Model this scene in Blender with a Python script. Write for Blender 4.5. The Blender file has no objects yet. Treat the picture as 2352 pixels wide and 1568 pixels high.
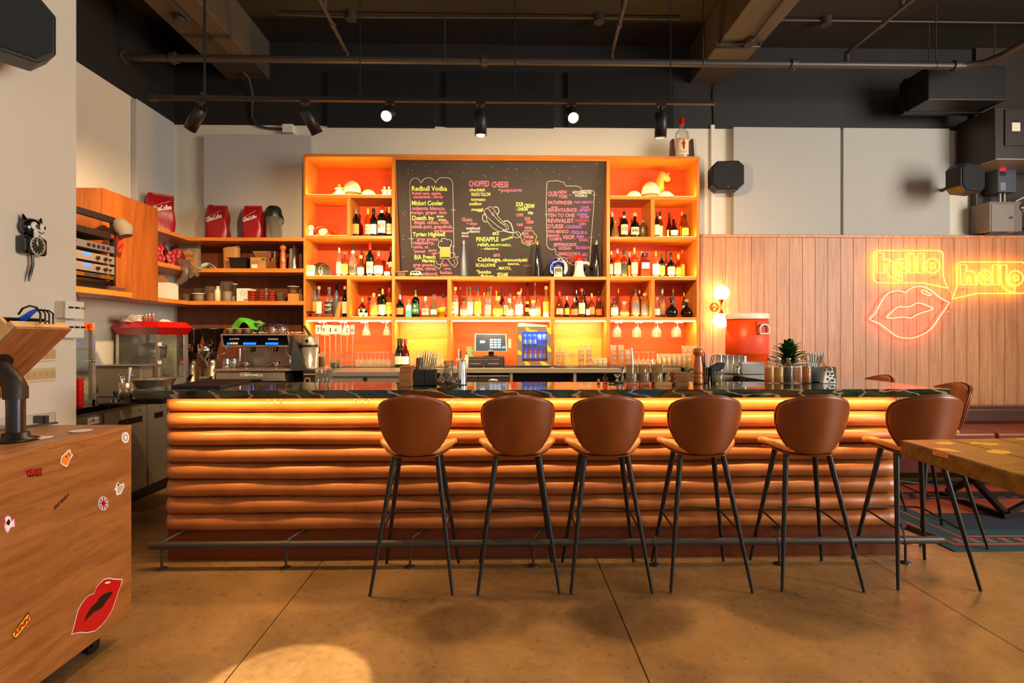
import bpy, bmesh, math, random
from math import sin, cos, pi, atan, tan, sqrt, radians
from mathutils import Vector as V
random.seed(7)
S = bpy.context.scene
COL = S.collection
# ---------------------------------------------------------------- camera
F, CX, HY, H = 1200.0, 1176.0, 774.0, 1.40
TA = 23 / 1200.0
A = atan(TA)
cam = bpy.data.cameras.new('camera'); cam.sensor_width = 36; cam.lens = 36 * F / 2352
cam.shift_y = -(784 - HY) / 2352; cam.clip_start = .05
co = bpy.data.objects.new('camera', cam); COL.objects.link(co)
co.location = (0, 0, H); co.rotation_euler = (pi / 2, 0, -A); S.camera = co
S.view_settings.view_transform = 'Standard'; S.view_settings.look = 'None'
S.view_settings.gamma = 1; S.view_settings.use_curve_mapping = False
S.view_settings.exposure = 0.28
cy = S.cycles
cy.max_bounces = 6; cy.diffuse_bounces = 3; cy.glossy_bounces = 3; cy.transmission_bounces = 4
cy.transparent_max_bounces = 48; cy.caustics_reflective = False; cy.caustics_refractive = False
cy.sample_clamp_indirect = 4; cy.use_denoising = True
# ---------------------------------------------------------------- world and lights
W = bpy.data.worlds.new('world'); S.world = W; W.use_nodes = True
W.node_tree.nodes['Background'].inputs[0].default_value = (.75, .85, 1, 1)
W.node_tree.nodes['Background'].inputs[1].default_value = .22
WARM = (1, .60, .13)
def aim(o, d): o.rotation_euler = V(d).to_track_quat('-Z', 'Y').to_euler()
def area(n, loc, d, sx, sy, e, c):
 l = bpy.data.lights.new(n, 'AREA'); l.shape = 'RECTANGLE'; l.size = sx; l.size_y = sy; l.energy = e; l.color = c
 o = bpy.data.objects.new(n, l); COL.objects.link(o); o.location = loc; aim(o, d); return o
def spot(n, loc, d, e, c, ang, blend=.5, r=.03):
 l = bpy.data.lights.new(n, 'SPOT'); l.energy = e; l.color = c; l.spot_size = radians(ang); l.spot_blend = blend; l.shadow_soft_size = r
 o = bpy.data.objects.new(n, l); COL.objects.link(o); o.location = loc; aim(o, d); return o
def point(n, loc, e, c, r=.05):
 l = bpy.data.lights.new(n, 'POINT'); l.energy = e; l.color = c; l.shadow_soft_size = r
 o = bpy.data.objects.new(n, l); COL.objects.link(o); o.location = loc; return o
area('window_daylight', (2.0, -3.2, 2.4), (-.05, 1, -.08), 6.5, 3.2, 34, (1, .90, .78))
area('window_daylight_b', (7.5, 1.6, 2.5), (-1, .22, -.06), 6.5, 3.4, 840, (1, .94, .84))
spot('ceiling_downlight', (-.86, 2.06, 4.6), (0, 0, -1), 1300, (1, .84, .56), 8.6, .10, .02)
# ---------------------------------------------------------------- projections
def ray(x, y):
 u = (x - CX) / F; w = (HY - y) / F
 return V((sin(A) + u * cos(A), cos(A) - u * sin(A), w))
C0 = V((0, 0, H))
def on(x, y, pl):
 p0, n = pl; d = ray(x, y)
 return C0 + d * ((p0 - C0).dot(n) / d.dot(n))
def PY(Y): return (V((0, Y, 0)), V((0, 1, 0)))
def PXX(X): return (V((X, 0, 0)), V((1, 0, 0)))
def PZ(z): return (V((0, 0, z)), V((0, 0, 1)))
def wx(x, Y): return on(x, HY, PY(Y)).x
def wz(x, y, Y): return on(x, y, PY(Y)).z
def P(x, y, Y): return on(x, y, PY(Y))
def G(x, y, z): return on(x, y, PZ(z))
def mpp(x, Y):  # metres per pixel at pixel column x and depth Y
 return abs(wx(x + 1, Y) - wx(x, Y))
# ---------------------------------------------------------------- mesh builder
_tc = {}
def text_geo(s, bold=0.0):
 k = (s, bold)
 if k in _tc: return _tc[k]
 c = bpy.data.curves.new('t', 'FONT'); c.body = s; c.resolution_u = 2; c.fill_mode = 'FRONT'; c.offset = bold; c.dimensions = '2D'
 o = bpy.data.objects.new('t', c); me = bpy.data.meshes.new_from_object(o)
 v = [(p.co.x, p.co.y) for p in me.vertices]; f = [tuple(p.vertices) for p in me.polygons]
 bpy.data.objects.remove(o); bpy.data.curves.remove(c); bpy.data.meshes.remove(me)
 if v:
  x0 = min(a for a, b in v); x1 = max(a for a, b in v)
  v = [((a - x0) / max(1e-6, x1 - x0), b / .70) for a, b in v]
  ar = (x1 - x0) / .70
 else: ar = 1
 _tc[k] = (v, f, ar); return _tc[k]
class B:
 def __init__(s): s.v = []; s.f = []; s.m = []; s.s = []; s.mi = 0
 def add(s, v, f, sm=False):
  n = len(s.v); s.v += [tuple(p) for p in v]
  for q in f: s.f.append(tuple(i + n for i in q)); s.m.append(s.mi); s.s.append(sm)
  return s
 def mat(s, i): s.mi = i; return s
 def box(s, x0, x1, y0, y1, z0, z1):
  x0, x1 = min(x0, x1), max(x0, x1); y0, y1 = min(y0, y1), max(y0, y1); z0, z1 = min(z0, z1), max(z0, z1)
  v = [(x, y, z) for z in (z0, z1) for y in (y0, y1) for x in (x0, x1)]
  return s.add(v, [(0, 2, 3, 1), (4, 5, 7, 6), (0, 1, 5, 4), (2, 6, 7, 3), (0, 4, 6, 2), (1, 3, 7, 5)])
 def hexa(s, bot, top):  # four bottom points counter-clockwise, four top points
  return s.add(list(bot) + list(top), [(3, 2, 1, 0), (4, 5, 6, 7), (0, 1, 5, 4), (1, 2, 6, 5), (2, 3, 7, 6), (3, 0, 4, 7)])
 def beam(s, a, b, w, h, up=(0, 0, 1)):
  a, b = V(a), V(b); d = (b - a).normalized(); r = d.cross(V(up)); r = r.normalized() if r.length > 1e-5 else V((1, 0, 0)); u = r.cross(d)
  r = r * w / 2; u = u * h / 2
  return s.hexa([a - r - u, a + r - u, b + r - u, b - r - u], [a - r + u, a + r + u, b + r + u, b - r + u])
 def cyl(s, a, b, r0, r1=None, n=12, cap=True):
  r1 = r0 if r1 is None else r1
  a, b = V(a), V(b); d = (b - a).normalized(); u = d.orthogonal().normalized(); w = d.cross(u)
  v = []
  for p, r in ((a, r0), (b, r1)):
   for i in range(n):
    t = 2 * pi * (i + .5) / n; v.append(p + (u * cos(t) + w * sin(t)) * r)
  s.add(v, [(i, (i + 1) % n, n + (i + 1) % n, n + i) for i in range(n)], n > 6)
  if cap:
   s.add(v[:n], [tuple(range(n - 1, -1, -1))]); s.add(v[n:], [tuple(range(n))])
  return s
 def lathe(s, prof, c=(0, 0, 0), n=16, sy=1.0, rot=0, a0=0, a1=2 * pi, sm=True):
  full = abs(a1 - a0 - 2 * pi) < 1e-6; k = n if full else n + 1
  v = []
  for r, z in prof:
   for i in range(k):
    t = a0 + (a1 - a0) * i / n + rot
    v.append((c[0] + r * cos(t), c[1] + r * sin(t) * sy, c[2] + z))
  f = []
  for j in range(len(prof) - 1):
   for i in range(n):
    i2 = (i + 1) % k if full else i + 1
    f.append((j * k + i, j * k + i2, (j + 1) * k + i2, (j + 1) * k + i))
  s.add(v, f, sm)
  if full:
   if prof[0][0] > 1e-5: s.add(v[:k], [tuple(range(k - 1, -1, -1))])
   if prof[-1][0] > 1e-5: s.add(v[-k:], [tuple(range(k))])
  return s
 def tube(s, pts, r, n=8, closed=False, cap=True):
  pts = [V(p) for p in pts]; N = len(pts); v = []; pu = None
  for i in range(N):
   if closed: d = pts[(i + 1) % N] - pts[i - 1]
   else: d = pts[min(i + 1, N - 1)] - pts[max(i - 1, 0)]
   d = d.normalized() if d.length > 1e-9 else V((0, 0, 1))
   if pu is None: u = d.orthogonal().normalized()
   else:
    u = pu - d * pu.dot(d); u = u.normalized() if u.length > 1e-6 else d.orthogonal().normalized()
   pu = u; w = d.cross(u); rr = r[i] if isinstance(r, (list, tuple)) else r
   for k in range(n):
    t = 2 * pi * k / n; v.append(pts[i] + (u * cos(t) + w * sin(t)) * rr)
  f = []
  for i in range(N if closed else N - 1):
   j = (i + 1) % N
   for k in range(n): f.append((i * n + k, i * n + (k + 1) % n, j * n + (k + 1) % n, j * n + k))
  s.add(v, f, True)
  if not closed and cap:
   s.add(v[:n], [tuple(range(n - 1, -1, -1))]); s.add(v[-n:], [tuple(range(n))])
  return s
 def prism(s, poly, off):  # poly: 3-D points; off: vector
  off = V(off); n = len(poly); a = [V(p) for p in poly]; b = [p + off for p in a]
  nrm = V((0, 0, 0))
  for i in range(n): nrm += a[i].cross(a[(i + 1) % n])
  if nrm.dot(off) < 0: a, b = a[::-1], b[::-1]
  return s.add(a + b, [tuple(range(n - 1, -1, -1)), tuple(range(n, 2 * n))] + [(i, (i + 1) % n, n + (i + 1) % n, n + i) for i in range(n)])
 def sph(s, c, rx, ry=None, rz=None, n=14, m=8):
  ry = rx if ry is None else ry; rz = rx if rz is None else rz
  v = []; f = []
  for j in range(m + 1):
   p = -pi / 2 + pi * j / m
   for i in range(n):
    t = 2 * pi * i / n; v.append((c[0] + rx * cos(p) * cos(t), c[1] + ry * cos(p) * sin(t), c[2] + rz * sin(p)))
  for j in range(m):
   for i in range(n): f.append((j * n + i, j * n + (i + 1) % n, (j + 1) * n + (i + 1) % n, (j + 1) * n + i))
  return s.add(v, f, True)
 def grid(s, fn, nu, nv, sm=True):
  v = [fn(i / nu, j / nv) for j in range(nv + 1) for i in range(nu + 1)]
  return s.add(v, [(j * (nu + 1) + i, j * (nu + 1) + i + 1, (j + 1) * (nu + 1) + i + 1, (j + 1) * (nu + 1) + i) for j in range(nv) for i in range(nu)], sm)
 def text(s, t, o, r, u, h, w=None, al='c', bold=0.0):
  v, f, ar = text_geo(t, bold); w = w or ar * h; o, r, u = V(o), V(r), V(u)
  sh = {'c': -.5, 'l': 0, 'r': -1}[al]
  return s.add([o + r * (a + sh) * w + u * b * h for a, b in v], f)
 def textpx(s, t, x0, x1, yb, h, pl, off=.002, slope=0, bold=0.0, dy=0):
  v, f, ar = text_geo(t, bold)
  if x1 is None: x1 = x0 + ar * h
  n = pl[1]
  q = []
  for a, b in v:
   x = x0 + a * (x1 - x0); p = on(x, yb - b * h + slope * (x - x0), pl)
   q.append(p + n * (off if n.dot(C0 - p) > 0 else -off))
  return s.add(q, f)
 def polypx(s, pts, pl, off=.001, th=0):
  q = []
  for x, y in pts:
   p = on(x, y, pl); n = pl[1] if pl[1].dot(C0 - p) > 0 else -pl[1]; q.append(p + n * off)
  if th: return s.prism(q, n * th)
  return s.add(q, [tuple(range(len(q)))])
 def build(s, name, mats, parent=None, local=False, bevel=0, kind=None, label=None, seg=2, sub=0, solid=0, sharp=False):
  o0 = V((0, 0, 0)) if (parent is None or local) else ORG[parent.name]
  me = bpy.data.meshes.new(name)
  me.from_pydata([(p[0] - o0.x, p[1] - o0.y, p[2] - o0.z) for p in s.v], [], s.f)
  mats = mats if isinstance(mats, (list, tuple)) else [mats]
  for m in mats: me.materials.append(m)
  me.polygons.foreach_set('material_index', s.m); me.polygons.foreach_set('use_smooth', s.s)
  me.update()
  o = bpy.data.objects.new(name, me); COL.objects.link(o)
  if parent: o.parent = parent; ORG[o.name] = ORG[parent.name]
  else: ORG[o.name] = V((0, 0, 0))
  if solid:
   q = o.modifiers.new('s', 'SOLIDIFY'); q.thickness = solid; q.offset = 0
  if bevel:
   q = o.modifiers.new('b', 'BEVEL'); q.width = bevel; q.segments = seg; q.limit_method = 'ANGLE'
  if sub:
   q = o.modifiers.new('u', 'SUBSURF'); q.levels = sub; q.render_levels = sub
  if kind: o['kind'] = kind
  if label: o['label'] = label
  return o
ORG = {}
def thing(name, label, cat, loc=(0, 0, 0), group=None, rz=0):
 o = bpy.data.objects.new(name, None); COL.objects.link(o); o.empty_display_size = .05
 o.location = loc; o.rotation_euler = (0, 0, rz); o['label'] = label; o['category'] = cat
 if group: o['group'] = group
 ORG[o.name] = V(loc); return o
def tag(o, label, cat, group=None):
 o['label'] = label; o['category'] = cat
 if group: o['group'] = group
 return o
def struct(o): o['kind'] = 'structure'; return o
def dup(o, loc, label=None, group=None, rz=None, sc=None):
 def cp(a, par):
  c = a.copy(); COL.objects.link(c)
  if par is not None: c.parent = par
  for ch in list(a.children): cp(ch, c)
  return c
 r = cp(o, None); r.location = loc
 if rz is not None: r.rotation_euler = (0, 0, rz)
 if sc is not None: r.scale = sc
 if label: r['label'] = label
 if group: r['group'] = group
 return r
# ---------------------------------------------------------------- materials
def lin(c):
 return tuple(((x / 255) / 12.92 if x / 255 <= .04045 else ((x / 255 + .055) / 1.055) ** 2.4) for x in c)
MC = {}
def _new(name):
 m = bpy.data.materials.new(name); m.use_nodes = True; nt = m.node_tree; return m, nt, nt.nodes['Principled BSDF']
def mat(name, c, rough=.5, metal=0, em=0, spec=None, coat=0, bump=0, bs=60, ecol=None, var=0, vs=8):
 if name in MC: return MC[name]
 m, nt, b = _new(name); l = lin(c)
 b.inputs['Base Color'].default_value = (*l, 1); b.inputs['Roughness'].default_value = rough; b.inputs['Metallic'].default_value = metal
 if spec is not None: b.inputs['Specular IOR Level'].default_value = spec
 if coat: b.inputs['Coat Weight'].default_value = coat; b.inputs['Coat Roughness'].default_value = .1
 if em:
  b.inputs['Emission Color'].default_value = (*lin(ecol or c), 1); b.inputs['Emission Strength'].default_value = em
 if bump or var:
  tc = nt.nodes.new('ShaderNodeTexCoord'); nz = nt.nodes.new('ShaderNodeTexNoise'); nz.inputs['Scale'].default_value = bs; nz.inputs['Detail'].default_value = 4
  nt.links.new(tc.outputs['Object'], nz.inputs['Vector'])
  if bump:
   bp = nt.nodes.new('ShaderNodeBump'); bp.inputs['Strength'].default_value = bump; bp.inputs['Distance'].default_value = .01
   nt.links.new(nz.outputs['Fac'], bp.inputs['Height']); nt.links.new(bp.outputs['Normal'], b.inputs['Normal'])
  if var:
   n2 = nt.nodes.new('ShaderNodeTexNoise'); n2.inputs['Scale'].default_value = vs; n2.inputs['Detail'].default_value = 6
   nt.links.new(tc.outputs['Object'], n2.inputs['Vector'])
   r = nt.nodes.new('ShaderNodeValToRGB'); r.color_ramp.elements[0].position = .3; r.color_ramp.elements[1].position = .7
   r.color_ramp.elements[0].color = (*[x * (1 - var) for x in l], 1); r.color_ramp.elements[1].color = (*[min(1, x * (1 + var)) for x in l], 1)
   nt.links.new(n2.outputs['Fac'], r.inputs['Fac']); nt.links.new(r.outputs['Color'], b.inputs['Base Color'])
 MC[name] = m; return m
def wood(name, c1, c2, sc=(1, 1, 1), rough=.4, scale=3, bump=.04, tone=.0):
 """grain runs along the axis whose factor in sc is small"""
 if name in MC: return MC[name]
 m, nt, b = _new(name); N, L = nt.nodes, nt.links
 tc = N.new('ShaderNodeTexCoord'); mp = N.new('ShaderNodeMapping'); mp.inputs['Scale'].default_value = sc
 L.new(tc.outputs['Object'], mp.inputs['Vector'])
 if tone:
  oi = N.new('ShaderNodeObjectInfo'); ad = N.new('ShaderNodeVectorMath'); ad.operation = 'ADD'
  cm = N.new('ShaderNodeCombineXYZ'); mu = N.new('ShaderNodeMath'); mu.operation = 'MULTIPLY'; mu.inputs[1].default_value = 37
  L.new(oi.outputs['Random'], mu.inputs[0])
  for k in range(3): L.new(mu.outputs[0], cm.inputs[k])
  L.new(mp.outputs[0], ad.inputs[0]); L.new(cm.outputs[0], ad.inputs[1]); vec = ad.outputs[0]
 else: vec = mp.outputs[0]
 n1 = N.new('ShaderNodeTexNoise'); n1.inputs['Scale'].default_value = scale; n1.inputs['Detail'].default_value = 8; n1.inputs['Roughness'].default_value = .62; n1.inputs['Distortion'].default_value = .6
 L.new(vec, n1.inputs['Vector'])
 n2 = N.new('ShaderNodeTexNoise'); n2.inputs['Scale'].default_value = scale * 9; n2.inputs['Detail'].default_value = 3
 L.new(vec, n2.inputs['Vector'])
 mx = N.new('ShaderNodeMath'); mx.operation = 'MULTIPLY_ADD'; mx.inputs[1].default_value = .35
 L.new(n2.outputs['Fac'], mx.inputs[0]); L.new(n1.outputs['Fac'], mx.inputs[2])
 r = N.new('ShaderNodeValToRGB'); r.color_ramp.elements[0].position = .48; r.color_ramp.elements[1].position = .86
 r.color_ramp.elements[0].color = (*lin(c1), 1); r.color_ramp.elements[1].color = (*lin(c2), 1)
 L.new(mx.outputs[0], r.inputs['Fac'])
 if tone:
  hs = N.new('ShaderNodeHueSaturation'); ma = N.new('ShaderNodeMath'); ma.operation = 'MULTIPLY_ADD'; ma.inputs[1].default_value = tone; ma.inputs[2].default_value = 1 - tone / 2
  L.new(oi.outputs['Random'], ma.inputs[0]); L.new(ma.outputs[0], hs.inputs['Value']); L.new(r.outputs['Color'], hs.inputs['Color']); L.new(hs.outputs[0], b.inputs['Base Color'])
 else: L.new(r.outputs['Color'], b.inputs['Base Color'])
 b.inputs['Roughness'].default_value = rough
 bp = N.new('ShaderNodeBump'); bp.inputs['Strength'].default_value = bump; bp.inputs['Distance'].default_value = .01
 L.new(mx.outputs[0], bp.inputs['Height']); L.new(bp.outputs['Normal'], b.inputs['Normal'])
 MC[name] = m; return m
def glass(name, tint, body=.08, edge=.55, bc=None, rough=.03):
 """thin glass: tinted see-through body, clear reflections, denser at grazing angles"""
 if name in MC: return MC[name]
 m = bpy.data.materials.new(name); m.use_nodes = True; nt = m.node_tree; N, L = nt.nodes, nt.links
 N.clear(); out = N.new('ShaderNodeOutputMaterial')
 tr = N.new('ShaderNodeBsdfTransparent'); tr.inputs[0].default_value = (*lin(tint), 1)
 te = N.new('ShaderNodeBsdfTransparent'); te.inputs[0].default_value = (*[x * (1 - edge) for x in lin(tint)], 1)
 lw = N.new('ShaderNodeLayerWeight'); lw.inputs['Blend'].default_value = .5
 pw = N.new('ShaderNodeMath'); pw.operation = 'POWER'; pw.inputs[1].default_value = 2.2; L.new(lw.outputs['Facing'], pw.inputs[0])
 m1 = N.new('ShaderNodeMixShader'); L.new(pw.outputs[0], m1.inputs[0]); L.new(tr.outputs[0], m1.inputs[1]); L.new(te.outputs[0], m1.inputs[2])
 df = N.new('ShaderNodeBsdfTranslucent'); df.inputs[0].default_value = (*lin(bc or tint), 1)
 d2 = N.new('ShaderNodeBsdfDiffuse'); d2.inputs[0].default_value = (*lin(bc or tint), 1)
 md = N.new('ShaderNodeMixShader'); md.inputs[0].default_value = .5; L.new(df.outputs[0], md.inputs[1]); L.new(d2.outputs[0], md.inputs[2])
 m2 = N.new('ShaderNodeMixShader'); m2.inputs[0].default_value = body; L.new(m1.outputs[0], m2.inputs[1]); L.new(md.outputs[0], m2.inputs[2])
 gl = N.new('ShaderNodeBsdfGlossy'); gl.inputs['Roughness'].default_value = rough
 f5 = N.new('ShaderNodeMath'); f5.operation = 'POWER'; f5.inputs[1].default_value = 4; L.new(lw.outputs['Facing'], f5.inputs[0])
 fr = N.new('ShaderNodeMath'); fr.operation = 'MULTIPLY_ADD'; fr.inputs[1].default_value = .7; fr.inputs[2].default_value = .05; L.new(f5.outputs[0], fr.inputs[0])
 m3 = N.new('ShaderNodeMixShader'); L.new(fr.outputs[0], m3.inputs[0]); L.new(m2.outputs[0], m3.inputs[1]); L.new(gl.outputs[0], m3.inputs[2])
 L.new(m3.outputs[0], out.inputs[0]); MC[name] = m; return m
def emit(name, c, st, L=None):
 if name in MC: return MC[name]
 m = bpy.data.materials.new(name); m.use_nodes = True; N = m.node_tree.nodes; N.clear()
 o = N.new('ShaderNodeOutputMaterial'); e = N.new('ShaderNodeEmission'); e.inputs[0].default_value = (*(L or lin(c)), 1); e.inputs[1].default_value = st
 m.node_tree.links.new(e.outputs[0], o.inputs[0]); MC[name] = m; return m
M_BLACK = mat('black_metal', (32, 29, 28), .42, .3)
M_BLK = mat('black_plastic', (20, 19, 19), .4)
M_BLKG = mat('black_gloss', (10, 10, 11), .12, coat=.5)
M_STEEL = mat('stainless_steel', (206, 196, 180), .24, .8)
M_STEELB = mat('brushed_steel', (158, 146, 124), .40, .6, bump=.03, bs=40)
M_CHROME = mat('chrome', (235, 232, 228), .08, 1)
M_BRASS = mat('brass', (220, 170, 90), .25, 1)
M_WHITE = mat('white_plastic', (232, 226, 214), .4)
M_PAPER = mat('paper', (240, 226, 200), .8)
M_CREAM = mat('cream_label', (240, 222, 180), .7)
M_RED = mat('red_plastic', (205, 22, 18), .35)
M_BLUE = mat('blue_plastic', (20, 60, 160), .35)
M_GREEN = mat('green_label', (50, 110, 60), .6)
M_GOLD = mat('gold_foil', (225, 165, 50), .3, .8)
M_CORK = mat('cork', (205, 160, 110), .8)
M_RUBBER = mat('rubber', (26, 24, 23), .75)
M_PIPE = mat('painted_pipe', (62, 52, 47), .42)
M_INK = mat('black_ink', (18, 15, 14), .7)
M_WINK = mat('white_ink', (238, 232, 222), .7)
M_RINK = mat('red_ink', (190, 30, 24), .7)
M_DARKW = mat('black_paint', (33, 28, 27), .62, bump=.12, bs=14)
M_BEAM = mat('beam_paint_lit', (84, 71, 58), .6, bump=.35, bs=5, var=.1, vs=3)  # ceiling paint in a lighter tone; spotlight on the undersides is coloured in
M_CEIL = mat('ceiling_paint', (44, 36, 30), .6, bump=.3, bs=6)
M_WALL = mat('cream_wall_paint', (226, 216, 196), .6, bump=.04, bs=30)
M_FABRIC = mat('grey_felt', (192, 188, 180), .95, bump=.25, bs=260, var=.05, vs=120)
M_SHELF = wood('cherry_wood', (196, 110, 34), (226, 144, 56), (1.2, 14, 14), .38, 2.5)
M_SHELFV = wood('cherry_wood_upright', (192, 108, 34), (224, 142, 54), (14, 14, 1.2), .38, 2.5)
M_REDW = wood('red_stained_wood', (204, 64, 4), (224, 80, 6), (2, 14, 14), .6, 2)
M_ORW = wood('amber_wood', (222, 134, 44), (236, 152, 60), (1.2, 14, 14), .42, 2)
M_WALN = wood('walnut_panel', (86, 44, 22), (124, 68, 36), (12, 12, .9), .45, 2.5)
M_PLANK = wood('oak_panelling', (176, 110, 66), (212, 150, 100), (9, 9, .55), .42, 2.6, .04, .16)
M_CART = wood('cart_oak', (134, 80, 36), (172, 112, 60), (8, 1.0, 10), .4, 2.6, .05)
M_CARTT = wood('cart_oak_top', (150, 96, 50), (186, 128, 76), (10, 1.0, 8), .38, 2.6, .05)
M_CAB = wood('wall_cabinet_wood', (146, 72, 22), (184, 102, 38), (9, 9, .8), .4, 2.2)
M_TABLE = wood('dark_table_wood', (66, 48, 22), (128, 92, 40), (1.0, 8, 8), .32, 3.2, .25)
M_TAN = mat('tan_leather', (198, 122, 62), .38, bump=.10, bs=26, var=.14, vs=7)
M_BRN = mat('brown_leather', (126, 60, 16), .34, bump=.08, bs=30, var=.16, vs=6)
M_PAD = mat('cognac_leather', (170, 100, 48), .36, bump=.14, bs=18, var=.12, vs=9)
M_PLINTH = mat('brown_lacquer', (112, 50, 22), .35)
M_GLASS = glass('clear_glass', (246, 246, 242), .09, .5, (255, 245, 220))
M_GLASSW = glass('bar_glass', (252, 250, 244), .16, .3, (255, 246, 220))
M_PANE = glass('pane_glass', (240, 244, 240), .02, .3)
def concrete():
 m, nt, b = _new('polished_concrete'); N, L = nt.nodes, nt.links
 tc = N.new('ShaderNodeTexCoord')
 n1 = N.new('ShaderNodeTexNoise'); n1.inputs['Scale'].default_value = 1.3; n1.inputs['Detail'].default_value = 10; n1.inputs['Roughness'].default_value = .7; n1.inputs['Distortion'].default_value = .5
 n2 = N.new('ShaderNodeTexNoise'); n2.inputs['Scale'].default_value = 26; n2.inputs['Detail'].default_value = 5; n2.inputs['Roughness'].default_value = .75
 for n in (n1, n2): L.new(tc.outputs['Object'], n.inputs['Vector'])
 a = N.new('ShaderNodeMath'); a.operation = 'MULTIPLY_ADD'; a.inputs[1].default_value = .38; L.new(n2.outputs['Fac'], a.inputs[0]); L.new(n1.outputs['Fac'], a.inputs[2])
 r = N.new('ShaderNodeValToRGB'); r.color_ramp.elements[0].position = .46; r.color_ramp.elements[1].position = 1.0
 r.color_ramp.elements[0].color = (*lin((92, 68, 42)), 1); r.color_ramp.elements[1].color = (*lin((194, 148, 92)), 1)
 L.new(a.outputs[0], r.inputs['Fac']); L.new(r.outputs['Color'], b.inputs['Base Color'])
 rr = N.new('ShaderNodeMapRange'); rr.inputs['To Min'].default_value = .18; rr.inputs['To Max'].default_value = .42
 L.new(n2.outputs['Fac'], rr.inputs['Value']); L.new(rr.outputs[0], b.inputs['Roughness'])
 bp = N.new('ShaderNodeBump'); bp.inputs['Strength'].default_value = .12; bp.inputs['Distance'].default_value = .01; L.new(n2.outputs['Fac'], bp.inputs['Height']); L.new(bp.outputs['Normal'], b.inputs['Normal'])
 return m
M_CONC = concrete()
def marble():
 m, nt, b = _new('green_marble'); N, L = nt.nodes, nt.links
 tc = N.new('ShaderNodeTexCoord'); mp = N.new('ShaderNodeMapping'); mp.inputs['Rotation'].default_value = (.3, .5, .2); mp.inputs['Scale'].default_value = (1, 1.6, 4)
 L.new(tc.outputs['Object'], mp.inputs['Vector'])
 n1 = N.new('ShaderNodeTexNoise'); n1.inputs['Scale'].default_value = 2.6; n1.inputs['Detail'].default_value = 9; n1.inputs['Distortion'].default_value = 1.8
 L.new(mp.outputs[0], n1.inputs['Vector'])
 w = N.new('ShaderNodeTexWave'); w.inputs['Scale'].default_value = 1.7; w.inputs['Distortion'].default_value = 12; w.inputs['Detail'].default_value = 3; w.inputs['Detail Scale'].default_value = 1.5; w.inputs['Detail Roughness'].default_value = .5
 L.new(mp.outputs[0], w.inputs['Vector'])
 r = N.new('ShaderNodeValToRGB'); e = r.color_ramp.elements; e[0].position = .35; e[0].color = (*lin((12, 20, 12)), 1); e[1].position = .7; e[1].color = (*lin((50, 68, 40)), 1)
 L.new(n1.outputs['Fac'], r.inputs['Fac'])
 r2 = N.new('ShaderNodeValToRGB'); e = r2.color_ramp.elements; e[0].position = .93; e[0].color = (0, 0, 0, 1); e[1].position = 1.0; e[1].color = (.6, .6, .6, 1)
 L.new(w.outputs['Fac'], r2.inputs['Fac'])
 mx = N.new('ShaderNodeMix'); mx.data_type = 'RGBA'; mx.inputs[7].default_value = (*lin((190, 172, 140)), 1)
 L.new(r2.outputs['Color'], mx.inputs[0]); L.new(r.outputs['Color'], mx.inputs[6]); L.new(mx.outputs[2], b.inputs['Base Color'])
 b.inputs['Roughness'].default_value = .07; b.inputs['Specular IOR Level'].default_value = .8; b.inputs['Coat Weight'].default_value = .3; b.inputs['Coat Roughness'].default_value = .03
 return m
M_MARB = marble()
# ================================================================ the room
WB, XL, XR, CZ = 6.13, -3.80, 7.6, 4.83   # back wall depth, left wall, right wall, ceiling height
ZW = wz(900, 290, WB)                      # top of the cream band of the back wall
fl = B().box(-8, 8, -3.6, 8.2, -.12, -.03).build('floor', M_CONC); struct(fl); ORG['floor'] = V((0, 0, 0))
jx = [-6.3, -4.57, -2.85, -1.125, .597, 2.32, 4.04, 5.77, 7.6]; jy = [-3.5, -1.82, -.09, 1.64, 3.37, 5.09, 6.13]
for i in range(len(jx) - 1):
 for j in range(len(jy) - 1):
  B().box(jx[i] + .003, jx[i + 1] - .003, jy[j] + .003, jy[j + 1] - .003, -.035, 0).build('slab', M_CONC, fl)
struct(B().box(XL - .15, XR, WB, WB + .15, 0, ZW).build('wall_back', M_WALL))
struct(B().box(XL - .15, XR, WB, WB + .15, ZW, CZ).build('wall_back_upper', M_DARKW))
struct(B().box(XL - .15, XL, 3.3, WB, 0, ZW).build('wall_left', M_WALL))
struct(B().box(XL - .15, XL, 3.3, WB, ZW, CZ).build('wall_left_upper', M_DARKW))
XP = -2.70; YP = XP / ((wx(175, 1)))
pw = struct(B().box(XL - .15, XP, -3.5, YP, 0, CZ).build('wall_partition', M_WALL))
struct(B().box(XR, XR + .15, -3.5, WB + .15, 0, CZ).build('wall_right', mat('warm_grey_paint', (150, 140, 126), .7)))
struct(B().box(XL - .15, XR + .15, -3.5, WB + .15, CZ, CZ + .2).build('ceiling', M_CEIL))
dk = struct(B().box(wx(2240, 6.1), XR, 6.09, 6.13, wz(2300, 545, 6.1), CZ).build('wall_back_dark', mat('dark_brown_paint', (58, 46, 40), .5, bump=.1)))
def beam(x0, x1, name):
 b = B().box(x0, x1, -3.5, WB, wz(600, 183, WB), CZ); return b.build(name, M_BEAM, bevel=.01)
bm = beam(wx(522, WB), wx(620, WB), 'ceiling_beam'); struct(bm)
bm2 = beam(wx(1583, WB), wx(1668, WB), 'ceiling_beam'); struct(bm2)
YPN = 6.02
zt = wz(1900, 546, YPN)
pn = B().box(wx(1608, YPN), XR, YPN + .02, WB - .001, 0, zt).build('wall_back_panelling', M_WALN); struct(pn)
x = wx(1608, YPN); k = 0
while x < 7.0:
 B().box(x + .0015, x + .1485, YPN, YPN + .022, 0, zt).build('plank', M_PLANK, pn, bevel=.002, seg=1); x += .15
struct(B().box(wx(1608, YPN), XR, YPN - .015, WB - .001, zt, zt + .035).build('trim_1', M_PLANK, bevel=.003))
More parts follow.
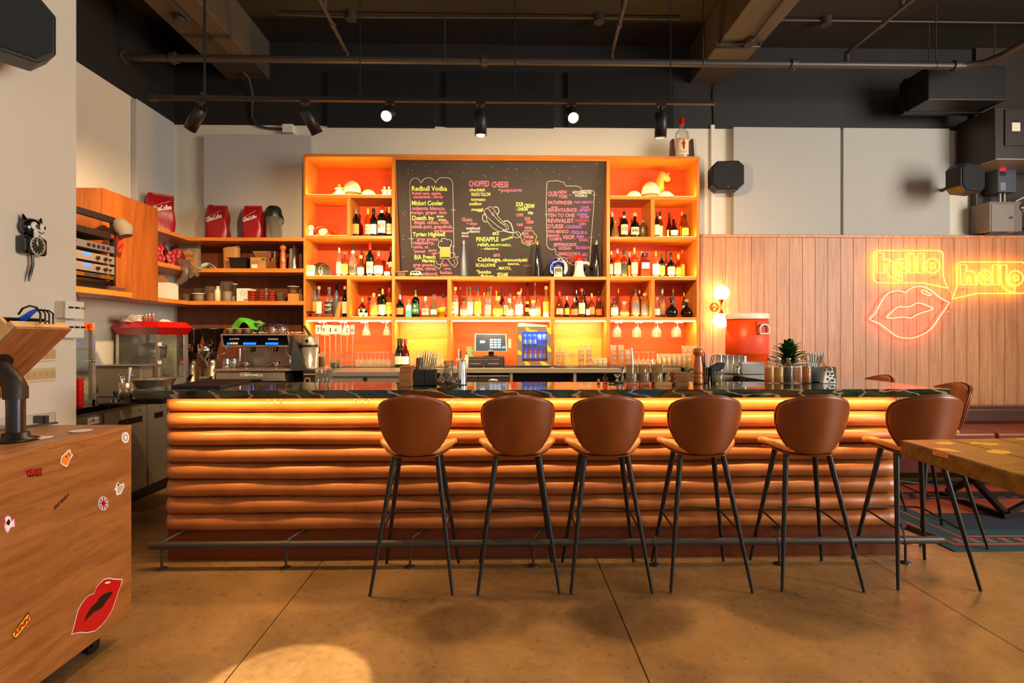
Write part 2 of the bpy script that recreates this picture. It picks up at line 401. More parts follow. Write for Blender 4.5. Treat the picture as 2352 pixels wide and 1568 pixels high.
for i, (a, c, la) in enumerate([(750, 998, 'black acoustic panel high on the back wall, above the left bar shelves'), (1023, 1273, 'black acoustic panel high on the back wall, above the menu board'), (1303, 1548, 'black acoustic panel high on the back wall, above the right bar shelves')]):
 o = B().box(wx(a, 6.07), wx(c, 6.07), 6.07, 6.128, wz(a, 289, 6.07), wz(a, 163, 6.07)).build('acoustic_panel', mat('black_felt', (17, 15, 15), .9), bevel=.008)
 tag(o, la, 'panel', 'black acoustic panels')
for (a, c, y0, y1, la) in [(467, 716, 309, 560, 'pale grey felt acoustic panel behind the red coffee bags'), (1685, 1931, 291, 538, 'pale grey felt acoustic panel above the panelling, beside the octagonal speaker'), (1937, 2182, 293, 540, 'pale grey felt acoustic panel above the speech bubble neon')]:
 o = B().box(wx(a, 6.05), wx(c, 6.05), 6.05, 6.128, wz(a, y1, 6.05), wz(a, y0, 6.05)).build('acoustic_panel', M_FABRIC, bevel=.006)
 tag(o, la, 'panel', 'grey acoustic panels')
YA, YB_ = PXX(-3.74), None
pa = on(314, 400, YA); pb = on(412, 400, YA)
o = B().box(-3.798, -3.74, pa.y, min(pb.y, 6.04), on(314, 530, YA).z - .05, on(314, 226, YA).z).build('acoustic_panel', M_FABRIC, bevel=.006)
tag(o, 'pale grey felt acoustic panel on the left side wall, above a red coffee bag', 'panel', 'grey acoustic panels')
d = thing('air_duct', 'black boxed air duct hanging from the ceiling above the neon signs', 'duct', P(2180, 250, 5.51))
y0 = 5.51; z0, z1 = wz(2132, 229, y0), wz(2132, 150, y0)
x0, x1 = wx(2132, y0), wx(2311, y0)
B().box(x0, x1, y0, 5.92, z0, z1).build('duct_box', M_BLACK, d, bevel=.01)
B().box(x0 - .02, x1 + .02, y0 + .3, y0 + .33, z0 - .01, z1 + .01).build('duct_flange', M_BLACK, d)
for xx in (x0 + .05, x1 - .08): B().tube([(xx, y0 + .05, z1), (xx, y0 + .05, CZ)], .006).build('hanger_chain', M_PIPE, d)
YS = 5.3; zs = wz(1150, 141, YS); r = .036
sp = thing('sprinkler_main', 'dark brown sprinkler main pipe running across under the ceiling beams', 'pipe', (0, YS, zs))
B().tube([(XL, YS, zs), (wx(2215, YS), YS, zs)], r, 14).build('main_pipe', M_PIPE, sp)
xe = wx(2215, YS)
B().tube([(xe, YS, zs), (xe + .14, YS - .06, zs), (xe + .2, YS - .2, zs), (xe + .2, 2.2, zs)], r, 14).build('return_pipe', M_PIPE, sp)
B().cyl((XL, YS, zs), (XL + .03, YS, zs), r + .03, n=16).build('wall_collar', M_PIPE, sp)
for xx in (400, 1113, 1822, 2195):
 X = wx(xx, YS)
 b = B(); b.cyl((X - .03, YS, zs), (X + .03, YS, zs), r + .016, n=14); b.cyl((X, YS, zs + r + .03), (X, YS, zs - r - .03), .012, n=6)
 b.build('pipe_coupling', M_PIPE, sp)
for xx in (1022, 1615, 2150):
 X = wx(xx, YS); B().tube([(X, YS, zs + r), (X, YS, CZ)], .006, 6).build('hanger_rod', M_PIPE, sp)
 B().cyl((X - .012, YS, zs), (X + .012, YS, zs), r + .006, n=14).build('hanger_ring', M_PIPE, sp)
for (xa, xb, la) in [(797, 735, 'thin sprinkler branch pipe running back to the main above the left bar shelves'), (1405, 1437, 'thin sprinkler branch pipe running back to the main above the menu board'), (1945, 2095, 'thin sprinkler branch pipe running back to the main near the black duct')]:
 p1 = P(xa, 122, YS); zb = p1.z + .0; p0 = G(xb, -15, zb) if False else on(xb, 0, PZ(zb))
 bp_ = thing('branch_pipe', la, 'pipe', p1, 'sprinkler branch pipes')
 e = p0 + (p0 - p1) * .6
 B().tube([p1, e], .019, 10).build('pipe_run', M_PIPE, bp_)
 B().tube([p1 + V((0, 0, .01)), (p1.x, YS, zs + .02)], .024, 10).build('elbow', M_PIPE, bp_)
 q = p1 + (p0 - p1) * .55; q2 = p1 + (p0 - p1) * .62
 B().tube([q, q2], .028, 10).build('pipe_coupling', M_PIPE, bp_)
 q = p1 + (p0 - p1) * .86
 b = B(); b.cyl(q, q + V((0, 0, .10)), .022, .03, 8); b.cyl(q + V((0, 0, .1)), q + V((0, 0, .14)), .045, .03, 8); b.build('sprinkler_head', M_PIPE, bp_)
def conduit(name, pts, la, r=.012, boxes=()):
 t = thing(name, la, 'conduit', pts[0]); B().tube(pts, r, 8).build('conduit_run', M_PIPE, t)
 for q in boxes:
  B().cyl((q[0], q[1], q[2] + .04), (q[0], q[1], q[2] - .05), .06, n=8).build('junction_box', M_PIPE, t)
 return t
YC = 5.55; zc = CZ - .03
conduit('ceiling_conduit', [(wx(640, YC), YC, zc), (wx(800, YC), YC, zc - .02), (wx(1360, YC), YC, zc), (wx(1560, YC), YC, zc)], 'electrical conduit on the ceiling between the two beams', boxes=[(wx(806, YC), YC, zc), (wx(1376, YC), YC, zc)])
conduit('ceiling_conduit', [(wx(1740, YC), YC, zc), (wx(2352, YC), YC, zc), (wx(2500, YC), YC, zc)], 'electrical conduit on the ceiling beyond the right beam', boxes=[(wx(1897, YC), YC, zc)])
zb = wz(600, 183, WB)
for (pa_, pb_, la, bx) in [((520, 128), (388, 0), 'conduit with a round box under the left ceiling beam', (412, 44)), ((1722, 98), (1800, 0), 'conduit with a round box under the right ceiling beam', (1722, 96))]:
 a = on(*pa_, PZ(zb - .02)); c = on(*pb_, PZ(zb - .02)); c = c + (c - a) * .8
 t = conduit('beam_conduit', [a, c], la); q = on(*bx, PZ(zb - .03)); B().cyl((q.x, q.y, zb), (q.x, q.y, zb - .06), .055, n=8).build('junction_box', M_PIPE, t)
a = on(1645, 107, PZ(zb - .03)); c = on(1745, 107, PZ(zb - .03))
conduit('cross_conduit', [a + V((0, 0, .03)), a, c, c + V((0, 0, .03))], 'short crosswise conduit under the right ceiling beam', .016)
t = conduit('wall_conduit', [P(545, 150, 5.9), P(572, 180, 6.0), P(580, 215, 6.08), P(579, 268, 6.1), P(590, 288, 6.1), P(612, 294, 6.1), P(652, 297, 6.1)], 'curved conduit down the black wall to a small white box', .014)
B().box(wx(652, 6.1), wx(676, 6.1), 6.05, 6.13, wz(660, 307, 6.1), wz(660, 288, 6.1)).build('junction_box', M_WHITE, t, bevel=.004)
t = thing('wall_cable', 'thin cable running down the wall beside the right bar shelves', 'cable', P(1637, 540, 6.1))
B().tube([P(1668, 148, 6.08), P(1645, 180, 6.1), P(1636, 215, 6.12), P(1639, 280, 6.12), P(1635, 380, 6.12), P(1637, 538, 6.12)], .006, 6).build('cable', M_BLK, t)
B().box(wx(1632, 6.12), wx(1640, 6.12), 6.10, 6.13, wz(1636, 540, 6.12), wz(1636, 288, 6.12)).build('cable_cover', M_WHITE, t)
# ================================================================ track lights
YT = 3.72; zr = wz(990, 230, YT)
tr = thing('light_track', 'long thin black light track hung above the bar', 'track', (0, YT, zr))
B().box(wx(345, YT), wx(1642, YT), YT - .018, YT + .018, zr - .014, zr + .014).build('rail', M_BLACK, tr, bevel=.003)
B().box(wx(345, YT) - .01, wx(368, YT), YT - .022, YT + .022, zr - .018, zr + .018).build('feed_box', M_BLACK, tr)
for xx in (470, 827, 1183, 1540):
 X = wx(xx, YT); B().tube([(X, YT, zr), (X, YT, CZ)], .009 if xx == 470 else .004, 8).build('stem', M_BLK, tr)
 B().box(X - .02, X + .02, YT - .02, YT + .02, zr + .012, zr + .034).build('stem_clip', M_BLK, tr)
EM_LAMP = emit('lamp_face', (255, 214, 150), 22); EM_DIM = emit('lamp_face_dim', (255, 190, 110), 5)
LS = [(462, (-.75, .25, -1.0), 'black track spotlight tilted to the left, over the coffee bags', 1), (701, (.42, .55, -1.0), 'black track spotlight tilted to the right, above the left bar shelves', 0),
 (896, (-.02, -1.0, -.78), 'lit track spotlight turned to the room, left of the middle stem', 2), (1104, (0, .05, -1), 'black track spotlight hanging straight down above the hot dog drawing', 1),
 (1312, (.0, -1.0, -.80), 'lit track spotlight turned to the room, right of the middle stem', 2), (1519, (0.0, .12, -1), 'black track spotlight hanging straight down beside the big gin bottle', 0)]
for i, (xx, dd, la, lit) in enumerate(LS):
 X = wx(xx, YT); d = V(dd).normalized(); t = thing('track_spotlight', la, 'spotlight', (X, YT, zr - .014), 'track spotlights')
 c0 = V((X, YT, zr - .055)); L_ = .17 if lit != 2 else .15; top = c0 + V((0, 0, -.0)) if lit == 2 else c0
 a = c0 + V((0, 0, -.02)) - d * .0; e = a + d * L_
 b = B(); b.cyl((X, YT, zr - .014), (X, YT, zr - .06), .012, n=8); b.box(X - .03, X + .03, YT - .012, YT + .012, zr - .034, zr - .014); b.build('mount', M_BLK, t)
 h = B().lathe([(.0, 0), (.036, .0), (.042, .006), (.042, L_), (.038, L_), (.036, L_ - .012), (.0, L_ - .012)], n=20).build('housing', M_BLACK, t, local=True); h.rotation_euler = d.to_track_quat('Z', 'Y').to_euler(); h.location = a - ORG[t.name]
 o = B().lathe([(.0, 0), (.034, 0), (.034, .004), (0, .004)], n=20).build('lens', EM_LAMP if lit == 2 else (EM_DIM if lit == 1 else M_BLK), t, local=True)
 o.rotation_euler = h.rotation_euler; o.location = a + d * (L_ - .010) - ORG[t.name]
 B().tube([a + d * .03 + V((.046, 0, 0)), a + V((.046, 0, .01)), a + V((-.046, 0, .01)), a + d * .03 + V((-.046, 0, 0))], .004, 6).build('yoke', M_BLACK, t)
 pos = a + d * (L_ + .01)
 LC = (1, .66, .34)
 if i == 0: spot('track_spot', pos, (-.9, .6, -.7), 220, LC, 92, .9)
 elif i == 1: spot('track_spot', pos, (-.25, 1.2, -.75), 300, LC, 100, .9)
 elif i == 2: spot('track_spot', pos, (-.1, -1.0, -1.05), 130, LC, 100, .7, .07)
 elif i == 3: spot('track_spot', pos, (0, 1., -.45), 260, LC, 120, .9)
 elif i == 4: spot('track_spot', pos, (.05, -1.0, -1.05), 130, LC, 100, .7, .07)
 elif i == 5: spot('track_spot', pos, (.1, 1., -.35), 240, LC, 115, .9)
# ================================================================ bar
ZB = 1.09; ZU = ZB - .049; YF = 3.32
xpl, xpr = wx(386, YF), wx(2056, YF)
bar = thing('bar_counter', 'long bar front of padded cognac leather rolls above a brown plinth', 'bar', (0, YF, 0))
B().box(xpl, xpr, YF + .02, 3.62, 0, ZU).build('carcass', M_PLINTH, bar)
zp0 = wz(1200, 1212, YF)
B().box(xpl - .002, xpr + .002, YF, YF + .02, 0, zp0 + .02).build('plinth', M_PLINTH, bar, bevel=.003)
npad = 8; ph = (ZU - .005 - zp0) / npad
for i in range(npad):
 z0 = zp0 + i * ph; rad = ph / 2
 def fn(u, v, z0=z0, i=i):
  t = -pi / 2 + pi * v
  x = xpl + (xpr - xpl) * u
  edge = min(1, (x - xpl) / .03 + .5, (xpr - x) / .03 + .5)
  wob = 1 + .05 * sin(x * 9 + i * 2.3) + .03 * sin(x * 23 + i)
  dy = .070 * cos(t) ** .85 * wob * edge if cos(t) > 0 else 0
  return (x, YF + .018 - dy, z0 + rad + rad * .985 * sin(t) + .0025 * sin(x * 5 + i * 1.7))
 b = B(); b.grid(fn, 120, 12); b.f = [q[::1] for q in b.f]
 # end caps
 for X in (xpl, xpr):
  b.add([(X, YF + .03, z0)] + [(X, YF + .018 - .026 * max(0, cos(-pi / 2 + pi * k / 8)) ** .62, z0 + rad + rad * .985 * sin(-pi / 2 + pi * k / 8)) for k in range(9)] + [(X, YF + .03, z0 + ph)], [tuple(range(11))])
 b.build('padded_roll', M_PAD, bar)
YE = G(1200, 895, ZB).y; YBk = G(1200, 877, ZB).y
xl, xr = G(330, 893, ZB).x, G(2208, 896, ZB).x
ct = thing('marble_bar_top', 'long L-shaped bar top of dark green veined marble', 'worktop', (0, YE, ZU))
xin = 1.90
b = B(); b.box(xl, xr, YE, YBk, ZU, ZB); b.build('front_slab', M_MARB, ct, bevel=.002)
b = B(); b.box(xin, xr, YBk + .001, 5.98, ZU, ZB); b.build('return_slab', M_MARB, ct, bevel=.002)
wb = thing('return_counter', 'side counter carrying the marble return towards the panelled wall', 'counter', (2.3, 4.8, 0))
B().box(xin + .12, xr - .22, YBk + .1, 5.98, 0, ZU - .002).build('carcass', M_PLINTH, wb)
B().box(xin - .02, xin + .12, YBk + .02, 5.4, ZU - .12, ZU - .002).build('steel_edge', M_STEELB, wb, bevel=.004)
B().box(1.25, xin - .03, YBk + .3, 5.3, .86, .90).build('steel_shelf', M_STEELB, wb)
area('bar_led', ((xpl + xpr) / 2, YE + .125, ZU - .010), (0, .18, -1), xpr - xpl - .1, .02, 30, (1, .62, .23))
YR = G(1200, 1300, 0).y; zrl = wz(1200, 1246, YR)
fr = thing('foot_rail', 'dark metal foot rail pipe in front of the bar plinth', 'rail', (0, YR, 0))
xra = wx(345, YR); xrb = wx(2163, YR)
B().tube([(xra, YR, zrl), (xrb, YR, zrl)], .0235, 14).build('rail_pipe', M_PIPE, fr)
B().tube([(xrb - .01, YR, zrl), (xrb - .14, YR + .75, zrl), (xrb - .14, 5.6, zrl)], .0235, 14).build('side_pipe', M_PIPE, fr)
for xx in (372, 657, 942, 1225, 1506, 1790, 2080):
 X = wx(xx, YR)
 b = B(); b.tube([(X, YR, .006), (X, YR, zrl - .02)], .008, 8); b.lathe([(.032, 0), (.03, .006), (.014, .012), (.0, .012)], (X, YR, 0), 16); b.build('floor_post', M_PIPE, fr)
 b = B(); b.cyl((X - .022, YR, zrl), (X + .022, YR, zrl), .027, n=14)
 X2 = X + .07
 b.tube([(X, YR + .01, zrl + .018), (X2, YF - .006, zrl + .052)], .006, 8); b.build('wall_strut', M_PIPE, fr)
 B().cyl((X2, YF, zrl + .052), (X2, YF - .008, zrl + .052), .032, n=16).build('wall_flange', M_PIPE, fr)
for i, (xx, la) in enumerate([(632, 'brass double hook under the bar top, the leftmost'), (833, 'brass double hook under the bar top, left of the first stool'), (1039, 'brass double hook half hidden behind the first stool')]):
 X = wx(xx, YE + .155); z = ZU; y = YE + .155
 b = B(); b.tube([(X, y, z), (X, y, z - .035)], .003, 6); b.cyl((X, y, z), (X, y, z - .004), .012, n=10)
 for s in (-1, 1): b.tube([(X, y, z - .03)] + [(X + s * (.02 - .02 * cos(t)), y - .004, z - .032 - .018 * sin(t)) for t in [pi * k / 7 for k in range(1, 7)]] + [(X + s * .042, y - .006, z - .026)], .003, 6)
 for s in (-1, 1): b.sph((X + s * .042, y - .006, z - .025), .005, n=8, m=5)
 tag(b.build('coat_hook', M_BRASS), la, 'hook', 'brass hooks under the bar top')
# ================================================================ bar stool
def lerp(tab, v):
 for (a, x), (c, y) in zip(tab, tab[1:]):
  if v <= c: return x + (y - x) * (v - a) / (c - a)
 return tab[-1][1]
BW = [(0, .112), (.08, .132), (.2, .160), (.35, .186), (.5, .200), (.65, .206), (.78, .203), (.88, .190), (.95, .166), (1, .128)]
def back_pt(u, v, off=0.0, grow=1.0):
 w = lerp(BW, v) * grow; x = (2 * u - 1) * w; k = abs(2 * u - 1)
 z = .735 + .345 * v - .022 * k ** 2 * max(0, (v - .6) / .4) + .012 * k ** 2 * (1 - v)
 y = -.165 + .085 * (abs(x) / .2) ** 2 + .06 * (1 - v) ** 1.6 - .03 * v
 return (x, y + off, z)
SW = [(0, .118), (.12, .15), (.3, .205), (.5, .228), (.7, .222), (.85, .20), (.95, .165), (1, .12)]
def seat_pt(u, v, off=0.0):
 w = lerp(SW, v); q = 2 * u - 1; x = q * w; side = (abs(x) / .228) ** 2.4
 return (x, -.11 + .305 * v, .752 + .050 * side * (1 - .45 * abs(v - .4) * 2) - .008 * v ** 4 + off)
def make_stool(label):
 t = thing('bar_stool', label, 'stool', (0, 0, 0), 'leather bar stools')
 b = B(); b.grid(lambda u, v: back_pt(u, v, .014, .955), 14, 14); b.build('backrest', M_TAN, t, local=True, solid=.020, sub=1)
 b = B(); b.grid(lambda u, v: back_pt(u, v, -.016), 14, 14); b.build('back_cover', M_BRN, t, local=True, solid=.014, sub=1, label='darker brown outer leather')
 b = B(); b.grid(seat_pt, 14, 12); b.build('seat', M_TAN, t, local=True, solid=.036, sub=1)
 b = B(); b.grid(lambda u, v: seat_pt(u * .9 + .05, v * .94 + .03, -.030), 12, 10); b.build('seat_shell', M_BRN, t, local=True, solid=.012, sub=1)
 rim = [back_pt(0, k / 16, -.006) for k in range(17)] + [back_pt(k / 10, 1, -.006) for k in range(1, 11)] + [back_pt(1, 1 - k / 16, -.006) for k in range(1, 17)]
 B().tube(rim, .006, 6).build('piping', M_BRN, t, local=True)
 for sx in (-1, 1):
  B().tube([(sx * .120, -.045, .742), (sx * .2225, -.208, .004)], [.0165, .0085], 12).build('leg', M_BLACK, t, local=True)
  B().tube([(sx * .115, .09, .742), (sx * .2225, .200, .004)], [.0165, .0085], 12).build('leg', M_BLACK, t, local=True)
 zf = .325
 q = (.742 - zf) / .738
 xr_, yr_ = .120 + (.2225 - .120) * q, -.045 - .163 * q; xf_, yf_ = .115 + (.2225 - .115) * q, .09 + .11 * q
 pts = [(-xr_, yr_, zf - .012), (-xf_ - .005, yf_ - .02, zf + .012)] + [(-xf_ + .03, yf_ + .012, zf + .02), (0, yf_ + .02, zf + .022), (xf_ - .03, yf_ + .012, zf + .02)] + [(xf_ + .005, yf_ - .02, zf + .012), (xr_, yr_, zf - .012)]
 B().tube(pts, .0055, 8).build('footrest', M_BLACK, t, local=True)
 B().box(-.115, .115, -.05, .11, .722, .730).build('seat_plate', M_BLACK, t, local=True)
 return t
YSL = G(1150, 1367, 0).y + .208
st = make_stool('tan and brown leather bar stool at the bar, leftmost of the row'); stools = [st]
mids = [(851, 1038), (1097, 1284), (1310, 1500), (1544, 1731), (1798, 1990), (2067, 2257)]
labs = [None, 'leather bar stool at the bar, second from the left, under the cash register', 'leather bar stool at the bar, third from the left, under the banana fridge', 'leather bar stool at the bar, fourth from the left, under the pepper mill', 'leather bar stool at the bar, fifth from the left, below the cordial bottles', 'leather bar stool partly hidden behind the corner of the high wooden table']
rots = [0, .01, .0, -.03, -.04, -.05]
for i, (a, c) in enumerate(mids):
 X = (wx(a, YSL - .208) + wx(c, YSL - .208)) / 2
 loc = (X, YSL, 0)
 if i == 0: st.location = loc; st.rotation_euler = (0, 0, rots[0]); ORG[st.name] = V(loc)
 else: dup(st, loc, labs[i], rz=rots[i])
for (X, Y, la, rz) in [(3.02, 3.62, 'leather bar stool at the short side of the bar, nearest, seen beyond the marble corner', 1.42), (3.04, 4.35, 'leather bar stool at the short side, the middle one, only its back top showing', 1.50), (3.03, 5.15, 'leather bar stool at the short side nearest the panelled wall', 1.5)]:
 dup(st, (X, Y, 0), la, rz=rz)
# ================================================================ back bar shelving
YCF = 5.73; YCB = 6.125
ZBK = wz(1150, 845, YCF - .28)            # back counter height
XV = lambda x: wx(x, YCF)
ZV = lambda x, y: wz(x, y, YCF)
cab = thing('back_bar_shelving', 'tall cherry wood back bar shelving with glowing cubby holes', 'shelving', (0, YCF, ZBK))
TH = .034
xo = dict(L=XV(697), a=XV(900), a2=XV(907), c=XV(1393), c2=XV(1401), R=XV(1607))
XL0, XR0 = xo['L'], xo['R']
ztop = ZV(1150, 356); zz = [ZV(1150, y) for y in (363, 449, 456, 542, 549, 634.5, 642, 728, 735.5)]
def board(x0, x1, z0, z1, nm='shelf', m=None, y0=YCF, y1=YCB - .02):
 return B().box(x0, x1, y0, y1, z0, z1).build(nm, m or M_SHELF, cab, bevel=.002, seg=1)
board(XL0, XR0, zz[0], ztop, 'top_board', y0=YCF - .004)
for x0, x1 in ((XL0, XV(702)), (xo['a'], xo['a2']), (xo['c'], xo['c2']), (XV(1600), XR0)):
 B().box(x0, x1, YCF - .002, YCB - .02, ZBK, zz[0]).build('upright', M_SHELFV, cab, bevel=.002, seg=1)
A0, A1, D0, D1 = XV(702), xo['a'], xo['c2'], XV(1600); C0x, C1x = xo['a2'], xo['c']
for x0, x1 in ((A0, A1), (D0, D1)):
 for k in (1, 3, 5, 7): board(x0, x1, zz[k + 1], zz[k])
board(C0x, C1x, zz[6], zz[5]); board(C0x, C1x, zz[8], zz[7])
def divd(xa, xb, k, y1=YCB - .02):
 B().box(XV(xa), XV(xb), YCF, y1, zz[k + 1], zz[k]).build('divider', M_SHELFV, cab, bevel=.002, seg=1)
def dv(xa, xb, zt_, zb_): B().box(XV(xa), XV(xb), YCF, YCB - .02, zb_, zt_).build('divider', M_SHELFV, cab, bevel=.002, seg=1)
dv(797, 805, zz[2], zz[3]); dv(1495, 1504, zz[2], zz[3])
for q in ((796.5, 804.5), (1027.5, 1036), (1265.5, 1273.5), (1496, 1504)): dv(*q, zz[6], zz[7])
for q in ((1027.5, 1036), (1265.5, 1273.5)): dv(*q, zz[8], ZBK)
B().box(XL0, A1 + .02, YCB - .02, YCB, ZBK, ztop).build('back_panel', M_REDW, cab)
B().box(C1x, XR0, YCB - .02, YCB, ZBK, ztop).build('back_panel', M_REDW, cab)
B().box(A1 + .02, C1x, YCB - .02, YCB, zz[8], zz[5]).build('back_panel', M_REDW, cab)
B().box(A1 + .02, XV(1030), YCB - .10, YCB, ZBK, zz[8]).build('back_panel', M_ORW, cab, label='amber wood back of a lower bay')
B().box(XV(1030), XV(1270), YCB - .02, YCB, ZBK, zz[8]).build('back_panel', M_REDW, cab)
B().box(XV(1270), C1x, YCB - .10, YCB, ZBK, zz[8]).build('back_panel', M_ORW, cab, label='amber wood back of a lower bay')
EM_LED = emit('led_strip', (255, 196, 110), 14); EM_LED2 = emit('led_strip_low', (255, 180, 90), 2.5)
def uplight(xa, xb, zs_, e=1.0):
 x0, x1 = XV(xa) + .01, XV(xb) - .01; w = x1 - x0
 B().box(x0, x1, YCF + .004, YCF + .012, zs_ + .0005, zs_ + .006).build('led_strip', EM_LED2, cab)
 area('shelf_led', ((x0 + x1) / 2, YCF + .016, zs_ + .010), (0, .42, .9), w, .012, 5.6 * w * e, WARM)
uplight(702, 900, zz[1]); uplight(1401, 1600, zz[1])
uplight(702, 797, zz[3]); uplight(1504, 1600, zz[3])
uplight(702, 900, zz[5], 1.1); uplight(1401, 1600, zz[5], 1.2)
uplight(804, 900, zz[7], 1.1); uplight(1036, 1265, zz[7], 1.5); uplight(1401, 1496, zz[7], 1.1)
for xa, xb in ((702, 900), (907, 1027.5), (1036, 1265.5), (1273.5, 1393), (1401, 1600)):
 x0, x1 = XV(xa) + .01, XV(xb) - .01; w = x1 - x0
 B().box(x0, x1, YCF - .003, YCF + .012, zz[8] - .014, zz[8] - .001).build('led_strip', EM_LED, cab)
 area('shelf_led', ((x0 + x1) / 2, YCF + .03, zz[8] - .018), (0, .35, -.94), w, .014, 11 * w, (1, .70, .34))
# ---------------------------------------------------------------- menu board
bt = P(1150, 369, YCF + .05); zb0 = zz[5]
pt = V((0, YCF + .05, bt.z)); pb2 = V((0, YCB - .09, zb0))
up = (pt - pb2).normalized(); nrm = V((1, 0, 0)).cross(up).normalized()
if nrm.y > 0: nrm = -nrm
BP = (pb2, nrm)
mb = thing('menu_board', 'large black chalk menu board leaning in the middle of the shelving', 'menu board', (0, YCB - .09, zb0))
M_BOARD = mat('chalkboard_black', (46, 37, 31), .62, bump=.1, bs=30, var=.18, vs=2.2)
b = B(); q = [V((C0x + .004, pb2.y, pb2.z)), V((C1x - .004, pb2.y, pb2.z)), V((C1x - .004, pt.y, pt.z)), V((C0x + .004, pt.y, pt.z))]
b.prism(q, -nrm * .02).build('board', M_BOARD, mb)
B().box(C0x, C1x, YCF, YCF + .03, ZV(1150, 368), zz[0]).build('head_rail', M_SHELF, mb, bevel=.003)
CH = dict(y=mat('yellow_chalk', (244, 234, 120), .8), p=mat('pink_chalk', (246, 124, 150), .8), w=mat('white_chalk', (226, 216, 208), .8), l=mat('lime_chalk', (214, 246, 120), .8),
  v=mat('violet_chalk', (178, 96, 196), .8), r=mat('red_chalk', (196, 58, 50), .8), c=mat('blue_chalk', (130, 190, 210), .8), g=mat('gold_chalk', (222, 178, 60), .8))
TXT = {}
def chalk(c, s, x0, x1, yb, h, slope=0, bold=.012): TXT.setdefault(c, []).append((s, x0, x1, yb, h, slope, bold))
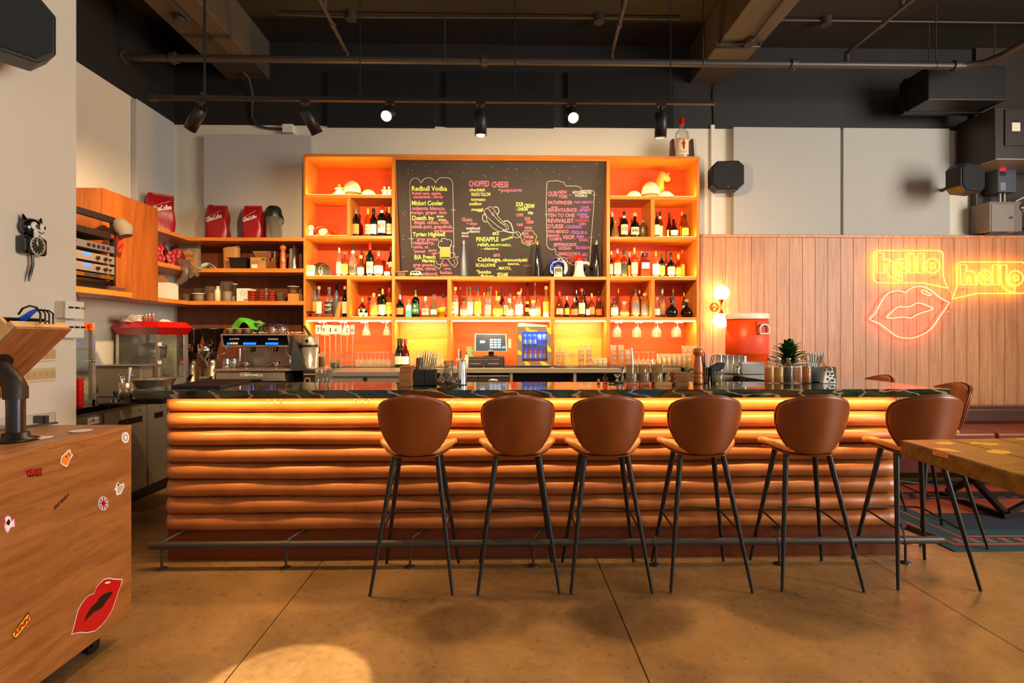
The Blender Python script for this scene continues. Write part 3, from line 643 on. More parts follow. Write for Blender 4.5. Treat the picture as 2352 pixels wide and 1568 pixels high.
for r_ in [('y', 'Redbull Vodka', 946, 1027, 438, 11), ('p', 'Ketel one, apple,', 947, 1014, 447, 7), ('p', 'cucumber, citrus', 949, 1017, 455, 7), ('y', 'Midori Cooler', 946, 1018, 471, 10),
  ('p', 'mijenta blanco,', 947, 1023, 482, 8), ('p', 'mango, ginger, lime', 944, 1026, 491, 7), ('y', 'Death by', 947, 997, 505, 10), ('y', 'snu', 1003, 1019, 499, 6), ('y', 'snu', 1007, 1024, 507, 6),
  ('p', 'illegal, cacao, chili,', 951, 1032, 514, 8), ('p', 'white port, grapefruit,', 946, 1040, 524, 8), ('p', 'cardamom', 997, 1040, 533, 7), ('y', 'Tyrian Highball', 948, 1022, 542, 9),
  ('p', 'grey goose,', 958, 1008, 552, 7), ('p', 'raspberry,', 949, 998, 561, 8), ('p', 'ume, st', 950, 984, 570, 7), ('p', '*perner', 949, 978, 580, 7), ('p', 'germ', 984, 1003, 577, 6), ('p', '-ain', 990, 1004, 584, 6),
  ('y', 'B/A', 952, 968, 595, 10), ('y', 'French', 972, 1000, 594, 9), ('y', 'Martini', 970, 998, 602, 7), ('p', 'grey goose,', 949, 996, 611, 7), ('p', 'pina, citrus,', 954, 1002, 620, 8), ('p', 'chambord,', 955, 1006, 632, 8),
  ('p', 'Sak-', 1015, 1031, 611, 7), ('p', 'ura.', 1020, 1037, 619, 6), ('p', 'lustau', 1011, 1038, 629, 8), ('p', 'vermut rosa', 1012, 1054, 636, 5),
  ('p', 'CHOPPED', 1077, 1124, 428, 13), ('p', 'CHEESE', 1130, 1168, 430, 13), ('y', 'cheddah', 1078, 1114, 439, 7), ('p', 'popcorn', 1151, 1198, 440, 8), ('y', 'x', 1145, 1149, 437, 4), ('y', 'WAGYU TALLOW', 1082, 1127, 450, 8), ('y', 'tomato', 1082, 1115, 461, 7),
  ('y', 'scallion', 1078, 1106, 471, 7), ('y', 'maggi', 1083, 1110, 484, 7), ('p', 'Guac', 1061, 1085, 508, 9), ('p', '+ chips', 1071, 1096, 516, 6), ('w', 'walnut', 1070, 1103, 527, 7), ('w', 'cilantro', 1076, 1102, 534, 6), ('w', 'basil', 1061, 1076, 537, 5), ('w', 'lime', 1061, 1076, 544, 5),
  ('l', 'SOUR', 1185, 1202, 474, 10), ('l', 'CREAM', 1204, 1227, 477, 9), ('l', '- ONION', 1185, 1212, 484, 8), ('l', 'dip', 1212, 1225, 491, 6), ('p', 'CHIPS', 1186, 1202, 497, 7), ('p', 'SOUR', 1205, 1218, 505, 7), ('p', 'CREAM', 1208, 1225, 513, 7), ('p', 'CHIVES', 1187, 1201, 519, 6), ('p', 'ONIONS', 1205, 1222, 526, 6),
  ('p', 'add', 1199, 1213, 538, 6), ('p', 'Kaluga', 1203, 1226, 546, 7), ('p', 'Caviar', 1200, 1225, 557, 8), ('y', '+20', 1209, 1218, 561, 3.5), ('l', '#2', 1131, 1146, 539, 7), ('l', 'PINEAPPLE', 1094, 1145, 554, 10), ('l', 'relish,', 1097, 1125, 565, 8), ('l', 'MUSTARD,', 1127, 1174, 565, 5), ('l', '- cilantro.', 1105, 1146, 573, 5), ('l', 'kimchi,', 1152, 1179, 554, 6, -.3),
  ('p', '#3', 1133, 1148, 589, 7), ('y', 'Cabbage,', 1097, 1152, 600, 9), ('y', 'SCALLIONS', 1093, 1138, 612, 7), ('y', 'okonomiyaki', 1154, 1211, 600, 7), ('y', 'sauce,', 1166, 1193, 608, 6), ('y', '. MAYO,', 1141, 1174, 619, 7), ('y', '*bonito', 1094, 1128, 628, 8), ('y', 'flakes', 1104, 1134, 637, 7), ('y', 'SESAME', 1142, 1167, 635, 9), ('r', '*google it', 1201, 1222, 611, 4),
  ('p', 'OUR/', 1259, 1282, 451, 12), ('p', 'NEW', 1283, 1302, 445, 8), ('p', 'YORK', 1283, 1304, 455, 8), ('p', '-', 1307, 1312, 450, 6), ('w', 'HOUSEMADE/', 1315, 1359, 445, 7), ('w', 'VODKA', 1320, 1349, 452, 6), ('p', 'PATHFINDER', 1259, 1315, 469, 8), ('v', '-N/A AMARO', 1317, 1362, 467, 6),
  ('p', 'saint', 1266, 1281, 477, 4), ('p', 'BENEVOLENCE', 1259, 1325, 486, 8), ('v', 'CANE', 1334, 1353, 479, 6), ('v', '-SPIRIT', 1328, 1358, 486, 6), ('p', 'TEN TO ONE', 1258, 1320, 498, 8), ('v', '-DARK', 1324, 1350, 495, 6), ('v', 'RUM', 1333, 1352, 501, 6),
  ('p', 'REVIVALIST', 1258, 1318, 511, 9), ('r', '-GARDEN', 1319, 1352, 509, 6), ('v', 'GIN', 1330, 1346, 517, 6), ('p', "D'USSE", 1258, 1294, 524, 9), ('v', '-COGNAC', 1297, 1337, 524, 7), ('p', 'VIVA MEXICO', 1257, 1306, 535, 7), ('v', '-TEQUILA', 1309, 1349, 537, 7),
  ('p', 'GRAND', 1257, 1285, 544, 6), ('p', 'COMTE', 1262, 1290, 552, 6), ('p', 'VSOP.', 1292, 1321, 549, 9), ('v', 'ARMA', 1323, 1342, 546, 6), ('v', "'GNAC", 1329, 1352, 554, 7), ('p', "JEFFERSON'S", 1271, 1324, 565, 7), ('p', 'OCEAN', 1283, 1311, 573, 6), ('v', '-BOURBON', 1322, 1354, 572, 7),
  ('p', 'MARICUCHOS', 1283, 1333, 586, 7), ('r', 'ESPADIN', 1303, 1333, 594, 7), ('r', 'CACAO', 1308, 1332, 603, 8), ('v', '-MEZ', 1335, 1350, 588, 7), ('v', 'CAL', 1337, 1349, 598, 6)]:
 s_ = r_[6] if len(r_) > 6 else 0
 B().textpx(r_[1], r_[2], r_[3], r_[4], r_[5], BP, .0016, s_, bold=.018).build('chalk_lettering', CH[r_[0]], mb)
def stroke(c, pts, w=.0028, closed=False, nm='chalk_line'):
 q = [on(x, y, BP) + nrm * .002 for x, y in pts]
 B().tube(q, w, 5, closed).build(nm, CH[c], mb)
def arc(cx, cy, rx, ry, a0, a1, n=12): return [(cx + rx * cos(radians(a0 + (a1 - a0) * i / n)), cy - ry * sin(radians(a0 + (a1 - a0) * i / n))) for i in range(n + 1)]
stroke('w', [(946, 569), (943, 500), (941, 422)] + arc(954, 424, 13, 15, 180, 40, 8) + [(967, 420)] + arc(984, 422, 16, 14, 165, 20, 8) + [(1000, 420)] + arc(1016, 424, 16, 16, 160, 90, 6) + arc(1026, 424, 14, 16, 90, 0, 8) + [(1041, 470), (1042, 540), (1043, 568)])
for x, y in ((945, 548), (1041, 482), (1255, 493), (1365, 448), (1358, 545)):
 stroke('c' if x > 1200 else 'w', [(x - 6, y), (x + 6, y)], .0018); stroke('c' if x > 1200 else 'w', [(x, y - 8), (x, y + 10)], .0018)
stroke('w', arc(1013, 560, 6, 6, 200, 60, 6) + arc(1020, 553, 7, 6, 160, 20, 6) + arc(1030, 557, 8, 7, 110, -60, 8) + arc(1030, 566, 5, 4, 20, -100, 5) + arc(1018, 566, 8, 3, -20, -170, 6) + arc(1011, 564, 4, 5, -90, -200, 5), closed=True)
b = B(); b.polypx([(1012, 567), (1034, 567), (1034, 590), (1012, 590)], BP, .0014); b.build('chalk_fill', CH['g'], mb)
stroke('w', [(1011, 565), (1011, 594), (1034, 594), (1034, 565)]); stroke('w', [(1034, 564), (1041, 564), (1042, 592), (1034, 592)])
for x in (1019, 1027): stroke('w', arc(x, 576, 2.6, 3.6, 0, 330, 8), .0016, True); stroke('v', [(x - 1, 576), (x + 1, 576)], .003)
stroke('w', [(1006, 580), (1012, 580)]); stroke('w', [(1034, 580), (1044, 581), (1046, 590), (1054, 588), (1050, 593), (1045, 591)])
stroke('w', [(1018, 595), (1012, 608)]); stroke('w', [(1028, 595), (1039, 610)])
stroke('w', [(1012, 608), (1004, 606), (1001, 598), (997, 601), (998, 610), (1009, 618), (1012, 612)], closed=True); stroke('w', [(1039, 610), (1045, 606), (1042, 597), (1050, 596), (1051, 604), (1045, 614)], closed=True)
stroke('w', [(1114, 494), (1112, 484), (1116, 479), (1122, 480), (1130, 490), (1142, 504), (1152, 512), (1162, 520), (1164, 527), (1158, 528), (1144, 520), (1130, 508), (1120, 499)], closed=True)
stroke('w', [(1118, 478), (1126, 474), (1134, 480), (1146, 500), (1158, 512), (1167, 518), (1168, 526), (1162, 527)])
stroke('w', [(1116, 492), (1118, 506), (1130, 522), (1146, 532), (1158, 530)])
stroke('w', arc(1116, 500, 8, 10, 90, 290, 10), .005); stroke('w', arc(1138, 484, 8, 9, 120, -70, 10), .005)
stroke('w', [(1157, 508), (1166, 507), (1174, 514), (1179, 532)], .006); stroke('w', [(1155, 529), (1168, 533), (1180, 535)], .007)
stroke('w', arc(1187, 539, 9, 7, 0, 330, 10), closed=True); stroke('w', [(1184, 534), (1192, 543)])
stroke('r', [(1121, 476), (1127, 481), (1126, 484)], .003); stroke('g', [(1138, 500), (1145, 507), (1152, 513), (1160, 516)], .003)
stroke('w', arc(1132, 491, 3, 4, 0, 330, 8), .0016, True)
stroke('y', [(1214 + 18 * cos(t) * (1 + .07 * sin(7 * t)), 546 - 17 * sin(t) * (1 + .07 * sin(7 * t))) for t in [2 * pi * k / 60 for k in range(60)]], .0024, True)
stroke('w', [(1256, 545), (1254, 470), (1256, 424)] + arc(1262, 422, 6, 6, 180, 90, 4) + [(1280, 415), (1295, 419), (1300, 427), (1322, 427), (1333, 430), (1336, 437), (1354, 437)] + arc(1358, 444, 7, 7, 90, 0, 4) + [(1364, 470), (1358, 545), (1354, 609), (1330, 609), (1315, 608), (1304, 602), (1301, 593), (1290, 591), (1278, 585), (1275, 573)] + arc(1268, 558, 13, 15, -60, -160, 6), closed=True)
for k in range(46):
 x, y = (random.uniform(920, 1380), random.uniform(372, 412)) if k < 34 else (random.choice((random.uniform(924, 930), random.uniform(1374, 1380))), random.uniform(410, 600))
 q = on(x, y, BP) + nrm * .003; B().sph(q, .0035, n=6, m=4).build('pinhead', CH['w'], mb)
# ================================================================ bottles
GL = dict(clear=M_GLASS, frost=glass('frosted_glass', (196, 214, 236), .30, .4, (200, 214, 230), .3), green=glass('green_bottle_glass', (36, 92, 40), .12, .8), dgreen=glass('dark_green_glass', (14, 34, 16), .2, .85, (20, 50, 20)),
  black=mat('black_glass', (10, 9, 8), .06, coat=.6), amber=glass('amber_glass', (214, 120, 30), .14, .7, (220, 130, 40)), brown=glass('brown_bottle_glass', (90, 36, 10), .18, .85, (110, 50, 16)), red=glass('red_bottle_glass', (150, 16, 10), .3, .7),
  pale=glass('pale_yellow_glass', (248, 226, 160), .14, .5), teal=mat('teal_ceramic', (84, 190, 180), .35), bronze=mat('bronze_glass', (92, 70, 40), .3, .3), orange=glass('orange_liqueur_glass', (244, 110, 20), .3, .5), mint=glass('pale_green_glass', (200, 232, 214), .12, .55), white=mat('white_ceramic', (240, 226, 196), .3))
CAPM = dict(black=mat('black_cap', (22, 20, 19), .4), gold=M_GOLD, cork=M_CORK, red=mat('red_cap', (206, 24, 18), .3), white=mat('white_cap', (236, 224, 200), .45), silver=M_STEEL, blue=mat('blue_cap', (40, 70, 130), .4), green=mat('green_cap', (30, 74, 40), .4), wood=mat('wooden_cap', (190, 120, 60), .5), orange=mat('orange_cap', (226, 90, 24), .45), yellow=mat('yellow_cap', (230, 180, 50), .45), glass=M_GLASS, brown=mat('brown_cap', (84, 44, 24), .5))
LABM = dict(cream=M_CREAM, white=mat('white_label', (244, 236, 222), .7), black=mat('black_label', (24, 22, 22), .6), yellow=mat('yellow_label', (240, 190, 60), .6), orange=mat('orange_label', (234, 110, 36), .6), tan=mat('tan_label', (206, 150, 76), .7), green=M_GREEN, grey=mat('slate_label', (88, 84, 100), .6), red=mat('red_label', (190, 34, 24), .6), gold=M_GOLD, teal=mat('teal_label', (40, 110, 104), .6))
PRF = {  # (radius, height) fractions; neck top comes last; second item: fraction where the cap starts; third: label band
'wine': ([(0, 0), (.92, 0), (1, .02), (1, .56), (.93, .63), (.6, .70), (.36, .76), (.33, .80), (.33, .93), (.38, .935), (.38, .97)], .80, (.10, .44)),
'burg': ([(0, 0), (.92, 0), (1, .02), (1, .42), (.86, .54), (.55, .66), (.36, .76), (.32, .84), (.32, .94), (.38, .945), (.38, .97)], .84, (.10, .38)),
'spirit': ([(0, 0), (.9, 0), (1, .025), (1, .58), (.92, .66), (.6, .72), (.36, .76), (.33, .80), (.33, .90)], .84, (.12, .50)),
'squat': ([(0, 0), (.9, 0), (1, .04), (1, .46), (.9, .56), (.55, .64), (.34, .68), (.32, .72), (.32, .86)], .80, (.12, .42)),
'tall': ([(0, 0), (.9, 0), (1, .02), (1, .55), (.8, .63), (.45, .69), (.36, .74), (.34, .90)], .86, (.12, .5)),
'slim': ([(0, 0), (1, 0), (1, .04), (.84, .4), (.5, .72), (.38, .86), (.38, .92)], .90, (.10, .2)),
'globe': ([(0, 0), (.55, 0), (.8, .05), (1, .2), (.96, .34), (.7, .48), (.36, .56), (.26, .62), (.26, .86)], .80, (.12, .34)),
'disk': ([(0, 0), (.5, 0), (.85, .12), (1, .3), (.85, .5), (.5, .62), (.26, .66), (.26, .84)], .78, (.18, .46)),
'square': ([(0, 0), (.95, 0), (1, .02), (1, .62), (.9, .68), (.4, .72), (.36, .75), (.36, .86)], .80, (.36, .60)),
'cone': ([(0, 0), (.95, 0), (1, .03), (.96, .2), (.7, .5), (.42, .66), (.34, .72), (.34, .86)], .82, (.12, .34)),
'decant': ([(0, 0), (.9, 0), (1, .05), (1, .5), (.8, .58), (.4, .62), (.34, .66), (.34, .8)], .76, (.14, .40)),
}
ORD = ['leftmost', 'second', 'third', 'fourth', 'fifth', 'sixth', 'seventh', 'eighth', 'ninth', 'tenth', 'eleventh', 'twelfth', 'thirteenth', 'fourteenth', 'fifteenth', 'sixteenth', 'seventeenth', 'eighteenth', 'nineteenth', 'twentieth', 'twenty-first', 'twenty-second', 'twenty-third', 'twenty-fourth', 'twenty-fifth', 'twenty-sixth', 'twenty-seventh', 'twenty-eighth']
COLW = dict(clear='clear', frost='frosted', green='green', dgreen='dark green', black='black', amber='amber', brown='brown', red='dark red', pale='pale gold', teal='turquoise', bronze='bronze', orange='orange', mint='pale green', white='white')
def bottle(name, loc, h, w, typ, gl, cap, lab, label, group, text=None, tcol=None, fill=None, neck=None, cat='bottle'):
 t = thing(name, label, cat, loc, group); R = w / 2
 pr, cz, (l0, l1) = PRF[typ]; n = 4 if typ == 'square' else 18; rot = pi / 4 if n == 4 else 0; k = 1.38 if n == 4 else 1; sy = .55 if typ in ('disk',) else (.72 if n == 4 else .9)
 rn = pr[-1][0] * R * (1 if n > 4 else 1.3)
 prof = [(r * R * k, z * h) for r, z in pr]
 B().lathe(prof, n=n, sy=sy, rot=rot, sm=n > 4).build('glass_body', GL[gl], t, local=True)
 if fill:
  f, m = fill; top = f * h; q = [(max(0, r * R * k * .92 - .0005), max(.006, z * h)) for r, z in pr if z * h < top]
  q.append((lerp([(z, r) for r, z in pr], f) * R * k * .92, top)); q.append((0, top))
  B().lathe(q, n=n, sy=sy, rot=rot, sm=n > 4).build('liquid', GL[m], t, local=True)
 cr = max(rn * 1.12, .008); z0, z1 = cz * h, h
 if cap in ('cork', 'wood', 'glass', 'orange') or typ in ('globe', 'disk', 'decant', 'square'):
  z0 = pr[-1][1] * h - .002; b = B(); b.cyl((0, 0, z0), (0, 0, h - .001), cr * 1.25, n=14)
 else: b = B(); b.lathe([(cr, z0), (cr, h - .003), (cr * .9, h), (0, h)], n=14)
 b.build('cap', CAPM[cap], t, local=True)
 if neck: B().lathe([(cr * 1.02, (cz - .09) * h), (cr * 1.02, cz * h)], n=14).build('neck_label', LABM[neck], t, local=True)
 if lab:
  zl0, zl1 = l0 * h, l1 * h; b = B()
  if n == 4: b.box(-R * .78, R * .78, -R * sy * .99 - .0015, -R * sy * .99, zl0, zl1)
  else: b.lathe([(R * 1.012, zl0), (R * 1.012, zl1)], n=10, sy=sy, a0=-pi / 2 - 1.15, a1=-pi / 2 + 1.15) if typ not in ('globe', 'cone', 'disk') else b.lathe([(lerp([(z, r) for r, z in pr], q) * R * 1.02, q * h) for q in (l0, (l0 + l1) / 2, l1)], n=10, sy=sy, a0=-pi / 2 - .9, a1=-pi / 2 + .9)
  lo = b.build('label_band', LABM[lab], t, local=True)
  if text:
   ls = text.split('|'); b = B(); hh = (zl1 - zl0) / (len(ls) + .6); lw = R * 1.45
   for i, s_ in enumerate(ls):
    zc_ = zl1 - hh * (i + 1.0); th = hh * .62; v, f, ar = text_geo(s_, .01); ww = min(lw, ar * th)
    q = []
    for a, c in v:
     xx = (a - .5) * ww; rr_ = R * 1.02
     yy = -sy * sqrt(max(0, rr_ * rr_ - xx * xx)) - .0012 if n > 4 else -R * sy * .99 - .003
     q.append((xx, yy, zc_ + c * th))
    b.add(q, f)
   b.build('lettering', {'r': M_RINK, 'w': M_WINK, 'g': M_GOLD}.get(tcol, M_INK), t, local=True)
 return t
G_ = 'liquor bottles in the back bar shelving'
def row(cell, zsh, items, ybase=None):
 items = sorted(items, key=lambda q: q[0])
 for i, it in enumerate(items):
  x, top, w, typ, gl, cap, lab = it[:7]; o = it[7] if len(it) > 7 else {}
  Y = YCF + (.10 if not o.get('b') else .25); m_ = mpp(x, Y); ww = w * m_
  z = zsh + .0005; h = wz(x, top, Y) - z
  o_ = ORD[i] + (' from left' if i else '')
  if i == len(items) - 1 and i > 1: o_ = 'rightmost'
  lb = f"{COLW[gl]} bottle, {cap} cap" + (f", {lab} label" if lab else '') + f", {o_} {cell}"
  if o.get('d'): lb = f"{o['d']}, {o_} {cell}"
  bottle('liquor_bottle', (wx(x, Y), Y, z), h, ww, typ, gl, cap, lab, lb, G_, o.get('t'), o.get('tc'), o.get('f'), o.get('n'))
FA = (.6, 'amber'); FP = (.55, 'pale')
row('beside the red telephone', zz[3], [(818, 478, 16, 'wine', 'black', 'silver', 'tan'), (845, 479, 13, 'wine', 'orange', 'yellow', 'cream', dict(t='LILLET|rose', tc='r')), (858, 479, 16, 'wine', 'black', 'black', 'white'), (877, 471, 20, 'spirit', 'black', 'red', 'white', dict(t='MARTINI', tc='r', n='white')), (894, 476, 13, 'wine', 'brown', 'yellow', 'cream', dict(t='LILLET|blanc', tc='r'))])
row('beside the satin bag', zz[5], [(779, 569, 13, 'spirit', 'clear', 'white', 'cream', dict(f=(.3, 'amber'))), (792, 578, 17, 'spirit', 'amber', 'glass', 'yellow'), (811, 566, 19, 'tall', 'clear', 'black', None, dict(f=(.32, 'green'), n='white')), (829, 586, 17, 'squat', 'amber', 'cork', 'cream'),
 (850, 558, 17, 'wine', 'green', 'red', 'cream', dict(t='AMARO', tc='r')), (870, 576, 22, 'squat', 'amber', 'silver', 'cream'), (890, 602, 17, 'globe', 'amber', 'silver', 'cream'), (830, 573, 10, 'tall', 'amber', 'black', None, dict(b=1)), (842, 578, 8, 'tall', 'brown', 'gold', None, dict(b=1)), (897, 565, 12, 'tall', 'brown', 'red', 'cream', dict(b=1)), (802, 574, 8, 'tall', 'amber', 'black', None, dict(b=1))])
row('above the number cards', zz[7], [(723, 657, 15, 'spirit', 'frost', 'cork', 'yellow', dict(b=1)), (732.5, 657, 16, 'tall', 'clear', 'cork', 'cream'), (756, 659, 21, 'spirit', 'clear', 'glass', 'black', dict(t='HARD|CUT', tc='w')), (773, 653, 15, 'spirit', 'frost', 'blue', None, dict(b=1)), (792, 657, 13, 'tall', 'dgreen', 'cork', 'cream')])
row('in left glowing low cubby', zz[7], [(832, 684, 17, 'squat', 'red', 'gold', 'cream', dict(t='FLOCCIA', tc='r')), (848, 682, 11, 'square', 'orange', 'black', None, dict(b=1)), (858.5, 673, 19, 'spirit', 'clear', 'yellow', 'orange'), (871, 662, 12, 'wine', 'brown', 'black', 'cream', dict(b=1, n='white')), (879, 663, 16, 'wine', 'dgreen', 'gold', 'cream'), (894, 661, 14, 'spirit', 'amber', 'red', 'yellow', dict(t='AMARO|MONTE', tc='r')), (885, 673, 9, 'wine', 'black', 'black', None, dict(b=1))])
for i, x in enumerate((829.5, 841)):
 bottle('miniature_bottle', (wx(x, YCF + .05), YCF + .045, zz[7] + .0005), wz(x, 704 + i, YCF + .05) - zz[7], 8 * mpp(x, YCF), 'squat', 'green', 'brown', 'cream', f'tiny green miniature bottle in the glowing cubby, {"left" if i == 0 else "right"} of the pair', 'miniature bottles')
row('below the toy van', zz[7], [(919, 677, 18, 'squat', 'dgreen', 'silver', 'tan'), (939.5, 688, 13, 'square', 'teal', 'wood', 'white'), (954.5, 666, 18, 'spirit', 'dgreen', 'green', 'green', dict(t='R|GIN', tc='w', n='gold')), (977, 681, 18, 'squat', 'clear', 'white', 'cream', dict(t='CONNIPTION', tc='r')), (997, 676, 20, 'cone', 'mint', 'glass', 'white'), (1018, 674, 16, 'squat', 'clear', 'black', 'cream'), (917, 672, 12, 'wine', 'brown', 'red', 'red', dict(b=1))])
B().lathe([(0, 0), (.036, 0), (.042, .05), (.044, .05), (.05, .10), (.046, .10), (.04, .052), (.0, .05)], (wx(1014, YCF + .04), YCF + .045, zz[7] + .001), 18).build('yellow_cup', mat('yellow_cup_plastic', (240, 176, 20), .4))
tag(bpy.data.objects['yellow_cup'], 'yellow plastic cup with an orange print in front of the gin bottles', 'cup')
row('in the bright middle cubby', zz[7], [(1045.5, 659, 16, 'spirit', 'clear', 'cork', 'cream', dict(t='UNION|MEZCAL', tc='r')), (1057, 658, 9, 'tall', 'amber', 'cork', None, dict(b=1)), (1066, 683, 20, 'squat', 'clear', 'black', 'grey'), (1080, 659, 14, 'spirit', 'clear', 'green', 'cream'), (1072, 658, 9, 'tall', 'pale', 'cork', None, dict(b=1)), (1097.5, 657, 17, 'spirit', 'pale', 'black', 'yellow', dict(t='LAGO', tc='k')),
 (1112, 672, 9, 'tall', 'clear', 'yellow', None, dict(b=1)), (1121, 659, 17, 'spirit', 'clear', 'black', 'grey', dict(t='G4', tc='w')), (1127, 657, 10, 'tall', 'pale', 'cork', None, dict(b=1)), (1143.5, 680, 24, 'decant', 'pale', 'cork', 'yellow', dict(t='PATRON', tc='k')), (1140, 668, 12, 'squat', 'pale', 'gold', None, dict(b=1)), (1153.5, 663, 12, 'tall', 'red', 'black', None, dict(b=1)), (1161, 672, 13, 'tall', 'clear', 'black', 'cream', dict(b=1)),
 (1170, 685, 21, 'squat', 'clear', 'white', 'teal', dict(t='ARTENOM|A', tc='w')), (1172, 664, 9, 'tall', 'clear', 'black', None, dict(b=1)), (1181, 680, 10, 'squat', 'pale', 'cork', None, dict(b=1)), (1192, 670, 19, 'spirit', 'clear', 'cork', 'white', dict(t='CURVE', tc='k')), (1197, 662, 9, 'tall', 'clear', 'white', None, dict(b=1)), (1211.5, 649, 12, 'slim', 'amber', 'black', 'gold', dict(b=1)), (1211, 692, 12, 'square', 'brown', 'yellow', 'orange'),
 (1225, 689, 26, 'disk', 'frost', 'cork', 'cream'), (1229, 649, 11, 'slim', 'pale', 'white', None, dict(b=1)), (1236, 677, 14, 'squat', 'clear', 'brown', 'orange', dict(t='AVION', tc='w')), (1254.5, 657, 16, 'tall', 'pale', 'cork', 'tan')])
row('above the shot glasses', zz[7], [(1285, 669, 21, 'cone', 'amber', 'red', 'cream', dict(t="Maker's|Mark|WHISKY", tc='r', d="bottle with dripping red wax and cream label")), (1302, 679, 12, 'squat', 'brown', 'silver', 'yellow'), (1319, 684, 18, 'squat', 'amber', 'silver', 'tan'), (1324, 665, 10, 'tall', 'black', 'silver', None, dict(b=1)), (1336, 663, 16, 'spirit', 'amber', 'orange', 'cream'), (1343, 669, 10, 'tall', 'dgreen', 'black', None, dict(b=1)),
 (1351, 683, 12, 'squat', 'amber', 'orange', 'white'), (1359, 673, 15, 'squat', 'amber', 'gold', 'tan', dict(n='red')), (1375, 684, 16, 'squat', 'amber', 'red', 'orange'), (1375, 666, 10, 'tall', 'black', 'black', None, dict(b=1))])
row('in right glowing low cubby', zz[7], [(1411, 684, 18, 'spirit', 'bronze', 'black', 'cream'), (1420, 660, 12, 'cone', 'amber', 'gold', None, dict(b=1)), (1433.5, 692, 25, 'globe', 'clear', 'cork', 'orange'), (1450, 666, 10, 'tall', 'amber', 'black', None, dict(b=1)), (1459.5, 663, 19, 'spirit', 'pale', 'black', 'grey'), (1481, 673, 19, 'spirit', 'pale', 'cork', 'grey'), (1469, 665, 11, 'tall', 'red', 'yellow', None, dict(b=1))])
row('nearest the globe lamp', zz[7], [(1509, 682, 14, 'squat', 'clear', 'cork', 'white'), (1521, 663, 14, 'spirit', 'clear', 'white', 'tan', dict(b=1)), (1543, 683, 27, 'globe', 'black', 'black', None), (1546, 661, 12, 'tall', 'clear', 'gold', 'tan', dict(b=1)), (1571, 672, 9, 'tall', 'black', 'yellow', 'cream', dict(b=1)), (1577, 687, 27, 'globe', 'brown', 'cork', None)])
row('in dark upper right cubby', zz[3], [(1406, 488, 11, 'burg', 'dgreen', 'white', None, dict(b=1)), (1413, 505, 20, 'cone', 'pale', 'gold', None), (1433.5, 486, 17, 'spirit', 'brown', 'black', 'cream', dict(n='white', t="HEERING", tc='r')), (1458, 489, 20, 'squat', 'black', 'cork', 'cream', dict(t='B&B', tc='k')), (1477, 504, 18, 'spirit', 'bronze', 'silver', None)])
row('in glowing upper right cubby', zz[3], [(1509, 486, 12, 'spirit', 'brown', 'brown', 'cream'), (1516, 486, 13, 'spirit', 'amber', 'black', 'cream', dict(b=1, n='white')), (1537, 489, 13, 'burg', 'red', 'brown', 'cream', dict(b=1)), (1547, 496, 21, 'globe', 'brown', 'red', 'cream'), (1566, 486, 10, 'tall', 'amber', 'yellow', 'yellow', dict(b=1)), (1573, 493, 17, 'squat', 'amber', 'black', 'yellow')])
row('on the whisky shelf', zz[5], [(1404, 577, 8, 'tall', 'brown', 'white', 'cream'), (1418, 571, 17, 'spirit', 'orange', 'silver', 'cream', dict(t="DEWAR'S", tc='r')), (1433, 575, 16, 'spirit', 'amber', 'black', 'black'), (1446, 580, 9, 'tall', 'dgreen', 'white', 'yellow', dict(b=1)), (1457, 569, 15, 'spirit', 'orange', 'yellow', 'cream', dict(t='GLEN|SCOTIA', tc='g')), (1481, 581, 22, 'square', 'amber', 'black', 'white'), (1474, 578, 12, 'tall', 'orange', 'white', None, dict(b=1)),
 (1506, 576, 17, 'spirit', 'pale', 'gold', 'white'), (1520, 583, 14, 'spirit', 'green', 'green', 'yellow'), (1530, 574, 9, 'tall', 'amber', 'black', None, dict(b=1)), (1541, 580, 18, 'squat', 'black', 'black', 'cream', dict(t='TEELING', tc='k')), (1558, 583, 15, 'squat', 'amber', 'yellow', 'orange'), (1567, 574, 12, 'spirit', 'orange', 'orange', 'yellow', dict(b=1))])
YM = YCF + .09; zs5 = zz[5] + .0005
bottle('tequila_bottle', (wx(1065, YM), YM, zs5), wz(1065, 551, YM) - zs5, 17 * mpp(1065, YM), 'slim', 'frost', 'silver', None, 'tall slim pale blue glass bottle in front of the menu board', 'liquor bottles before the menu board', fill=(.35, 'mint'))
bottle('tequila_bottle', (wx(1234, YM), YM, zs5), wz(1234, 553, YM) - zs5, 15 * mpp(1234, YM), 'slim', 'black', 'gold', None, 'tall slim black bottle with gold neck left of the blue helmet', 'liquor bottles before the menu board')
bottle('tequila_bottle', (wx(1370, YM), YM, zs5), wz(1370, 552, YM) - zs5, 17 * mpp(1370, YM), 'slim', 'black', 'silver', None, 'tall slim black bottle right of the megaphone', 'liquor bottles before the menu board')
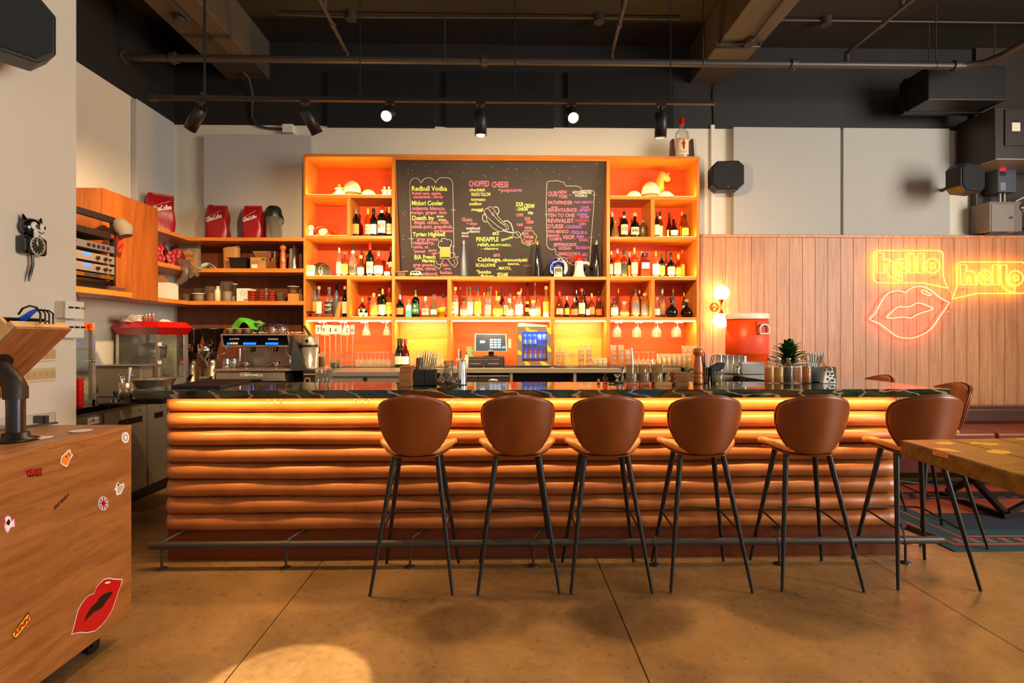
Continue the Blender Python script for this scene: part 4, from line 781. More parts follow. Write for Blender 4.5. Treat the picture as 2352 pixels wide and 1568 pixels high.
# ================================================================ things on the upper shelves
YP1 = YCF + .12
M_CAP = mat('cream_canvas', (240, 220, 176), .85, bump=.1, bs=200); M_CAPB = mat('brown_canvas', (96, 66, 44), .85)
def ball_cap(x, z, w, la, yaw=0, brimup=False, tilt=0):
 kz = 1.34 if brimup else 1.0
 t = thing('baseball_cap', la, 'cap', (wx(x, YP1), YP1 + .02, z), 'cream baseball caps', rz=yaw)
 R = w / 2
 b = B(); b.lathe([(R * cos(a) * (1 if a < .2 else 1), .012 + R * 1.02 * kz * sin(a)) for a in [pi / 2 * k / 9 for k in range(10)]], n=20, sy=.95); b.build('crown', M_CAP, t, local=True)
 b = B(); b.grid(lambda u, v: ((2 * u - 1) * R * .82 * cos(asin_(v * .9)), -R * .72 - v * R * .75, .016 - .012 * (2 * u - 1) ** 2), 10, 5)
 if not brimup: b.build('brim', M_CAP, t, local=True, solid=.004)
 B().sph((0, 0, R * 1.03 * kz + .012), .005, n=8, m=4).build('button', M_BLK, t, local=True)
 b = B()
 for k in range(6):
  a = 2 * pi * k / 6 + .5; b.tube([(R * 1.005 * cos(e) * cos(a), R * .955 * cos(e) * sin(a), .012 + R * 1.025 * kz * sin(e)) for e in [pi / 2 * q / 8 for q in range(9)]], .0008, 4)
 b.build('seam', mat('seam_thread', (200, 176, 130), .9), t, local=True)
 b = B(); b.box(-.030, .030, -R * .975, -R * .93, R * .34, R * .56); b.build('patch', M_CREAM, t, local=True)
 b = B(); b.text('PACIFIC', (0, -R * .98, R * .40), (1, 0, 0), (0, 0, 1), R * .12, .05); b.build('lettering', M_RINK, t, local=True)
 return t
def asin_(v): return math.asin(max(-1, min(1, v)))
z1 = zz[1] + .0005
big = ball_cap(808, z1, .20, 'cream baseball cap standing upright in the top left cubby, the tallest of its three', 0, True)
big.location.z += .045; bb = B(); bb.lathe([(.085, 0), (.088, .05), (.0, .05)], n=20, sy=.9); bb.build('upturned_brim', M_CAPB, big, local=True).location = (0, 0, -.045)
ball_cap(782, z1, .17, 'cream baseball cap lying low in the top left cubby, behind the white figurine', 1.2 - pi / 2 - .9); ball_cap(846, z1, .17, 'cream baseball cap lying low in the top left cubby, right of the tall one', .9)
big2 = ball_cap(1495, z1, .21, 'cream baseball cap standing upright in the top right cubby, before the unicorn', 0, True)
big2.location.z += .045; bb = B(); bb.lathe([(.085, 0), (.088, .05), (.0, .05)], n=20, sy=.9); bb.build('upturned_brim', M_CAPB, big2, local=True).location = (0, 0, -.045)
ball_cap(1457, z1, .17, 'cream baseball cap lying low in the top right cubby, left of the tall one', -.8); ball_cap(1530, z1, .17, 'cream baseball cap lying low in the top right cubby, right of the tall one', .8)
M_PORC = mat('cream_porcelain', (246, 226, 170), .35)
def figurine(x, top, la, hat=None, Y=YCF + .05, cat='figurine', arms=True, gold=False):
 z = zz[1] + .0005; h = wz(x, top, Y) - z; t = thing('figurine', la, cat, (wx(x, Y), Y, z), 'porcelain figurines')
 b = B(); k = h
 for s in (-1, 1): b.tube([(s * .12 * k, 0, 0), (s * .12 * k, 0, .1 * k), (s * .09 * k, 0, .38 * k)], [.075 * k, .085 * k, .11 * k], 10)
 b.lathe([(.0, .3 * k), (.17 * k, .34 * k), (.16 * k, .5 * k), (.19 * k, .62 * k), (.07 * k, .70 * k), (.06 * k, .74 * k)], n=14, sy=.75)
 b.build('body', M_PORC, t, local=True)
 B().sph((0, 0, .83 * k), .13 * k, .12 * k, .14 * k, 12, 8).build('head', M_GOLD if gold else M_PORC, t, local=True)
 for s in (-1, 1): B().tube([(s * .17 * k, 0, .62 * k), (s * .28 * k, -.04 * k, .56 * k), (s * .22 * k, -.14 * k, .48 * k)], [.055 * k, .05 * k, .045 * k], 8).build('arm', M_PORC, t, local=True)
 if hat: B().lathe([(.10 * k, .90 * k), (.0, 1.0 * k)], n=10).build('hat', MC[hat], t, local=True)
 return t
figurine(779, 419, 'white porcelain figurine with folded arms before the low left cap', gold=True)
figurine(883, 427, 'small cream figurine with a red pointed hat in the top left cubby', 'red_plastic'); figurine(894, 427, 'small cream figurine with a blue pointed hat beside the upright', 'blue_plastic')
Yu = YCF + .2; z = z1; M_UNI = mat('gold_ceramic', (216, 160, 70), .3)
un = thing('unicorn_figurine', 'gold glazed unicorn bust with a white horn behind the tall right cap', 'figurine', (wx(1518, Yu), Yu, z)); ux = ORG[un.name]
def U(x, y, dy=0): p = P(x, y, Yu + dy); return (p.x, p.y, p.z)
B().tube([(ux.x - .05, Yu, z), U(1513, 430), U(1515, 415), U(1519, 405), U(1523, 399)], [.075, .065, .05, .042, .04], 14).build('neck', M_UNI, un)
B().tube([U(1516, 402), U(1522, 403), U(1529, 408), U(1536, 414), U(1538, 416)], [.02, .043, .045, .03, .012], 14).build('head', M_UNI, un)
B().cyl(U(1531, 404), U(1538, 396), .014, .001, 10).build('horn', M_WHITE, un)
for dy in (-.03, .03): B().cyl(U(1520, 402, dy), U(1518, 396, dy), .012, .002, 8).build('ear', M_UNI, un)
B().tube([U(1520, 400), U(1514, 406), U(1509, 414), U(1506, 424)], [.012, .02, .02, .008], 8).build('mane', mat('pale_gold', (240, 196, 110), .4), un)
z = zz[3] + .0005; Y = YCF + .10; X = wx(745, Y); M_PH = mat('telephone_red', (222, 54, 22), .22, coat=.3)
ph_ = thing('rotary_telephone', 'red rotary telephone with a cream dial in the glowing cubby', 'telephone', (X, Y, z))
b = B(); b.hexa([(X - .085, Y - .07, z), (X + .085, Y - .07, z), (X + .085, Y + .09, z), (X - .085, Y + .09, z)], [(X - .055, Y + .01, z + .095), (X + .055, Y + .01, z + .095), (X + .055, Y + .07, z + .095), (X - .055, Y + .07, z + .095)]); b.build('body', M_PH, ph_, bevel=.014, seg=3)
c = V((X, Y - .038, z + .052)); n_ = V((0, -.77, .64))
B().cyl(c, c + n_ * .012, .047, n=24).build('dial', M_CREAM, ph_)
u_ = V((1, 0, 0)); w_ = n_.cross(u_); b = B()
for k in range(10):
 a = 2 * pi * k / 12 + .6; q = c + n_ * .012 + (u_ * cos(a) + w_ * sin(a)) * .034; b.cyl(q, q + n_ * .001, .0065, n=8)
b.cyl(c + n_ * .012, c + n_ * .014, .018, n=14); b.build('finger_holes', M_WHITE, ph_)
b = B(); b.tube([(X - .115, Y + .03, z + .085), (X - .10, Y + .03, z + .112), (X - .05, Y + .03, z + .128), (X + .05, Y + .03, z + .128), (X + .10, Y + .03, z + .110), (X + .12, Y + .03, z + .08)], [.022, .022, .015, .015, .022, .022], 12)
b.cyl((X - .112, Y + .03, z + .085), (X - .118, Y + .015, z + .055), .026, n=14); b.cyl((X + .115, Y + .03, z + .085), (X + .122, Y + .015, z + .055), .026, n=14); b.build('handset', M_PH, ph_)
tf = thing('toy_figure', 'small white and blue toy figure left of the red telephone', 'toy', (wx(716, Y), Y - .03, z));
B().lathe([(0, 0), (.022, 0), (.026, .03), (.028, .065), (0, .065)], n=12, sy=.7).build('body', M_WHITE, tf, local=True); B().sph((0, 0, .092), .033, .024, .033).build('head', mat('toy_face', (236, 190, 90), .4), tf, local=True)
B().lathe([(.034, .085), (.036, .10), (.022, .125), (0, .128)], n=12, sy=.75).build('hood', mat('toy_hood_white', (236, 222, 214), .5), tf, local=True); B().sph((-.03, -.005, .088), .012, .01, .016).build('ear', M_BLUE, tf, local=True)
z = zz[5] + .0005; Y = YCF + .13; X = wx(738, Y)
hb = thing('helmet_bag', 'shiny dark satin bag with a white claw drawing, on a cream fold', 'bag', (X, Y, z)); M_SAT = mat('black_satin', (46, 38, 32), .3, coat=.3, bump=.3, bs=12)
b = B(); b.grid(lambda u, v: ((2 * u - 1) * .115 * (1 - .25 * v ** 3) * 1, -.07 * sin(pi * u) * (1 - v * .6) - .01, .155 * v * (.8 + .2 * sin(pi * u)) + .006 * sin(u * 19)), 20, 10)
b.grid(lambda u, v: ((1 - 2 * u) * .115 * (1 - .25 * v ** 3), .07 * sin(pi * u) * (1 - v * .6) - .01, .155 * v * (.8 + .2 * sin(pi * u))), 20, 10); b.build('pouch', M_SAT, hb, local=True)
B().sph((0, -.01, .14), .06, .035, .022).build('gather', M_SAT, hb, local=True)
b = B(); q = [(.0, .10), (-.012, .06), (.0, .03), (.012, .006), (.022, .03), (.026, .07), (.012, .11)]; b.tube([(.01 + a, -.085 + abs(a) * .4, .006 + c) for a, c in q], .002, 5, True); b.tube([(.0, -.088, .05), (.02, -.087, .07), (.03, -.082, .05), (.026, -.084, .03)], .002, 5); b.build('claw_drawing', M_WINK, hb, local=True)
B().box(wx(712, Y) - X, wx(727, Y) - X, -.10, -.02, 0, .125).build('fold', M_CREAM, hb, local=True, bevel=.008)
b = B(); b.text('Iconoclasm', (wx(718.5, Y) - X, -.1012, .062), (0, 0, 1), (-1, 0, 0), .018, .105); b.build('lettering', M_INK, hb, local=True)
z = zs5; Y = YCF + .07; X = wx(924, Y)
t = thing('leather_case', 'small dark leather case at the left end of the menu board ledge', 'case', (X, Y, z)); B().box(X - .05, X + .045, Y - .04, Y + .05, z, z + .045).build('case_body', mat('dark_leather', (70, 40, 24), .4), t, bevel=.006); B().hexa([(X - .06, Y - .045, z + .045), (X + .07, Y - .045, z + .05), (X + .06, Y + .05, z + .055), (X - .05, Y + .05, z + .045)], [(X - .058, Y - .045, z + .052), (X + .068, Y - .045, z + .064), (X + .058, Y + .05, z + .064), (X - .05, Y + .05, z + .052)]).build('flap', mat('tan_flap', (170, 104, 56), .45), t)
X = wx(957, Y); t = thing('toy_camper_van', 'tiny pale blue and yellow toy camper van on the menu board ledge', 'toy car', (X, Y, z))
B().hexa([(X - .068, Y - .03, z + .012), (X + .068, Y - .03, z + .012), (X + .068, Y + .03, z + .012), (X - .068, Y + .03, z + .012)], [(X - .062, Y - .024, z + .062), (X + .04, Y - .024, z + .062), (X + .04, Y + .024, z + .062), (X - .062, Y + .024, z + .062)]).build('body', mat('pale_blue_enamel', (140, 190, 200), .3), t, bevel=.006)
B().box(X - .067, X + .03, Y - .031, Y + .031, z + .016, z + .034).build('yellow_band', mat('yellow_enamel', (232, 190, 60), .3), t)
for dx in (-.04, -.012, .016): B().box(X + dx - .011, X + dx + .011, Y - .0295, Y - .02, z + .038, z + .054).build('window', M_BLKG, t)
for dx in (-.04, .042): B().cyl((X + dx, Y - .034, z + .012), (X + dx, Y + .034, z + .012), .012, n=12).build('wheel', M_RUBBER, t)
X = wx(1282, Y + .05); Yh = YCF + .14
hm = thing('open_face_helmet', 'blue and white open face helmet on the menu board ledge', 'helmet', (X, Yh, z)); HB = mat('helmet_blue', (16, 56, 190), .2, coat=.5); HW = mat('helmet_white', (226, 210, 190), .2, coat=.5)
Rh = .108
def hp(u, v, r=1.0):
 a = -pi / 2 + .62 + (2 * pi - 1.24) * u; ph2 = -.72 + (pi / 2 + .72) * v
 return (Rh * r * cos(ph2) * cos(a) , Rh * r * cos(ph2) * sin(a) * 1.1, .112 + Rh * 1.0 * r * sin(ph2) * (1.0))
def half(c0, c1, mm, nm):
 b = B(); b.grid(lambda u, v: hp(c0 + (c1 - c0) * u, v), 18, 12); b.build(nm, mm, hm, local=True, solid=.010)
half(.5, 1, HW, 'white_half') if False else None
b = B(); b.grid(lambda u, v: hp(u, v), 36, 14)
o = b.build('shell', [HB, HW], hm, local=True, solid=.009)
for p in o.data.polygons: p.material_index = 1 if p.center.x > 0 else 0
B().sph((0, .012, .115), .092, .10, .095, 18, 10).build('lining', M_BLK, hm, local=True)
rim = [hp(0, k / 6 * .8) for k in range(6, -1, -1)] ; rim2 = [hp(1, k / 6 * .8) for k in range(0, 7)]
B().tube([(-.072, -.085, .035), (-.092, -.075, .07), (-.088, -.080, .12), (-.060, -.088, .165), (0, -.095, .182), (.060, -.088, .165), (.088, -.080, .12), (.092, -.075, .07), (.072, -.085, .035)], .005, 8).build('trim', HW, hm, local=True)
for s in (-1, 1): B().tube([(s * .066, -.07, .03), (s * .076, -.064, .07), (s * .074, -.066, .115)], [.018, .02, .014], 8).build('cheek_pad', HB, hm, local=True)
B().tube([(-.07, -.068, .12), (-.05, -.076, .155), (0, -.082, .17), (.05, -.076, .155), (.07, -.068, .12)], .012, 8).build('brow_pad', HB, hm, local=True)
B().tube([(-.05, .01, .216), (0, -.03, .223), (.05, .01, .218)], .006, 6).build('red_stripe', M_RED, hm, local=True)
B().box(-.014, .012, -.078, -.074, .196, .206).build('badge', M_WINK, hm, local=True).rotation_euler = (0, 0, 0)
Yp = YCF + .025; X = wx(1282, Yp); w = 19 * mpp(1282, Yp)
pf = thing('instant_photo', 'white bordered instant photo leaning in front of the blue helmet', 'photo', (X, Yp, z)); hh = wz(1282, 613, Yp) - z
B().box(X - w / 2, X + w / 2, Yp, Yp + .003, z, z + hh).build('white_border', M_PAPER, pf)
B().box(X - w * .42, X + w * .40, Yp - .001, Yp, z + hh * .22, z + hh * .90).build('picture', mat('photo_dark_green', (52, 60, 36), .4), pf)
b = B()
for dx in (-.22, -.04, .12, .28): b.lathe([(0, 0), (.006, 0), (.008, .016), (.003, .022), (.005, .026), (0, .031)], (X + dx * w, Yp - .0012, z + hh * .24), 8, sy=.1)
b.build('people_picture', M_CREAM, pf)
Y = YCF + .12; X = wx(1330, Y); mg = thing('megaphone', 'white megaphone with a red cap standing on its horn', 'megaphone', (X, Y, z)); hh = wz(1330, 589, Y) - z
MW = mat('megaphone_white', (232, 216, 196), .3)
B().lathe([(.0, .006), (.078, .0), (.082, .004), (.058, .04), (.050, .09), (.045, hh * .73), (.045, hh * .79), (0, hh * .8)], n=24).build('horn', MW, mg, local=True)
B().lathe([(.049, hh * .77), (.046, hh * .85), (.040, hh * .98), (.036, hh), (0, hh)], n=24).build('red_cap', M_RED, mg, local=True)
B().tube([(.04, 0, hh * .70), (.085, 0, hh * .71), (.105, 0, hh * .67), (.108, 0, hh * .6)], [.017, .017, .014, .008], 10).build('grip', MW, mg, local=True)
B().tube([(.104, 0, hh * .56), (.09, -.01, hh * .38), (.06, -.01, hh * .2), (.066, -.01, .02)], .005, 6).build('strap', M_BLK, mg, local=True)
B().box(-.036, -.030, -.046, -.036, hh * .56, hh * .72).build('blue_sticker', M_BLUE, mg, local=True)
z = zz[7] + .0005; Y = YCF + .04; X = wx(713, Y); t = thing('compact_camera', 'small red and black film camera in the dark left cubby', 'camera', (X, Y, z))
B().box(X - .048, X + .048, Y - .016, Y + .016, z, z + .052).build('camera_body', M_RED, t, bevel=.003); B().box(X - .050, X + .050, Y - .018, Y + .018, z + .046, z + .062).build('top_plate', M_BLK, t); B().cyl((X + .008, Y - .036, z + .024), (X + .008, Y - .016, z + .024), .017, n=16).build('lens', M_BLK, t); B().box(X - .05, X - .036, Y - .018, Y + .018, z, z + .046).build('grip', M_BLK, t)
Y = YCF + .05; X = wx(776, Y); t = thing('folded_card', 'folded amber card leaning in the dark left cubby', 'card', (X, Y, z)); hh = wz(776, 693, Y) - z
B().hexa([(X - .03, Y - .02, z), (X + .0, Y - .03, z), (X + .004, Y - .026, z), (X - .026, Y - .016, z)], [(X + .01, Y - .01, z + hh), (X + .028, Y - .012, z + hh), (X + .03, Y - .008, z + hh), (X + .012, Y - .006, z + hh)]).build('front_leaf', mat('amber_card', (214, 140, 50), .6), t)
B().hexa([(X + .002, Y - .03, z), (X + .022, Y - .01, z), (X + .02, Y - .006, z), (X, Y - .026, z)], [(X + .022, Y - .012, z + hh), (X + .038, Y + .004, z + hh), (X + .036, Y + .006, z + hh), (X + .02, Y - .008, z + hh)]).build('back_leaf', mat('amber_card', (214, 140, 50), .6), t)
X = wx(1254, YCF + .03); Y = YCF + .035; t = thing('toy_house', 'tiny glowing cream house ornament at the right end of the bright middle cubby', 'ornament', (X, Y, z)); b = B(); b.prism([(X - .028, Y, z), (X + .028, Y, z), (X + .028, Y, z + .036), (X, Y, z + .066), (X - .028, Y, z + .036)], (0, .02, 0)); b.box(X + .008, X + .017, Y + .003, Y + .012, z + .04, z + .066); b.build('house_body', M_PORC, t)
X = wx(808, YCF + .03); tag(B().lathe([(0, 0), (.012, 0), (.012, .02), (0, .02)], (X, YCF + .03, z), 10).build('small_jar', M_BLK), 'very small dark jar at the left end of the glowing cubby', 'jar')
Y = YCF + .16; z = ztop + .0005; X = wx(1566, Y); hh = wz(1566, 272, Y) - z
t = bottle('gin_bottle', (X, Y, z), hh, 30 * mpp(1566, Y), 'spirit', 'clear', 'red', 'cream', 'very large gin bottle with a red cap standing on top of the shelving', None, None)
b = B(); R_ = 15 * mpp(1566, Y);
b.text('BEEFEATER', (0, -R_ * .93, hh * .445), (1, 0, 0), (0, 0, 1), hh * .05, R_ * 1.5); b.text('LONDON DISTILLED', (0, -R_ * .93, hh * .19), (1, 0, 0), (0, 0, 1), hh * .018, R_ * 1.3); b.text('DRY GIN', (0, -R_ * .93, hh * .155), (1, 0, 0), (0, 0, 1), hh * .028, R_ * .9); b.build('lettering', M_RINK, t, local=True)
b = B(); b.lathe([(0, 0), (.007, .005), (.016, .06), (.02, .085), (.006, .095), (.009, .105), (.004, .115), (0, .12)], (0, -R_ * .93, hh * .22), 8, sy=.12); b.build('guardsman_emblem', M_RINK, t, local=True)
cr = thing('bottle_cradle', 'dark wooden cradle holding the very large gin bottle', 'stand', (X, Y, z));
for s in (-1, 1):
 x_ = X + s * .108; B().hexa([(x_ - .014, Y - .07, z), (x_ + .014, Y - .07, z), (x_ + .014, Y + .09, z), (x_ - .014, Y + .09, z)], [(x_ - .014, Y - .03, z + hh * .50), (x_ + .014, Y - .03, z + hh * .50), (x_ + .014, Y + .05, z + hh * .50), (x_ - .014, Y + .05, z + hh * .50)]).build('side', mat('mahogany', (92, 38, 20), .35), cr, bevel=.005)
B().box(X - .1, X + .1, Y + .085, Y + .10, z, z + .04).build('cross_bar', MC['mahogany'], cr)
# ================================================================ back counter
YBF = YCF - .28
bc = thing('back_counter', 'stainless steel back counter under the glowing shelving', 'counter', (0, YBF, 0))
xbl, xbr = wx(694, YBF), xr - .9
B().box(xbl, 1.88, YBF, YCB, ZBK - .052, ZBK).build('steel_top', M_STEELB, bc, bevel=.003)
M_DCAB = mat('dark_steel', (52, 44, 38), .45, .4)
B().box(xbl, 1.88, YBF + .42, YCB, 0, ZBK - .052).build('rear_carcass', M_DCAB, bc)
for xx in (696, 917, 1060, 1171, 1318, 1440, 1530):
 X = wx(xx, YBF); B().box(X, X + .03, YBF + .02, YBF + .42, 0, ZBK - .052).build('post', M_STEELB, bc)
B().box(xbl, 1.88, YBF + .02, YBF + .42, wz(1200, 883, YBF), wz(1200, 881, YBF)).build('under_shelf', M_STEELB, bc)
for (xa, xb) in ((1073, 1098), (1099, 1169)):
 B().box(wx(xa, YBF), wx(xb, YBF), YBF - .03, YBF + .4, .6, wz(1100, 861, YBF)).build('drawer_box', M_DCAB, bc, bevel=.004)
 B().box(wx(xa, YBF), wx(xb, YBF), YBF - .04, YBF - .03, wz(1100, 864, YBF), wz(1100, 862, YBF)).build('drawer_edge', M_STEEL, bc)
b = B(); X = wx(1133, YBF); z = wz(1133, 873, YBF); b.lathe([(0, 0), (.055, 0), (.055, .006), (0, .006)], n=20, sy=.34); o = b.build('oval_badge', M_STEEL, bc, local=True); o.location = (X, -.035, z); o.rotation_euler = (pi / 2, 0, 0)
B().text('PERLICK', (X, YBF - .046, z - .007), (1, 0, 0), (0, 0, 1), .014, .07).build('lettering', M_INK, bc)
def mapx(x, y): return wx(x, y)
Yi = 4.75; t = thing('ice_bin', 'stainless steel ice bin below the table number stands', 'bin', (wx(838, Yi), Yi, 0)); zi = wz(838, 852, Yi)
B().box(wx(761, Yi), wx(917, Yi), Yi, Yi + .5, .3, zi - .04).build('bin_body', M_STEELB, t); B().box(wx(759, Yi), wx(919, Yi), Yi - .012, Yi + .5, zi - .05, zi).build('rolled_edge', M_STEEL, t, bevel=.006)
b = B(); b.cyl((wx(839, Yi), Yi - .006, wz(839, 870, Yi)), (wx(839, Yi), Yi, wz(839, 870, Yi)), .018, n=20); b.build('round_badge', M_BLK, t)
b = B(); b.box(wx(752, Yi), wx(914, Yi), Yi + .02, Yi + .026, zi, wz(838, 811, Yi)); tag(b.build('splash_guard', M_PANE), 'clear acrylic splash guard standing on the ice bin', 'guard')
for nm, a, c, la in (('bar_mat', 1276, 1400, 'black rubber mat under the stacked tumblers, left'), ('bar_mat', 1402, 1600, 'black rubber mat under the wine glasses at the right end'), ('bar_mat', 765, 903, 'black rubber mat under the upturned glasses at the left'), ('bar_mat', 1158, 1262, 'black rubber mat under the banana patterned fridge'), ('bar_mat', 908, 1026, 'black rubber mat below the dark wine bottles')):
 tag(B().box(wx(a, YBF + .03), wx(c, YBF + .03), YBF + .01, YBF + .40, ZBK, ZBK + .008).build(nm, M_RUBBER, bevel=.003), la, 'mat', 'black rubber bar mats')
ZG = ZBK + .0085
Y = YBF + .06; x0, x1 = wx(1189, Y), wx(1267, Y); z0, z1f = ZG, wz(1200, 751, Y); zc_ = lambda yy: wz(1228, yy, Y)
fg = thing('drinks_fridge', 'small countertop drinks fridge with a banana pattern and blue light', 'fridge', ((x0 + x1) / 2, Y, z0)); M_FR = mat('fridge_grey', (128, 108, 92), .45)
gx0, gx1 = wx(1199, Y), wx(1257, Y); gz0, gz1 = zc_(829), zc_(762)
b = B(); b.box(x0, gx0, Y, Y + .30, z0 + .012, z1f); b.box(gx1, x1, Y, Y + .30, z0 + .012, z1f); b.box(gx0, gx1, Y, Y + .30, z0 + .012, gz0); b.box(gx0, gx1, Y, Y + .30, gz1, z1f); b.box(gx0, gx1, Y + .26, Y + .30, gz0, gz1); b.build('cabinet', M_FR, fg)
b = B(); b.box(x0 - .003, x1 + .003, Y - .004, Y + .02, z0, z0 + .012); b.build('foot', M_BLK, fg)
b = B(); b.box(gx0, gx1, Y + .255, Y + .259, gz0, gz1); b.build('blue_light_panel', emit('fridge_blue', (20, 60, 255), 2.2), fg)
area('fridge_light', ((gx0 + gx1) / 2, Y + .02, gz1 - .012), (0, .3, -1), .24, .03, 1.6, (.16, .32, 1))
b = B(); b.box(gx0, gx1, Y + .012, Y + .25, zc_(797.5) - .006, zc_(797.5) + .006); b.build('rack', M_BLK, fg)
B().box(gx0, gx1, Y - .002, Y, gz0, gz1).build('door_glass', M_PANE, fg)
b = B()
for pts in ([(1206, 752), (1209, 760), (1216, 761.5), (1233, 761), (1236, 759), (1218, 757), (1213, 752)], [(1255, 752), (1256, 758), (1261, 766), (1266, 768), (1266, 752)], [(1190, 772), (1193, 768), (1198, 771), (1198, 784), (1193, 781)], [(1189, 803), (1198, 808), (1198, 815), (1189, 814)], [(1257, 791), (1266, 802), (1266, 809), (1257, 806)], [(1203, 830), (1212, 830), (1219, 838), (1208, 839)], [(1239, 830), (1249, 830), (1262, 839), (1246, 839)]):
 b.polypx(pts, PY(Y - .0015), 0)
b.build('banana_print', mat('banana_yellow', (244, 190, 20), .5), fg)
B().polypx([(1190, 742), (1196, 741), (1257, 747), (1258, 750), (1190, 750)], PY(Y + .02), 0, th=-.18).build('paper_pile', M_PAPER, fg)
CAN = [mat('can_blue', (30, 70, 200), .25, .6), mat('can_silver', (190, 200, 215), .25, .8), mat('can_red', (200, 30, 50), .25, .6)]
for r_, (ya, zb_) in enumerate(((763, zc_(797.5) + .0065), (800, gz0 + .0005))):
 for k in range(5):
  X = gx0 + (gx1 - gx0) * (k + .55) / 5; t = thing('drink_can', f"{'slim blue' if r_ == 0 and k < 3 else 'slim blue and silver' if r_ == 0 else 'slim red'} can on the fridge's {'upper' if r_ == 0 else 'lower'} rack, {ORD[k]}{' from the left' if k else ''}", 'can', (X, Y + .06, zb_), 'cans in the drinks fridge')
  B().lathe([(0, 0), (.020, 0), (.024, .005), (.024, .125), (.020, .132), (0, .132)], n=14).build('can_body', CAN[0] if r_ == 0 and k < 3 else CAN[1] if r_ == 0 else CAN[2], t, local=True)
  B().lathe([(.0243, .03), (.0243, .075)], n=14).build('can_band', CAN[1] if r_ != 0 or k < 3 else CAN[0], t, local=True)
Y = YBF + .16; x0, x1 = wx(1072, Y - .1), wx(1159, Y - .1); yD = Y - .12
cd = thing('cash_drawer', 'black cash drawer with keys under the touch screen register', 'cash drawer', ((x0 + x1) / 2, yD, ZBK)); zt_ = wz(1115, 820, yD)
B().box(x0, x1, yD, yD + .4, ZBK, zt_).build('drawer_case', M_DCAB, cd, bevel=.005); B().box(x0 + .02, x1 - .02, yD - .008, yD, ZBK + .02, zt_ - .02).build('drawer_front', mat('charcoal_enamel', (60, 50, 44), .35), cd, bevel=.003)
for a, c in ((1080, 1104), (1121, 1145)): B().box(wx(a, yD), wx(c, yD), yD - .011, yD - .008, wz(1100, 836, yD), wz(1100, 834, yD)).build('media_slot', M_STEEL, cd)
b = B(); p = P(1113, 835, yD); b.cyl((p.x, yD - .02, p.z), (p.x, yD - .008, p.z), .012, n=12); b.tube([(p.x, yD - .022, p.z), (p.x - .008, yD - .024, p.z - .03), (p.x - .02, yD - .024, p.z - .05)], .004, 6); b.build('lock_and_keys', M_CHROME, cd)
ps = thing('touch_screen_register', 'touch screen cash register with a number pad, tilted on its foot', 'register', (wx(1128, Y), Y, zt_)); sp0 = [(1090, 766), (1163, 767), (1165, 807), (1090, 807)]
q = [on(x, y, (V((0, Y - .02, 0)), V((0, -1, .0)))) for x, y in sp0]; tl = V((0, .05, 0)); q[0] += tl; q[1] += tl
B().prism(q, V((0, .035, 0))).build('screen_case', M_WHITE, ps, bevel=.006)
c = sum(q, V()) / 4; q2 = [c + (p - c) * .93 + V((0, -.002, 0)) for p in q]; b = B(); b.add(q2[::-1], [(0, 1, 2, 3)]); b.build('screen', mat('screen_dark', (52, 66, 76), .15, em=.35), ps)
def sq(u, v): return q2[3] + (q2[2] - q2[3]) * u + (q2[0] - q2[3]) * v + V((0, -.0015, 0))
b = B()
for i in range(3):
 for j in range(4): b.add([sq(.46 + i * .13, .16 + j * .15), sq(.46 + i * .13, .27 + j * .15), sq(.57 + i * .13, .27 + j * .15), sq(.57 + i * .13, .16 + j * .15)], [(0, 1, 2, 3)])
b.build('number_keys', mat('screen_keys', (110, 150, 190), .3, em=.8), ps)
b = B(); b.add([sq(.14, .48), sq(.14, .62), sq(.30, .62), sq(.30, .48)], [(0, 1, 2, 3)]); b.build('logo_tile', mat('screen_white', (210, 225, 245), .3, em=1.2), ps)
b = B(); b.add([sq(.87, .16), sq(.87, .27), sq(.98, .27), sq(.98, .16)], [(0, 1, 2, 3)]); b.build('enter_key', mat('screen_blue', (60, 150, 230), .3, em=1), ps)
B().text('Clover', sq(.5, .01), (1, 0, 0), (0, 0, 1), .012, .05).build('lettering', M_WINK, ps)
b = B(); b.cyl((wx(1128, Y), Y + .05, zt_), (wx(1128, Y), Y + .02, wz(1128, 800, Y)), .03, n=10); b.box(wx(1112, Y), wx(1142, Y), Y - .03, Y + .10, zt_, zt_ + .01); b.build('foot', M_BLK, ps)
X = wx(1171, Y); B().box(X - .015, X + .015, Y, Y + .03, wz(1171, 799, Y), wz(1171, 778, Y)).build('card_reader', M_WHITE, ps)
t = thing('menu_card', 'small green printed menu card propped left of the register', 'card', (wx(1081, Y), Y - .04, zt_)); B().box(wx(1071, Y), wx(1090, Y), Y - .05, Y - .046, zt_, wz(1080, 796, Y)).build('card', mat('olive_card', (120, 124, 60), .6), t)
b = B()
for k in range(6): b.box(wx(1073, Y), wx(1087 - k % 3 * 2, Y), Y - .0512, Y - .0505, zt_ + .012 + k * .017, zt_ + .018 + k * .017)
b.build('print', M_CREAM, t)
X = wx(1064, YBF + .05); t = thing('tool_cup', 'steel cup of bar tools left of the cash drawer', 'cup', (X - .04, YBF + .08, ZBK)); B().lathe([(0, 0), (.026, 0), (.036, .10), (.034, .10), (.025, .006), (0, .006)], n=18).build('steel_cup', M_STEELB, t, local=True)
for k, (dx, hgt) in enumerate(((-.012, .2), (.0, .17), (.014, .18))): B().tube([(dx * .4, 0, .01), (dx, .005, hgt)], [.003, .006], 6).build('bar_tool', (M_WHITE, M_BLUE, M_BLK)[k], t, local=True)
t = thing('squeeze_bottle', 'cream squeeze bottle with a black tip left of the cash drawer', 'bottle', (wx(1071, YBF), YBF + .04, ZBK)); B().lathe([(0, 0), (.022, 0), (.022, .10), (.012, .13), (.012, .14), (0, .14)], n=14).build('body', M_CREAM, t, local=True); B().lathe([(.010, .14), (.006, .16), (0, .163)], n=10).build('tip', M_BLK, t, local=True)
